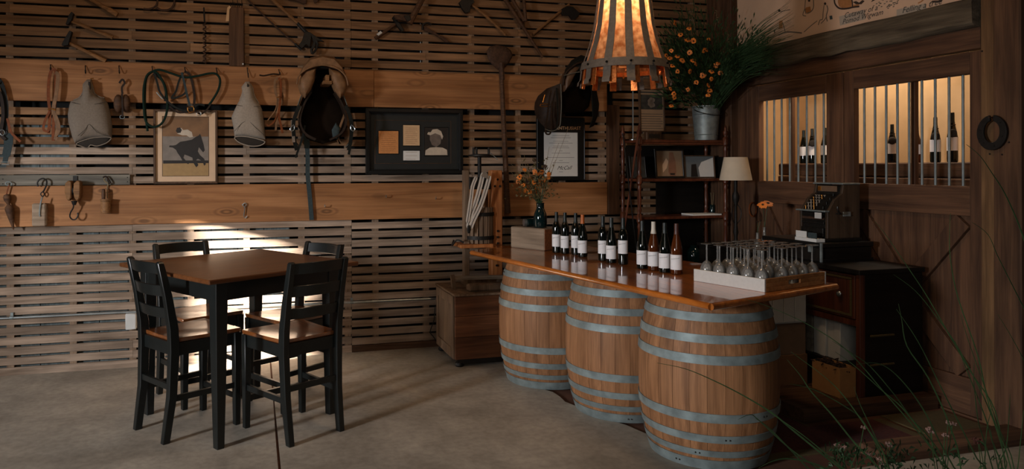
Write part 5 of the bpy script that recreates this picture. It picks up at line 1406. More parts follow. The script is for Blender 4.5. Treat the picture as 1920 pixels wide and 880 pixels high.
for z in (0.93, 1.12):
    rg = lambda r, z_: [Vector((cx2 + r * math.cos(2 * math.pi * j / 36), PY + r * 0.9 * math.sin(2 * math.pi * j / 36), z_)) for j in range(36)]
    rs = [rg(0.116, z - 0.015), rg(0.121, z - 0.015), rg(0.121, z + 0.015), rg(0.116, z + 0.015)]
    q = B(); q.loft(rs + [rs[0]], cap=False); part(t, 'basket_hoop', q, 'iron', ang=30)
q = B(); q.mm((xl - 0.075, PY - 0.115, 0.853), (xr - 0.055, PY + 0.12, 0.882)); part(t, 'press_bed', q, 'press', bevel=0.004, smooth=False)
q = B(); q.tube(smooth_pts([(xl - 0.05, PY - 0.11, 0.9), (xl - 0.10, PY - 0.09, 0.92), (xl - 0.12, PY - 0.02, 0.87), (xl - 0.08, PY + 0.08, 0.90)], 4), 0.007, 7); part(t, 'spout_iron', q, 'iron')
q = B(); q.mm((xl - 0.03, PY - 0.05, 0.5482), (xr + 0.07, PY + 0.05, 0.60)); part(t, 'sole_beam', q, 'press_dark', bevel=0.004, smooth=False)
t2 = thing('timber_beam', 'short chamfered timber beam lying on top of the dark crate', 'beam', (1.75, 5.40, 0.5485))
q = B(); q.mm((1.60, 5.34, 0.5485), (2.0, 5.42, 0.605)); part(t2, 'timber', q, 'press_dark', bevel=0.012, smooth=False)
t2 = thing('wooden_roller', 'pale wooden bar and upright peg lying across the crate', 'bar', (1.7, 5.52, 0.5485))
q = B(); q.bar((1.52, 5.52, 0.632), (1.93, 5.50, 0.628), 0.03, 0.03); part(t2, 'bar', q, 'pine', smooth=False)
q = B(); q.bar((1.53, 5.50, 0.5485), (1.515, 5.50, 0.66), 0.03, 0.03, (0, 1, 0)); part(t2, 'peg', q, 'press_dark', smooth=False)
q = B(); q.bar((1.90, 5.50, 0.5485), (1.90, 5.50, 0.612), 0.03, 0.03, (0, 1, 0)); part(t2, 'peg', q, 'press_dark', smooth=False)
# striped white straps hanging on the press
t = thing('striped_straps', 'off-white striped webbing straps hanging from the wooden press', 'straps', (1.75, PY - 0.13, 1.4))
YS = YW - (PY - 0.125)
for i, (pth, wd) in enumerate(((((906, 324), (900, 350), (892, 378), (882, 405), (877, 428)), [0.026] + [0.036] * 15 + [0.02]), (((918, 330), (911, 355), (901, 385), (888, 412), (881, 430)), [0.026] + [0.036] * 15 + [0.02]), (((893, 332), (886, 350), (883, 372), (879, 398), (876, 418)), [0.022] + [0.03] * 15 + [0.018]))):
    q = B(); q.ribbon(spath(pth, YS + 0.004 * i, 4), wd, 0.003); sp = part(t, 'strap', q, 'strap_white')
    q = B(); q.ribbon(spath(pth, YS + 0.004 * i + 0.0026, 4), 0.004, 0.0015); part(sp, 'stripe', q, 'stripe')
q = B(); q.prism([W2(x, y, YS + 0.012) for x, y in ((902, 330), (908, 319), (914, 326), (914, 336))], (0, -0.004, 0)); part(t, 'leather_tab', q, 'canvas', smooth=False)
q = B(); q.pillow([W2(x, y, YS + 0.012) for x, y in ((876, 424), (880, 422), (883, 430), (881, 438), (877, 438), (875, 432))], (0, -0.006, 0)); part(t, 'clip', q, 'iron')
# ================================================================== ETAGERE AND ITS LOAD
EX0, EX1, EY0, EY1 = 3.185, 4.03, 5.575, 5.86
t = thing('etagere', 'tall dark mahogany shelf stand with turned posts against the slatted wall', 'shelf', ((EX0 + EX1) / 2, (EY0 + EY1) / 2, -0.012))
SH = (1.72, 1.385, 1.06, 0.62, 0.14)
post = [(0.018, -0.012), (0.026, 0.02), (0.014, 0.05), (0.02, 0.12)]
for i, z in enumerate(sorted(SH)):
    post += [(0.02, z - 0.03), (0.024, z - 0.028), (0.024, z + 0.03), (0.019, z + 0.034)]
    zn = sorted(SH)[i + 1] if i < 4 else 1.86
    if i < 4:
        L_z = zn - z
        post += [(0.014, z + 0.05), (0.021, z + 0.07), (0.014, z + 0.09), (0.0185, z + L_z * 0.5), (0.014, zn - 0.09), (0.021, zn - 0.07), (0.014, zn - 0.05)]
post += [(0.012, 1.765), (0.020, 1.785), (0.024, 1.80), (0.012, 1.82), (0.014, 1.835), (0.006, 1.855), (0.002, 1.865)]
for x in (EX0, EX1):
    for y in (EY0, EY1):
        q = B(); q.lathe(post, (x, y, 0), 14); part(t, 'turned_post', q, 'mahogany', ang=60)
for z in SH:
    q = B(); q.mm((EX0 + 0.01, EY0 + 0.005, z - 0.012), (EX1 - 0.01, EY1 - 0.005, z + 0.012)); part(t, 'shelf', q, M['mahogany'], bevel=0.003, smooth=False)
    if z > 1.5:
        q = B(); q.mm((EX0 + 0.02, EY0 - 0.004, z - 0.032), (EX1 - 0.02, EY0 + 0.012, z - 0.013)); part(t, 'front_rail', q, M['mahogany'], bevel=0.003, smooth=False)
q = B(); q.mm((EX0 + 0.03, EY1 - 0.004, 1.40), (EX1 - 0.03, EY1 + 0.006, 1.69)); part(t, 'back_panel', q, 'ebony', smooth=False)
q = B(); q.mm((EX0 + 0.03, EY1 - 0.004, 0.66), (EX1 - 0.03, EY1 + 0.006, 1.03)); part(t, 'back_panel', q, 'ebony', smooth=False)
q = B(); q.mm((EX0 + 0.33, EY1 - 0.004, 1.08), (EX1 - 0.03, EY1 + 0.006, 1.36)); part(t, 'back_panel', q, 'ebony', smooth=False)  # black sheet added to darken this bay in place of shade
ZS = [z + 0.0125 for z in SH]
def stand_frame(name, label, cat, x0, x1, z0, z1, y, mats, lean=0.05, rot=0.0, border=0.014):
    """small framed picture standing on a shelf and leaning back"""
    t = thing(name, label, cat, ((x0 + x1) / 2, y, z0))
    w_, h_ = x1 - x0, z1 - z0
    m4 = Matrix.Translation(((x0 + x1) / 2, y, z0)) @ Matrix.Rotation(rot, 4, 'Z') @ Matrix.Rotation(-lean * 2.2, 4, 'X')
    def bx(n, a, c, mat):
        q = B(); q.mm(a, c); q.xf(m4); return part(t, n, q, mat, bevel=0.0015, smooth=False)
    bx('backing', (-w_ / 2 + 0.003, 0.002, 0.003), (w_ / 2 - 0.003, 0.008, h_ - 0.003), 'frame_black')
    for a, c in (((-w_ / 2, -0.010, 0.0), (w_ / 2, 0.006, border)), ((-w_ / 2, -0.010, h_ - border), (w_ / 2, 0.006, h_)), ((-w_ / 2, -0.010, border), (-w_ / 2 + border, 0.006, h_ - border)), ((w_ / 2 - border, -0.010, border), (w_ / 2, 0.006, h_ - border))):
        bx('frame_bar', a, c, mats[0])
    return t, bx, w_, h_, m4
def fx(px, y): return onY(px, 300, y).x
def fz(px, py, y): return onY(px, py, y).z
# framed magazine page on top
Y_ = 5.80
t, bx, w_, h_, m4 = stand_frame('framed_page', 'framed magazine page with pale flowers on top of the dark shelf stand', 'picture', fx(1199, Y_), fx(1247, Y_), ZS[0] + 0.075, fz(1222, 166, Y_), Y_, ('frame_brown',), 0.02, 0, 0.012)
M['page_tan'] = pbr('aged_page', (150, 124, 96), 0.8, var=0.06); M['page_dark'] = pbr('page_photo_dark', (52, 50, 44), 0.8, var=0.5, scale=30)
bx('page', (-w_ / 2 + 0.011, -0.001, 0.011), (w_ / 2 - 0.011, 0.0015, h_ - 0.011), 'page_tan')
bx('page_photo', (-w_ / 2 + 0.02, -0.0022, h_ * 0.52), (w_ / 2 - 0.02, -0.0012, h_ * 0.86), 'page_dark')
for k in range(7):
    a = 2 * math.pi * k / 7; q = B(); q.lathe([(0.02, -0.0004), (0.018, 0.0004)], (0.022 * math.cos(a) * (k > 0), -0.0028, h_ * 0.68 + 0.028 * math.sin(a)), 10, 'y'); q.xf(m4); part(t, 'page_flower', q, 'canvas')
q = B()
for k in range(7): q.mm((-w_ / 2 + 0.02, -0.0018, h_ * (0.08 + 0.055 * k)), (w_ / 2 - 0.02 - 0.02 * (k % 3 == 1), -0.0012, h_ * (0.08 + 0.055 * k) + 0.004))
q.mm((-w_ / 2 + 0.02, -0.0018, h_ * 0.9), (w_ / 2 - 0.03, -0.0012, h_ * 0.93)); q.xf(m4)
part(t, 'printed_lines', q, 'ink', smooth=False)['kind'] = 'stuff'
q = B(); xm = (fx(1199, Y_) + fx(1247, Y_)) / 2; q.mm((xm - 0.075, Y_ - 0.035, ZS[0]), (xm + 0.075, Y_ + 0.02, ZS[0] + 0.074)); part(t, 'plinth', q, 'frame_brown', bevel=0.003, smooth=False)
q = B(); q.mm((xm - 0.055, Y_ - 0.037, ZS[0] + 0.02), (xm + 0.055, Y_ - 0.0352, ZS[0] + 0.056)); part(t, 'plaque', q, 'frame_black', smooth=False)
# frames on the second shelf
Y_ = 5.74
t, bx, w_, h_, m4 = stand_frame('framed_photo', 'black framed photo of a pale horse muzzle on the second shelf', 'picture', fx(1229, Y_), fx(1284, Y_), ZS[1], fz(1256, 279, Y_), Y_, ('frame_black',), 0.05, 0, 0.018)
bx('photo', (-w_ / 2 + 0.016, -0.001, 0.016), (w_ / 2 - 0.016, 0.0015, h_ - 0.016), 'page_tan')
for nm, pts, mt, lift in (('photo_muzzle', [(0.0, 0.02), (0.05, 0.02), (0.065, 0.06), (0.06, 0.16), (0.04, h_ - 0.03), (0.005, h_ - 0.03), (-0.01, 0.12), (-0.015, 0.06)], pbr('photo_horse_tan', (140, 98, 74), 0.6), 0.0022), ('photo_blaze', [(-0.07, 0.05), (-0.03, 0.09), (-0.01, 0.15), (-0.03, 0.18), (-0.07, 0.12)], 'mat_cream', 0.0019), ('photo_nostril', [(0.005, 0.03), (0.045, 0.03), (0.05, 0.045), (0.0, 0.045)], 'print_dark', 0.0028)):
    q = B(); q.prism([Vector((x, -0.001, z)) for x, z in pts], (0, -lift + 0.001, 0)); q.xf(m4); part(t, nm, q, mt, smooth=False)
t, bx, w_, h_, m4 = stand_frame('framed_photo', 'wide framed photo with a bright right half on the second shelf', 'picture', fx(1286, 5.72), fx(1339, 5.72), ZS[1], fz(1310, 291, 5.72), 5.72, ('frame_brown',), 0.06, R(-8), 0.010)
bx('photo', (-w_ / 2 + 0.009, -0.001, 0.009), (w_ / 2 - 0.009, 0.0015, h_ - 0.009), pbr('photo_grey_sky', (104, 110, 112), 0.5, var=0.1))
q = B(); q.prism([Vector((x, -0.001, z)) for x, z in ((0.0, 0.012), (w_ / 2 - 0.012, 0.012), (w_ / 2 - 0.012, h_ * 0.9), (0.02, h_ * 0.7), (-0.01, h_ * 0.45))], (0, -0.0008, 0)); q.xf(m4); part(t, 'photo_light', q, 'paper', smooth=False)
q = B(); q.prism([Vector((x, -0.001, z)) for x, z in ((-0.085, 0.012), (-0.02, 0.012), (-0.03, h_ * 0.62), (-0.075, h_ * 0.6))], (0, -0.0010, 0)); q.xf(m4); part(t, 'photo_dark', q, 'print_dark', smooth=False)
t, bx, w_, h_, m4 = stand_frame('tilted_board', 'dark tilted board leaning at the left end of the second shelf', 'board', fx(1176, 5.75) + 0.03, fx(1212, 5.75), ZS[1], fz(1190, 292, 5.75), 5.75, ('frame_black',), 0.08, 0, 0.008)
bx('panel_face', (-w_ / 2 + 0.007, -0.001, 0.007), (w_ / 2 - 0.007, 0.0015, h_ - 0.007), 'page_dark')
q = B(); q.mm((fx(1345, 5.74), 5.64, ZS[1]), (fx(1345, 5.74) + 0.03, 5.80, ZS[1] + 0.19))
solo('upright_book', q, 'frame_black', 'black book standing upright at the right end of the second shelf', 'book', bevel=0.003)
# papers, sticks and a jar on the third shelf
q = B(); q.mm((fx(1292, 5.66), 5.60, ZS[2]), (fx(1345, 5.66), 5.78, ZS[2] + 0.012)); solo('paper_stack', q, 'paper', 'thin pale paper stack on the third shelf of the dark stand', 'papers')
jx = fx(1338, 5.80); t = thing('stick_jar', 'dark jar with two pale sticks on the third shelf', 'jar', (jx, 5.82, ZS[2]))
q = B(); q.lathe([(0.02, 0), (0.024, 0.004), (0.024, 0.07), (0.02, 0.08), (0.018, 0.08), (0.018, 0.01)], (jx, 5.82, ZS[2]), 14); part(t, 'glass_body', q, 'glass_teal')
for dx2 in (-0.02, 0.012):
    q = B(); q.tube([(jx, 5.82, ZS[2] + 0.02), (jx + dx2, 5.815, ZS[2] + 0.19)], 0.003, 6); part(t, 'stick', q, 'leaf_dry')
for i, (px, py) in enumerate(((1226, 5.70), (1262, 5.72), (1300, 5.70))):
    x = fx(px, 5.72); q = B(); q.lathe([(0.05, 0), (0.06, 0.01), (0.062, 0.10), (0.05, 0.13), (0.03, 0.15), (0.032, 0.17), (0.0, 0.172)], (x, 5.72, ZS[3]), 16)
    solo('stoneware_jar', q, 'glass_teal', ('dark lidded jar on the fourth shelf, leftmost of three', 'dark lidded jar on the fourth shelf, middle of three', 'dark lidded jar on the fourth shelf, rightmost of three')[i], 'jar', 'dark jars on the fourth shelf')
# rods leaning beside it
for p, r_, mt, lab, cat in (((1168, 250, 1193, 470), 0.0055, 'iron', 'dark iron rod leaning against the left side of the shelf stand', 'rod'), ((1199, 236, 1172, 420), 0.009, 'mahogany', 'brown walking stick crossing the iron rod by the shelf stand', 'walking stick')):
    yy_ = 5.50 if mt == 'iron' else 5.535
    a, c = onY(p[0], p[1], yy_), onY(p[2], p[3], yy_); d = (c - a); c2 = a + d * ((a.z + 0.012) / -d.z)
    q = B(); q.tube([a, c2 + Vector((0, 0, 0.008))], r_, 8); solo('leaning_rod' if mt == 'iron' else 'walking_stick', q, mt, lab, cat)
a = onY(1187, 166, 5.78); q = B(); q.tube([(a.x, 5.78, ZS[0]), (a.x, 5.78, a.z + 0.06)], 0.006, 8); q.lathe([(0.03, 0), (0.03, 0.008), (0.008, 0.012)], (a.x, 5.78, ZS[0]), 12)
solo('steel_rod_stand', q, 'steel', 'thin upright steel rod on the top shelf left of the framed page', 'rod')

# ---- galvanised bucket and the big bouquet
bc = Vector((fx(1324, 5.70), 5.70, ZS[0]))
t = thing('flower_bucket', 'galvanised steel bucket on the top shelf holding the large bouquet', 'bucket', bc[:])
q = B(); q.lathe([(0.092, 0), (0.096, 0.003), (0.120, 0.29), (0.126, 0.295), (0.126, 0.305), (0.118, 0.303), (0.114, 0.29), (0.09, 0.012), (0.0, 0.012)], bc, 28, cap=False); part(t, 'pail', q, 'zinc')
for z in (0.05, 0.23):
    q = B(); rr = 0.0965 + z * 0.083; q.lathe([(rr, z - 0.004), (rr + 0.003, z), (rr, z + 0.004)], bc, 28, cap=False); part(t, 'bead', q, 'zinc')
q = B(); q.tube(smooth_pts([bc + Vector((-0.125, -0.01, 0.27)), bc + Vector((-0.11, -0.09, 0.24)), bc + Vector((0, -0.145, 0.215)), bc + Vector((0.11, -0.09, 0.24)), bc + Vector((0.125, -0.01, 0.27))], 4), 0.0035, 6); part(t, 'bail_handle', q, 'iron')
t = thing('large_bouquet', 'large wild bouquet of orange daisies and grasses in the steel bucket', 'flowers', (bc + Vector((0, 0, 0.29)))[:])
neck = bc + Vector((0, 0, 0.27))
DH = [(1267, 43), (1293, 53), (1277, 65), (1290, 75), (1301, 77), (1329, 73), (1259, 95), (1250, 104), (1245, 108), (1256, 109), (1271, 105), (1280, 113), (1293, 99), (1300, 113), (1306, 120), (1321, 95), (1325, 93), (1261, 123), (1271, 134), (1272, 145), (1295, 134), (1343, 123), (1348, 118), (1335, 134), (1306, 154), (1335, 148), (1329, 160), (1331, 170), (1328, 178), (1290, 168), (1258, 166), (1264, 176), (1265, 183), (1259, 198), (1351, 137), (1318, 142)]
qs = B()
for i, (px, py) in enumerate(DH):
    y = 5.36 + 0.08 * ((i * 37) % 11) / 11
    h = onY(px, py, y)
    daisy(t, 'daisy', h, rnd.uniform(0.021, 0.029), (rnd.uniform(-1.1, .6), -1, rnd.uniform(-.5, 1.2)), 'petal', 9, 'floret')
    m_ = neck * 0.5 + h * 0.5 + Vector((0, 0, 0.06))
    qs.tube(smooth_pts([neck + Vector((rnd.uniform(-.05, .05), rnd.uniform(-.05, .05), -0.06)), m_, h], 4), 0.0022, 5)
part(t, 'stems', qs, 'leaf')['kind'] = 'stuff'
qf = B()
for i in range(4200):
    k = rnd.random()
    if k < 0.62: px, py = rnd.gauss(1298, 30), rnd.gauss(128, 44)
    else: px, py = rnd.gauss(1385, 34), rnd.gauss(118, 30)
    if py > 205 or py < 4 or px < 1232 or px > 1462: continue
    if px > 1350 and py > 172 - (px - 1350) * 0.75: continue
    y = rnd.uniform(5.40, 5.72) if px < 1350 else rnd.uniform(5.1, 5.5)
    h = onY(px, py, y)
    if h.x > 3.98: h *= 3.98 / h.x * 1.0; h.z = CH + (h.z - CH)
    out = (h - neck).normalized() * 0.045
    q_ = h + out + Vector((rnd.uniform(-.035, .02), rnd.uniform(-.03, .03), rnd.uniform(-.02, .035)))
    q_.x = min(q_.x, 4.04)
    leaf_strip(qf, h, q_, 0.0085, (0, 0, 0.008))
part(t, 'foliage', qf, 'leaf', smooth=False)['kind'] = 'stuff'
qg = B()
for i in range(420):
    px = rnd.uniform(1365, 1492)
    py = 118 - (px - 1375) * rnd.uniform(0.02, 0.95) + rnd.uniform(-22, 34)
    if py < -8: py = rnd.uniform(-8, 20)
    tip = onX(px, py, rnd.uniform(3.80, 4.0))
    m_ = neck * 0.45 + tip * 0.55 + Vector((0, 0, 0.10 + rnd.uniform(0, 0.06)))
    P_ = smooth_pts([neck + Vector((rnd.uniform(0, .08), rnd.uniform(-.08, .0), -0.02)), m_, tip], 5)
    for v_ in P_: v_.x = min(v_.x, 4.04)
    qg.ribbon(P_, [0.005 * (1 - k / (len(P_) - 1)) + 0.0008 for k in range(len(P_))], 0.0006, (-0.4, -1, 0.1))
part(t, 'grass_plume', qg, 'leaf', smooth=False)['kind'] = 'stuff'
for tip, hd in (((1345, 20), 6), ((1297, 22), 5), ((1233, 62), 3), ((1368, 65), 4), ((1375, 80), 4)):
    h = onY(tip[0], tip[1], 5.6) if tip[0] < 1350 else onX(tip[0], tip[1], 3.9); q = B(); q.tube(smooth_pts([neck, (neck + h) / 2 + Vector((0.01, 0, .05)), h], 4), 0.002, 5)
    for k in range(hd): 
        c = h + Vector((rnd.uniform(-.02, .02), 0, -0.02 * k)); q.lathe([(0.001, -0.006), (0.006, 0), (0.001, 0.006)], c, 6)
    part(t, 'seed_stem', q, 'leaf_dry')

# ================================================================== DESK AREA BY THE STALL DOORS
DX0, DX1, DY0, DY1, DZ = 3.635, 4.115, 3.70, 4.95, 0.86
t = thing('writing_desk', 'near-black wooden desk with a drawer standing along the stall doors', 'desk', ((DX0 + DX1) / 2, (DY0 + DY1) / 2, -0.012))
def dk(n, a, c, mat='ebony', bv=0.003, p=None):
    q = B(); q.mm(a, c); return part(p or t, n, q, mat, bevel=bv, smooth=False)
dk('desk_top', (DX0 - 0.03, DY0 - 0.02, DZ - 0.03), (DX1, DY1, DZ))
dk('end_panel', (DX0 + 0.01, DY0, 0.0685), (DX1, DY0 + 0.025, DZ - 0.031)); dk('end_panel', (DX0 + 0.01, DY1 - 0.025, 0.0685), (DX1, DY1, DZ - 0.031))
dk('back_panel', (DX1 - 0.02, DY0 + 0.026, 0.08), (DX1, DY1 - 0.026, DZ - 0.031))
dk('corner_post', (DX0 - 0.01, DY0 - 0.005, 0.0685), (DX0 + 0.03, DY0 + 0.03, DZ - 0.031), M['mahogany'])
dk('corner_post', (DX0 - 0.01, 4.30, 0.0685), (DX0 + 0.03, 4.335, DZ - 0.031), M['mahogany'])
dk('rail', (DX0, DY0 + 0.031, 0.50), (DX0 + 0.02, 4.299, 0.54), M['mahogany'])
dw = dk('drawer', (DX0 - 0.006, DY0 + 0.04, 0.545), (DX0 + 0.018, 4.29, 0.82), M['mahogany'])
for a, c in (((DX0 - 0.012, DY0 + 0.06, 0.56), (DX0 - 0.0065, 4.27, 0.575)), ((DX0 - 0.012, DY0 + 0.06, 0.79), (DX0 - 0.0065, 4.27, 0.805)), ((DX0 - 0.012, DY0 + 0.06, 0.576), (DX0 - 0.0065, DY0 + 0.075, 0.789)), ((DX0 - 0.012, 4.255, 0.576), (DX0 - 0.0065, 4.27, 0.789))):
    dk('drawer_bead', a, c, M['rug_edge'], 0.001, dw)
kp = onX(1573, 551, DX0 - 0.02); q = B(); q.lathe([(0.006, 0.012), (0.007, -0.004), (0.017, -0.012), (0.019, -0.02), (0.012, -0.028), (0.002, -0.03)], (DX0 - 0.006, kp.y, kp.z), 16, 'x'); part(dw, 'knob', q, 'steel')
dk('low_shelf', (DX0 + 0.01, DY0 + 0.026, 0.215), (DX1 - 0.021, DY1 - 0.026, 0.24))
for z in (0.44, 0.26): dk('side_handle', (3.70, DY0 - 0.016, z), (3.88, DY0 - 0.001, z + 0.012), M['rug_edge'])
# flat case under the register
t = thing('flat_case', 'flat black lidded case under the old cash register', 'case', (3.87, 4.3, DZ))
dk('case_body', (3.665, 4.055, DZ + 0.0005), (4.075, 4.62, DZ + 0.095), 'ebony', 0.004, t); dk('lid', (3.655, 4.045, DZ + 0.0955), (4.085, 4.63, DZ + 0.128), 'frame_black', 0.004, t)
for y in (4.13, 4.5): dk('latch', (3.650, y, DZ + 0.06), (3.6645, y + 0.03, DZ + 0.10), 'zinc', 0.001, t)
dk('corner_cap', (3.652, 4.042, DZ + 0.001), (3.666, 4.056, DZ + 0.128), 'zinc', 0.001, t)
dk('case_rail', (3.655, 4.045, DZ + 0.0005), (4.08, 4.054, DZ + 0.02), 'frame_black', 0.001, t)
ZR = DZ + 0.1285
# antique cash register
RX0, RX1, RY0, RY1 = 3.775, 4.045, 4.12, 4.385
t = thing('cash_register', 'antique dark iron cash register with rows of keys beside the stall doors', 'cash register', ((RX0 + RX1) / 2, (RY0 + RY1) / 2, ZR))
M['reg'] = pbr('dark_cast_iron', (38, 36, 33), 0.4, 0.5, bump=0.3, scale=70, var=0.35); M['reg_side'] = wood('register_side_wood', (52, 40, 30), (76, 60, 46), 'z', 0.5)
prof = [(RX0, 0.02), (RX0, 0.20), (RX0 + 0.015, 0.215), (RX0 + 0.06, 0.285), (RX0 + 0.12, 0.325), (RX0 + 0.13, 0.385), (RX1, 0.385), (RX1, 0.02)]
for y0, y1, mt, nm in ((RY0, RY0 + 0.022, 'reg_side', 'side_cheek'), (RY0 + 0.0225, RY1 - 0.0225, 'reg', 'body'), (RY1 - 0.022, RY1, 'reg_side', 'side_cheek')):
    ins = 0.008 if nm == 'body' else 0.0
    q = B(); q.prism([Vector((x + (ins if x < RX1 else 0), y0, ZR + z - ins)) for x, z in prof], (0, y1 - y0, 0)); part(t, nm, q, mt, bevel=0.003, smooth=False)
dk('base', (RX0 - 0.03, RY0 - 0.012, ZR), (RX1 + 0.005, RY1 + 0.012, ZR + 0.02), 'reg', 0.003, t)
dk('cash_drawer', (RX0 - 0.012, RY0 + 0.03, ZR + 0.028), (RX0 + 0.006, RY1 - 0.03, ZR + 0.09), 'reg', 0.003, t)
for z in (0.115, 0.145, 0.175): dk('rail', (RX0 - 0.006, RY0 + 0.03, ZR + z), (RX0 + 0.006, RY1 - 0.03, ZR + z + 0.016), 'rust' if z == 0.145 else 'reg', 0.002, t)
dk('shelf_lip', (RX0 - 0.028, RY0 - 0.005, ZR + 0.20), (RX0 + 0.012, RY1 + 0.005, ZR + 0.21), 'zinc', 0.002, t)
kc = 0
for r_ in range(5):
    u = r_ / 4; x = RX0 + 0.012 + 0.09 * u; z = ZR + 0.222 + 0.095 * u - 0.02 * u * u
    for c_ in range(4):
        y = RY1 - 0.05 - 0.026 * c_
        q = B(); q.lathe([(0.0035, -0.01), (0.0035, 0.008), (0.009, 0.010), (0.009, 0.013), (0.002, 0.014)], (x, y, z), 10); part(t, 'key', q, 'canvas2' if (r_ + c_) % 3 else 'brass')
for r_ in range(4):
    u = r_ / 3; x = RX0 + 0.018 + 0.085 * u; z = ZR + 0.226 + 0.09 * u
    q = B(); q.lathe([(0.004, -0.01), (0.004, 0.01), (0.010, 0.012), (0.002, 0.016)], (x, RY0 + 0.06, z), 10); part(t, 'lever_key', q, 'reg')
dk('indicator_glass', (RX0 + 0.122, RY0 + 0.05, ZR + 0.335), (RX0 + 0.1285, RY1 - 0.04, ZR + 0.375), pbr('indicator_tan', (110, 88, 70), 0.2), 0.001, t)
dk('brass_flag', (RX0 + 0.118, RY1 - 0.075, ZR + 0.34), (RX0 + 0.1215, RY1 - 0.045, ZR + 0.37), 'brass', 0.001, t)
dk('top_rail', (RX0 + 0.12, RY0 - 0.004, ZR + 0.386), (RX1, RY1 + 0.004, ZR + 0.396), 'zinc', 0.002, t)
dk('price_card', (RX0 - 0.034, RY0 + 0.02, ZR + 0.155), (RX0 - 0.030, RY0 + 0.08, ZR + 0.195), 'white_paint', 0, t)
dk('side_card', (RX0 + 0.12, RY0 - 0.012, ZR + 0.17), (RX0 + 0.18, RY0 - 0.006, ZR + 0.20), 'zinc', 0, t)
q = B(); q.tube(smooth_pts([(RX0 + 0.07, RY0 - 0.002, ZR + 0.19), (RX0 + 0.07, RY0 - 0.04, ZR + 0.19), (RX0 + 0.045, RY0 - 0.045, ZR + 0.21), (RX0 + 0.04, RY0 - 0.045, ZR + 0.24)], 3), 0.006, 7); part(t, 'crank', q, 'reg')
t = thing('leaflets', 'small stack of white leaflets in front of the cash register', 'papers', (3.70, 4.22, ZR))
dk('leaflet_stack', (3.665, 4.10, ZR), (3.735, 4.30, ZR + 0.022), 'paper', 0.001, t); dk('leaflet', (3.672, 4.20, ZR + 0.0225), (3.678, 4.30, ZR + 0.066), 'paper', 0.001, t)
dk('dark_leaflet', (3.684, 4.12, ZR + 0.0225), (3.69, 4.20, ZR + 0.06), 'web_blue', 0.001, t)
# reading lamp
lc = Vector((3.84, 5.18, 0.0))
zb = DZ
t = thing('side_cabinet', 'low dark cabinet in the corner carrying the cream-shaded lamp', 'cabinet', (3.86, 5.22, -0.012))
dk('carcass', (3.66, 4.98, 0.03), (4.12, 5.42, zb - 0.025), 'ebony', 0.003, t); dk('cabinet_top', (3.64, 4.97, zb - 0.0245), (4.13, 5.43, zb), 'ebony', 0.003, t); dk('door', (3.652, 5.0, 0.06), (3.6595, 5.40, zb - 0.05), 'ebony', 0.002, t); dk('plinth', (3.68, 5.0, -0.012), (4.1, 5.40, 0.0295), 'ebony', 0.0, t)
t = thing('table_lamp', 'table lamp with cream cone shade and dark stem, unlit', 'lamp', (lc.x, lc.y, zb))
q = B(); z0, z1 = onY(1392, 338, lc.y).z, onY(1392, 295, lc.y).z
q.lathe([(0.126, z0), (0.127, z0 + 0.004), (0.092, z1 - 0.003), (0.091, z1), (0.088, z1 - 0.002), (0.122, z0 + 0.004)], lc, 36, cap=False); q.f += []
part(t, 'lamp_shade', q, 'shade_cream')
q = B(); q.lathe([(0.075, zb), (0.078, zb + 0.012), (0.05, zb + 0.02), (0.018, zb + 0.035), (0.012, zb + 0.06), (0.022, zb + 0.10), (0.013, zb + 0.16), (0.011, zb + 0.32), (0.028, zb + 0.37), (0.03, zb + 0.40), (0.014, zb + 0.44), (0.012, z0 + 0.02), (0.018, z0 + 0.06), (0.003, z0 + 0.07)], lc, 18); part(t, 'stem', q, 'iron')
for sg in (-1, 1):
    q = B(); q.tube(smooth_pts([lc + Vector((sg * 0.012, 0, zb + 0.17)), lc + Vector((sg * 0.04, -0.01, zb + 0.22)), lc + Vector((sg * 0.042, -0.01, zb + 0.28)), lc + Vector((sg * 0.016, 0, zb + 0.33))], 4), 0.004, 6); part(t, 'scroll', q, 'iron')
# bud vases with sunflowers on the desk end
for i, (px, py, h_, lab) in enumerate(((1433, 452, 0.17, 'tall clear bud vase with two orange sunflowers behind the glasses'), (1420, 452, 0.13, 'short clear bud vase with dark seed heads behind the glasses'))):
    y = 4.80; x = fx(px, y); c = Vector((x, y, DZ)) 
    t = thing('bud_vase', lab, 'vase', c[:])
    q = B(); q.lathe([(0.022, 0), (0.026, 0.004), (0.026, h_ * 0.45), (0.012, h_ * 0.65), (0.011, h_), (0.0125, h_ + 0.002), (0.0095, h_), (0.0105, h_ * 0.65), (0.0235, h_ * 0.44), (0.0235, 0.006), (0.0, 0.006)], c, 16, cap=False); part(t, 'glass_body', q, 'glass')
    heads = ((1430, 384), (1440, 381)) if i == 0 else ((1420, 416), (1426, 414))
    for px2, py2 in heads:
        h = onY(px2, py2, y - 0.02); q = B(); q.tube(smooth_pts([c + Vector((0, 0, 0.02)), c + Vector((0, 0, h_)), h], 3), 0.002, 5); part(t, 'stem', q, 'leaf')
        if i == 0: daisy(t, 'sunflower', h, 0.042, (rnd.uniform(-.5, .3), -0.5, 0.8), 'petal', 14, 'floret')
        else:
            q = B(); q.lathe([(0.002, -0.008), (0.010, 0), (0.002, 0.008)], h, 8); part(t, 'seed_head', q, 'floret')
# coil of leather on the post by the lamp
q = B(); p = onX(1411, 393, XW - 0.03); q.tube([p + Vector((0, 0.045 * math.cos(2 * math.pi * k / 20), 0.06 * math.sin(2 * math.pi * k / 20))) for k in range(20)], 0.006, 7, True)
solo('leather_loop', q, 'leather', 'small brown leather loop hanging on the corner board beside the lamp', 'strap')

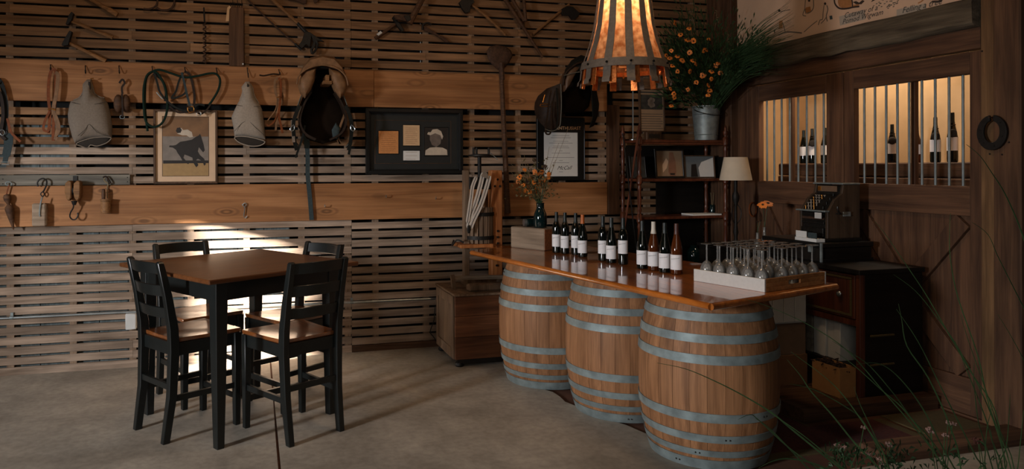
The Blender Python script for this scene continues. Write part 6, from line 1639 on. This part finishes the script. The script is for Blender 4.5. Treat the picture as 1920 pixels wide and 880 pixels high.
# ---- boxes stacked between counter and desk
def carton(name, label, x0, y0, x1, y1, z0, z1, mat, rot=0.0, open_top=False):
    cx, cy = (x0 + x1) / 2, (y0 + y1) / 2
    t = thing(name, label, 'box', (cx, cy, z0))
    m4 = Matrix.Translation((cx, cy, 0)) @ Matrix.Rotation(rot, 4, 'Z') @ Matrix.Translation((-cx, -cy, 0)); th = 0.006
    def bx(n, a, c, mt=mat):
        q = B(); q.mm(a, c); q.xf(m4); return part(t, n, q, mt, bevel=0.0015, smooth=False)
    bx('bottom', (x0, y0, z0), (x1, y1, z0 + th)); bx('side', (x0, y0, z0 + th), (x1, y0 + th, z1)); bx('side', (x0, y1 - th, z0 + th), (x1, y1, z1))
    bx('side', (x0, y0 + th, z0 + th), (x0 + th, y1 - th, z1)); bx('side', (x1 - th, y0 + th, z0 + th), (x1, y1 - th, z1))
    if not open_top:
        bx('flap', (x0, y0, z1 + 0.0003), (x1, cy - 0.001, z1 + 0.004)); bx('flap', (x0, cy + 0.001, z1 + 0.0003), (x1, y1, z1 + 0.004))
    return t, bx
SX0, SX1, SY0, SY1 = 3.19, 3.53, 4.03, 4.32
carton('brown_carton', 'brown carton at the bottom of the stack behind the near barrel', SX0 + 0.01, SY0, SX1, SY1, 0.0685, 0.262, pbr('brown_carton', (120, 84, 54), 0.8, var=0.1))
t, bx = carton('brown_carton', 'dull brown carton in the middle of the stack beneath the white box', SX0, SY0 + 0.01, SX1 - 0.005, SY1, 0.2665, 0.468, pbr('dull_brown_carton', (116, 92, 72), 0.8, var=0.1))
t, bx = carton('white_box', 'white plank-sided box on top of the cartons under the counter end', SX0 - 0.01, SY0 + 0.01, SX1, SY1, 0.4725, 0.80, 'white_paint')
for k in range(4): bx('side_batten', (SX0 - 0.005 + 0.085 * k, SY0 + 0.004, 0.482), (SX0 + 0.074 + 0.085 * k, SY0 + 0.0095, 0.79), 'white_paint')
carton('cardboard_box', 'small tan cardboard box on the low platform in front of the desk', 3.495, 3.72, 3.618, 3.95, 0.0685, 0.255, 'cardboard', 0.0, True)
q = B()
for k in range(70):
    c = Vector((3.556 + rnd.uniform(-.05, .05), 3.835 + rnd.uniform(-.10, .10), 0.236 + rnd.uniform(-.01, .028))); q.tube([c, c + Vector((rnd.uniform(-.03, .03), rnd.uniform(-.04, .04), 0.008)), c + Vector((rnd.uniform(-.03, .03), rnd.uniform(-.05, .05), -0.004))], 0.004, 5)
solo('wood_shavings', q, 'floret', 'dark shredded packing filling the small cardboard box', 'packing', kind='stuff')
pl = structure('floor_platform', (3.65, 4.2, 0))
for k in range(7):
    q = B(); y0 = 3.60 + 0.195 * k; q.mm((3.13, y0, -0.012), (4.125, y0 + 0.193, 0.068)); part(pl, 'platform_board', q, M['old'], bevel=0.002, smooth=False)
for k in range(6):
    y0 = 3.90 + 0.062 * k; h_ = (0.27, 0.255, 0.28, 0.28, 0.25, 0.26)[k]
    q = B(); q.mm((3.67 + 0.01 * (k % 2), y0, 0.2405), (3.90, y0 + 0.055, 0.2405 + h_))
    solo('white_carton', q, 'white_paint' if k < 4 else 'plank_grey', ('slim white carton on the desk shelf, nearest the room front', 'slim white carton on the desk shelf, second in the row', 'tall slim white carton on the desk shelf, third in the row', 'tall slim white carton on the desk shelf, fourth in the row', 'slim grey carton on the desk shelf, beside the whites', 'slim grey carton on the desk shelf, last in the row')[k], 'carton', 'slim cartons on the desk shelf', bevel=0.002)
# red rug with an olive border
t = thing('floor_rug', 'worn dark red rug with olive border lying on the earth floor', 'rug', (3.0, 3.7, -0.012))
q = B(); q.mm((2.50, 3.26, -0.0115), (3.10, 4.50, -0.004)); q.mm((3.1005, 3.26, -0.0115), (3.5595, 3.54, -0.004)); part(t, 'rug_field', q, 'rug', smooth=False)
for a, c in (((2.50, 3.2, -0.0115), (3.58, 3.2595, -0.0035)), ((3.1005, 3.5405, -0.0115), (3.12, 4.5, -0.0035)), ((3.56, 3.2605, -0.0115), (3.62, 3.54, -0.0035))):
    q = B(); q.mm(a, c); part(t, 'rug_border', q, 'rug_edge', smooth=False)
# olive mat by the door
q = B(); q.prism([Vector((x, y, -0.0115)) for x, y in ((3.66, 3.26), (4.10, 3.26), (4.10, 3.56), (3.66, 3.58))], (0, 0, 0.008)); solo('door_mat', q, 'rug_edge', 'olive door mat on the earth floor before the right stall door', 'mat')

# ================================================================== STALL BOTTLES, HORSESHOE, MURAL
XB = 4.80
STB = [(1507, 'glass_green', 0.30, 0, 'dark bottle behind the left bars, leftmost, with a tag'), (1523, 'glass_green', 0.31, 1, 'dark bottle with medal behind the left bars, middle'), (1547, 'glass_green', 0.31, 0, 'dark bottle behind the left bars beside the door stile'),
       (1673, 'glass_green', 0.30, 1, 'dark bottle behind the right bars, left of the mullion'), (1719, 'glass_amber', 0.27, 0, 'amber bottle half hidden by the mullion behind the right bars'), (1754, 'glass_green', 0.33, 1, 'dark bottle with cloth medal behind the right bars'), (1786, 'glass_green', 0.355, 1, 'tallest dark bottle behind the right bars, nearest the post')]
for px, gm, hh, tagd, lab in STB:
    s_ = hh / 0.30
    b_ = make_bottle(lab, [(r, z * s_) for r, z in BURG], gm, 'capsule_black', 0.235 * s_, 0.07 * s_, 0.15 * s_, 'bottles on the stall ledge', False)
    y = onX(px, 280, XB).y; b_.location = (XB, y, 1.5255); b_.rotation_euler = (0, 0, to_cam(Vector((XB, y, 1.5))))
    if tagd:
        q = B(); rr = 0.04 * s_; rel = Vector((0, 0, 0)); zc_ = 0.19 * s_
        q.pillow([Vector((rr + 0.002, 0.028 * math.cos(2 * math.pi * k / 12), zc_ - 0.02 + 0.03 * math.sin(2 * math.pi * k / 12))) for k in range(12)], (0.010, 0, 0), (-0.004, 0, 0))
        m4 = Matrix.Translation(b_.location) @ Matrix.Rotation(b_.rotation_euler.z, 4, 'Z'); 
        o = bpy.data.objects.new('medal', mesh_of('medal', q, 'mouth')); COL.objects.link(o); o.parent = b_
        q = B(); rr = prof_r([(r, z * s_) for r, z in BURG], 0.235 * s_) + 0.002
        q.tube([(rr * math.cos(2 * math.pi * k / 16), rr * math.sin(2 * math.pi * k / 16), 0.225 * s_ + 0.006 * math.cos(2 * math.pi * k / 16) * -1) for k in range(16)], 0.003, 6, True)
        o = bpy.data.objects.new('neck_ribbon', mesh_of('neck_ribbon', q, 'mouth')); COL.objects.link(o); o.parent = b_
# horseshoes
p = onX(1862, 248, XW - 0.06)
t = thing('horseshoe', 'dark iron horseshoe ring hung over the joint of the right door post', 'horseshoe', (XW - 0.052, p.y, p.z - 0.09))
rs = []
for k in range(25):
    a = R(90 + 8 + (360 - 16) * k / 24); w_ = 0.016 + 0.006 * abs(math.cos(a / 2 + 0.8))
    d = Vector((0, math.cos(a), math.sin(a))); c = Vector((XW - 0.06, p.y, p.z))
    ry, rz = 0.068, 0.082
    o_ = c + Vector((0, (ry + w_) * d.y, (rz + w_) * d.z)); i_ = c + Vector((0, (ry - w_) * d.y, (rz - w_) * d.z))
    rs.append([o_, i_, i_ + Vector((-0.014, 0, 0)), o_ + Vector((-0.014, 0, 0))])
q = B(); q.loft(rs); part(t, 'shoe', q, 'iron', bevel=0.002)
q = B(); 
for k in range(3, 23, 4): c = rs[k][2] * 0.5 + rs[k][3] * 0.5; q.lathe([(0.004, -0.003), (0.004, 0.001)], c, 6, 'x')
part(t, 'nail_holes', q, 'ebony')
q = B(); q.tube([p + Vector((0.012, 0, 0.082)), p + Vector((-0.03, 0, 0.086))], 0.004, 6); part(t, 'nail', q, 'rust')

# mural panel with line drawings
XM = XW - 0.03
def MX(px, py, off=0.0): return onX(px, py, XM - off)
t = thing('mural_panel', 'pale painted panel of village figures above the rough beam', 'mural', (XM, 4.5, 2.495))
M['mural'] = pbr('mural_paint', (204, 172, 146), 0.85, var=0.10, scale=3)
q = B(); q.mm((XM, 3.44, 2.495), (XM + 0.045, 5.56, 3.35)); part(t, 'board', q, 'mural', bevel=0.003, smooth=False)
M['sketch'] = pbr('sketch_ink', (52, 40, 32), 0.8); M['sketch_tan'] = pbr('sketch_tan', (162, 110, 64), 0.8, var=0.2, scale=30); M['caption'] = pbr('caption_paper', (166, 154, 140), 0.85, var=0.04); M['sketch_grey'] = pbr('sketch_grey', (104, 96, 86), 0.8)
def stroke(pts, r=0.003, mat='sketch', name='drawn_line'):
    P_ = [MX(x, y, 0.0015) for x, y in pts]
    q = B(); q.ribbon(smooth_pts(P_, 3) if len(P_) > 2 else P_, r * 2, 0.001, (-1, 0, 0)); return part(t, name, q, mat, smooth=False)
def patch(pts, mat, name, lift=0.001):
    q = B(); q.prism([MX(x, y, 0.0) for x, y in pts], (-lift, 0, 0)); return part(t, name, q, mat, smooth=False)
# figures: head, wrap and outline
for hx, hy, sc in ((1518, 1, 1.0), (1548, 7, 1.0), (1462, 20, 0.9)):
    patch([(hx + 2.2 * math.cos(2 * math.pi * k / 8), hy + 2.6 * math.sin(2 * math.pi * k / 8)) for k in range(8)], 'sketch', 'figure_head', 0.0014)
stroke([(1511, 0), (1510, 16), (1512, 26)], 0.003, 'sketch_grey'); stroke([(1526, 0), (1526, 14), (1521, 22), (1514, 25)], 0.004, 'sketch_grey')
patch([(1512, 14), (1520, 12), (1522, 22), (1514, 26), (1510, 20)], 'sketch_tan', 'figure_wrap'); stroke([(1510, 16), (1506, 28), (1512, 30)], 0.003, 'sketch_grey')
stroke([(1546, 10), (1544, 24), (1543, 36), (1538, 38), (1535, 47)], 0.003, 'sketch_grey'); stroke([(1551, 10), (1553, 18), (1550, 30), (1552, 40)], 0.004, 'sketch_grey'); stroke([(1550, 32), (1546, 38), (1540, 44)], 0.003, 'sketch_grey'); patch([(1556, 30), (1561, 29), (1562, 36), (1557, 37)], 'web_blue', 'figure_basket')
patch([(1462, 40), (1468, 38), (1468, 52), (1461, 55)], 'sketch_tan', 'figure_wrap'); stroke([(1464, 22), (1472, 20), (1482, 18)], 0.003, 'sketch_grey'); stroke([(1468, 42), (1471, 52), (1473, 60)], 0.003, 'sketch_grey')
stroke([(1533, 39), (1524, 46), (1517, 52), (1508, 60)], 0.003, 'sketch_grey', 'drawn_branch'); stroke([(1460, 66), (1476, 60), (1496, 61), (1504, 62)], 0.005, 'sketch_grey', 'drawn_branch')
# the cut-away hut
patch([(1573, -6), (1572, 4), (1574, 12), (1580, 15), (1597, 14), (1599, 0), (1600, -6)], 'sketch_tan', 'hut_wall'); stroke([(1565, -6), (1566, 6), (1572, 14), (1580, 16.5), (1592, 15.5), (1600, 13.5), (1612, 12)], 0.006, 'sketch', 'hut_outline')
stroke([(1597, -6), (1599, 6), (1599, 13)], 0.005, 'sketch', 'hut_post'); patch([(1600, 4), (1606, 2), (1612, 5), (1618, 0), (1622, 2), (1616, 8), (1606, 8)], 'sketch', 'hut_shadow'); patch([(1600, 9), (1612, 8), (1610, 12), (1600, 13)], 'sketch_tan', 'hut_floor', 0.0008)
patch([(1634, 4), (1642, 0), (1646, -4), (1640, -4)], 'sketch', 'drawn_log', 0.0014)
q = B()
for k in range(46):
    x, y = 1640 + 52 * rnd.random(), 0; y = rnd.uniform(-4, 17) 
    if y > 17 - abs(x - 1666) * 0.35: continue
    c = MX(x, y, 0.0005); q.box(c, (0.001, 0.012, 0.006))
part(t, 'drawn_stones', q, 'sketch_grey', smooth=False)['kind'] = 'stuff'
stroke([(1722, 6), (1728, 3), (1734, -2)], 0.004, 'sketch_tan', 'drawn_branch'); patch([(1746, 4), (1750, 1), (1760, 1), (1768, -3), (1774, -4), (1764, 4), (1752, 5)], 'sketch', 'drawn_trunk', 0.0014)
patch([(1574, 31), (1620, 18), (1624, 36), (1576, 48)], 'caption', 'caption_patch', 0.0008); patch([(1682, 18), (1736, 6), (1738, 18), (1682, 31)], 'caption', 'caption_patch', 0.0008)
for body, px, py, sz in (('Cutaway of a', 1583, 34.5, 0.055), ('Pomod Wigwam', 1580, 45.5, 0.052), ('Felling a tree', 1692, 25, 0.055)):
    o_ = MX(px, py, 0.0012); text_part(t, 'caption_text', body, 'ink', o_, (0, -1, 0), (0, 0, 1), sz, 0.3, 0.0002)

# ================================================================== FOREGROUND GRASSES AND FLOWERS OUTSIDE
def at(px, py, d): return Vector((0, 0, CH)) + ray(px, py) * d
def blade(t, pts, d0, d1, w_=0.0055, mat='grass', name='leaf'):
    n = len(pts)
    P_ = [at(x, y, d0 + (d1 - d0) * i / (n - 1)) for i, (x, y) in enumerate(pts)]
    P_ = smooth_pts(P_, 4); m_ = len(P_)
    q = B(); q.ribbon(P_, [w_ * (1 - (k / (m_ - 1)) ** 2 * 0.85) for k in range(m_)], 0.0008, (-0.3, -1, 0.25)); return part(t, name, q, mat, smooth=False)
def tuft(label, rootpx, d, blades, wd=0.0055, g=None):
    r = at(rootpx[0], rootpx[1], d); d2 = d * (CH / (CH - r.z)); r = at(rootpx[0], rootpx[1], d2); r.z = -0.004
    t = thing('ornamental_grass', label, 'grass plant', r[:], g)
    for pts, d1 in blades: 
        P0 = [(rootpx[0] + rnd.uniform(-14, 14), rootpx[1])] + pts
        blade(t, P0, d2, d1, wd * rnd.uniform(0.8, 1.2))
    return t
tuft('low arching green grass clump outside, reaching left across the near barrel', (1690, 1010), 2.95,
     [([(1600, 900), (1560, 868), (1480, 803), (1448, 776), (1394, 743), (1339, 715), (1284, 692), (1231, 681)], 2.75),
      ([(1560, 900), (1480, 842), (1421, 788), (1405, 778), (1383, 787)], 2.8), ([(1600, 910), (1530, 872), (1480, 861), (1448, 865), (1421, 878)], 2.8),
      ([(1620, 920), (1580, 880), (1545, 850), (1502, 815), (1440, 772), (1400, 745)], 2.8), ([(1560, 920), (1515, 880), (1477, 840), (1440, 802), (1415, 785)], 2.8),
      ([(1680, 905), (1665, 880), (1652, 845), (1615, 790), (1580, 742), (1545, 707), (1482, 660)], 2.8), ([(1660, 880), (1620, 795), (1590, 767), (1527, 732), (1480, 720)], 2.8),
      ([(1660, 900), (1600, 830), (1560, 780), (1520, 735), (1500, 705), (1475, 675)], 2.85), ([(1670, 890), (1640, 820), (1612, 760), (1600, 725)], 2.8)], 0.006)
tuft('tall green grass clump outside, leaning left in front of the dark desk', (1800, 1010), 2.95,
     [([(1770, 890), (1765, 870), (1720, 810), (1660, 740), (1590, 660), (1520, 612), (1440, 575), (1390, 560)], 2.7), ([(1780, 890), (1765, 872), (1727, 812), (1690, 765), (1652, 732), (1602, 687), (1565, 660)], 2.75),
      ([(1775, 880), (1740, 820), (1710, 788), (1677, 742), (1630, 687), (1592, 660), (1560, 640)], 2.75), ([(1795, 895), (1787, 877), (1762, 832), (1735, 777), (1705, 732), (1670, 695), (1640, 681), (1605, 684)], 2.75),
      ([(1845, 890), (1830, 860), (1800, 800), (1760, 720), (1720, 640), (1680, 580)], 2.75), ([(1880, 890), (1880, 850), (1850, 760), (1797, 655), (1752, 590), (1715, 545), (1675, 515)], 2.7),
      ([(1800, 880), (1780, 800), (1740, 710), (1700, 650), (1690, 600), (1684, 570)], 2.75)], 0.0055)
tuft('upright dark grass clump outside, rising before the right door post', (1890, 1010), 2.95,
     [([(1894, 880), (1854, 764), (1833, 669), (1796, 560), (1782, 490), (1780, 440), (1782, 400)], 2.7), ([(1885, 890), (1865, 772), (1825, 707), (1797, 660), (1740, 560), (1702, 502), (1660, 440), (1640, 415)], 2.7),
      ([(1860, 880), (1840, 815), (1832, 785), (1825, 717), (1826, 680)], 2.75), ([(1900, 880), (1870, 800), (1850, 740), (1815, 640), (1800, 590)], 2.75), ([(1880, 890), (1860, 830), (1845, 780), (1810, 690), (1790, 640)], 2.75),
      ([(1850, 890), (1846, 850), (1850, 800), (1860, 760)], 2.8), ([(1870, 890), (1885, 840), (1890, 790), (1893, 740)], 2.8), ([(1905, 890), (1912, 830), (1918, 770)], 2.8), ([(1872, 890), (1862, 840), (1856, 806)], 2.8)], 0.0055)
tuft('long arching grass outside, entering from the right edge over the horseshoe post', (2020, 1010), 2.8,
     [([(1990, 700), (1940, 520), (1915, 435), (1885, 365), (1860, 325), (1837, 292), (1812, 271)], 2.5), ([(2000, 800), (1960, 660), (1920, 580), (1900, 540), (1870, 480), (1852, 440), (1822, 417)], 2.5), ([(1995, 850), (1950, 760), (1930, 700), (1900, 640), (1870, 590)], 2.6)], 0.0055)
def herb(label, rootpx, heads, mat, r, nleaf, hue='leaf'):
    d2 = 2.95; rr = at(rootpx[0], rootpx[1], d2); d2 = d2 * CH / (CH - rr.z); rr = at(rootpx[0], rootpx[1], d2); rr.z = -0.004
    t = thing('flowering_herb', label, 'plant', rr[:])
    for px, py in heads:
        h = at(px, py, d2 - 0.15); q = B(); q.tube(smooth_pts([rr, (rr * 0.4 + h * 0.6) + Vector((rnd.uniform(-.02, .02), 0, 0.02)), h], 4), 0.0018, 5); part(t, 'stem', q, 'grass')
        q = B()
        for k in range(14):
            a, e = rnd.uniform(0, 6.28), rnd.uniform(-0.2, 1); c = h + Vector((math.cos(a), math.sin(a), e * 0.5)) * r * rnd.uniform(0.3, 1)
            q.lathe([(0.0005, -0.004), (0.0045, 0), (0.0005, 0.004)], c, 6)
        part(t, 'flower_head', q, mat)
    q = B()
    for k in range(nleaf):
        px, py = rootpx[0] + max(-38, min(38, rnd.gauss(0, 22))), 866 + rnd.gauss(0, 14); h = at(px, max(835, py), d2 - rnd.uniform(0.05, 0.25))
        leaf_strip(q, h, h + Vector((rnd.uniform(-.03, .03), rnd.uniform(-.02, .02), rnd.uniform(-0.01, .04))), 0.006, (0, 0, 0.006))
    part(t, 'foliage', q, hue, smooth=False)['kind'] = 'stuff'
    return t
herb('low pink-flowered herb outside, below the tan cardboard box', (1585, 960), [(1568, 836), (1580, 840), (1608, 845), (1618, 803), (1627, 852)], 'petal_pink', 0.012, 120)
herb('herb with pale and orange heads outside, centre of the foreground plants', (1672, 960), [(1664, 832), (1668, 838), (1648, 862), (1652, 870)], 'petal_pink', 0.010, 120)
herb('herb with flat pink flower clusters outside, before the olive mat', (1765, 960), [(1776, 794), (1784, 796), (1740, 806), (1770, 817), (1745, 812)], 'petal_pink', 0.014, 40)
herb('herb with a single dark red seed head outside, near the threshold', (1842, 960), [(1832, 825), (1834, 832)], pbr('dark_red_head', (84, 44, 36), 0.8), 0.024, 20)
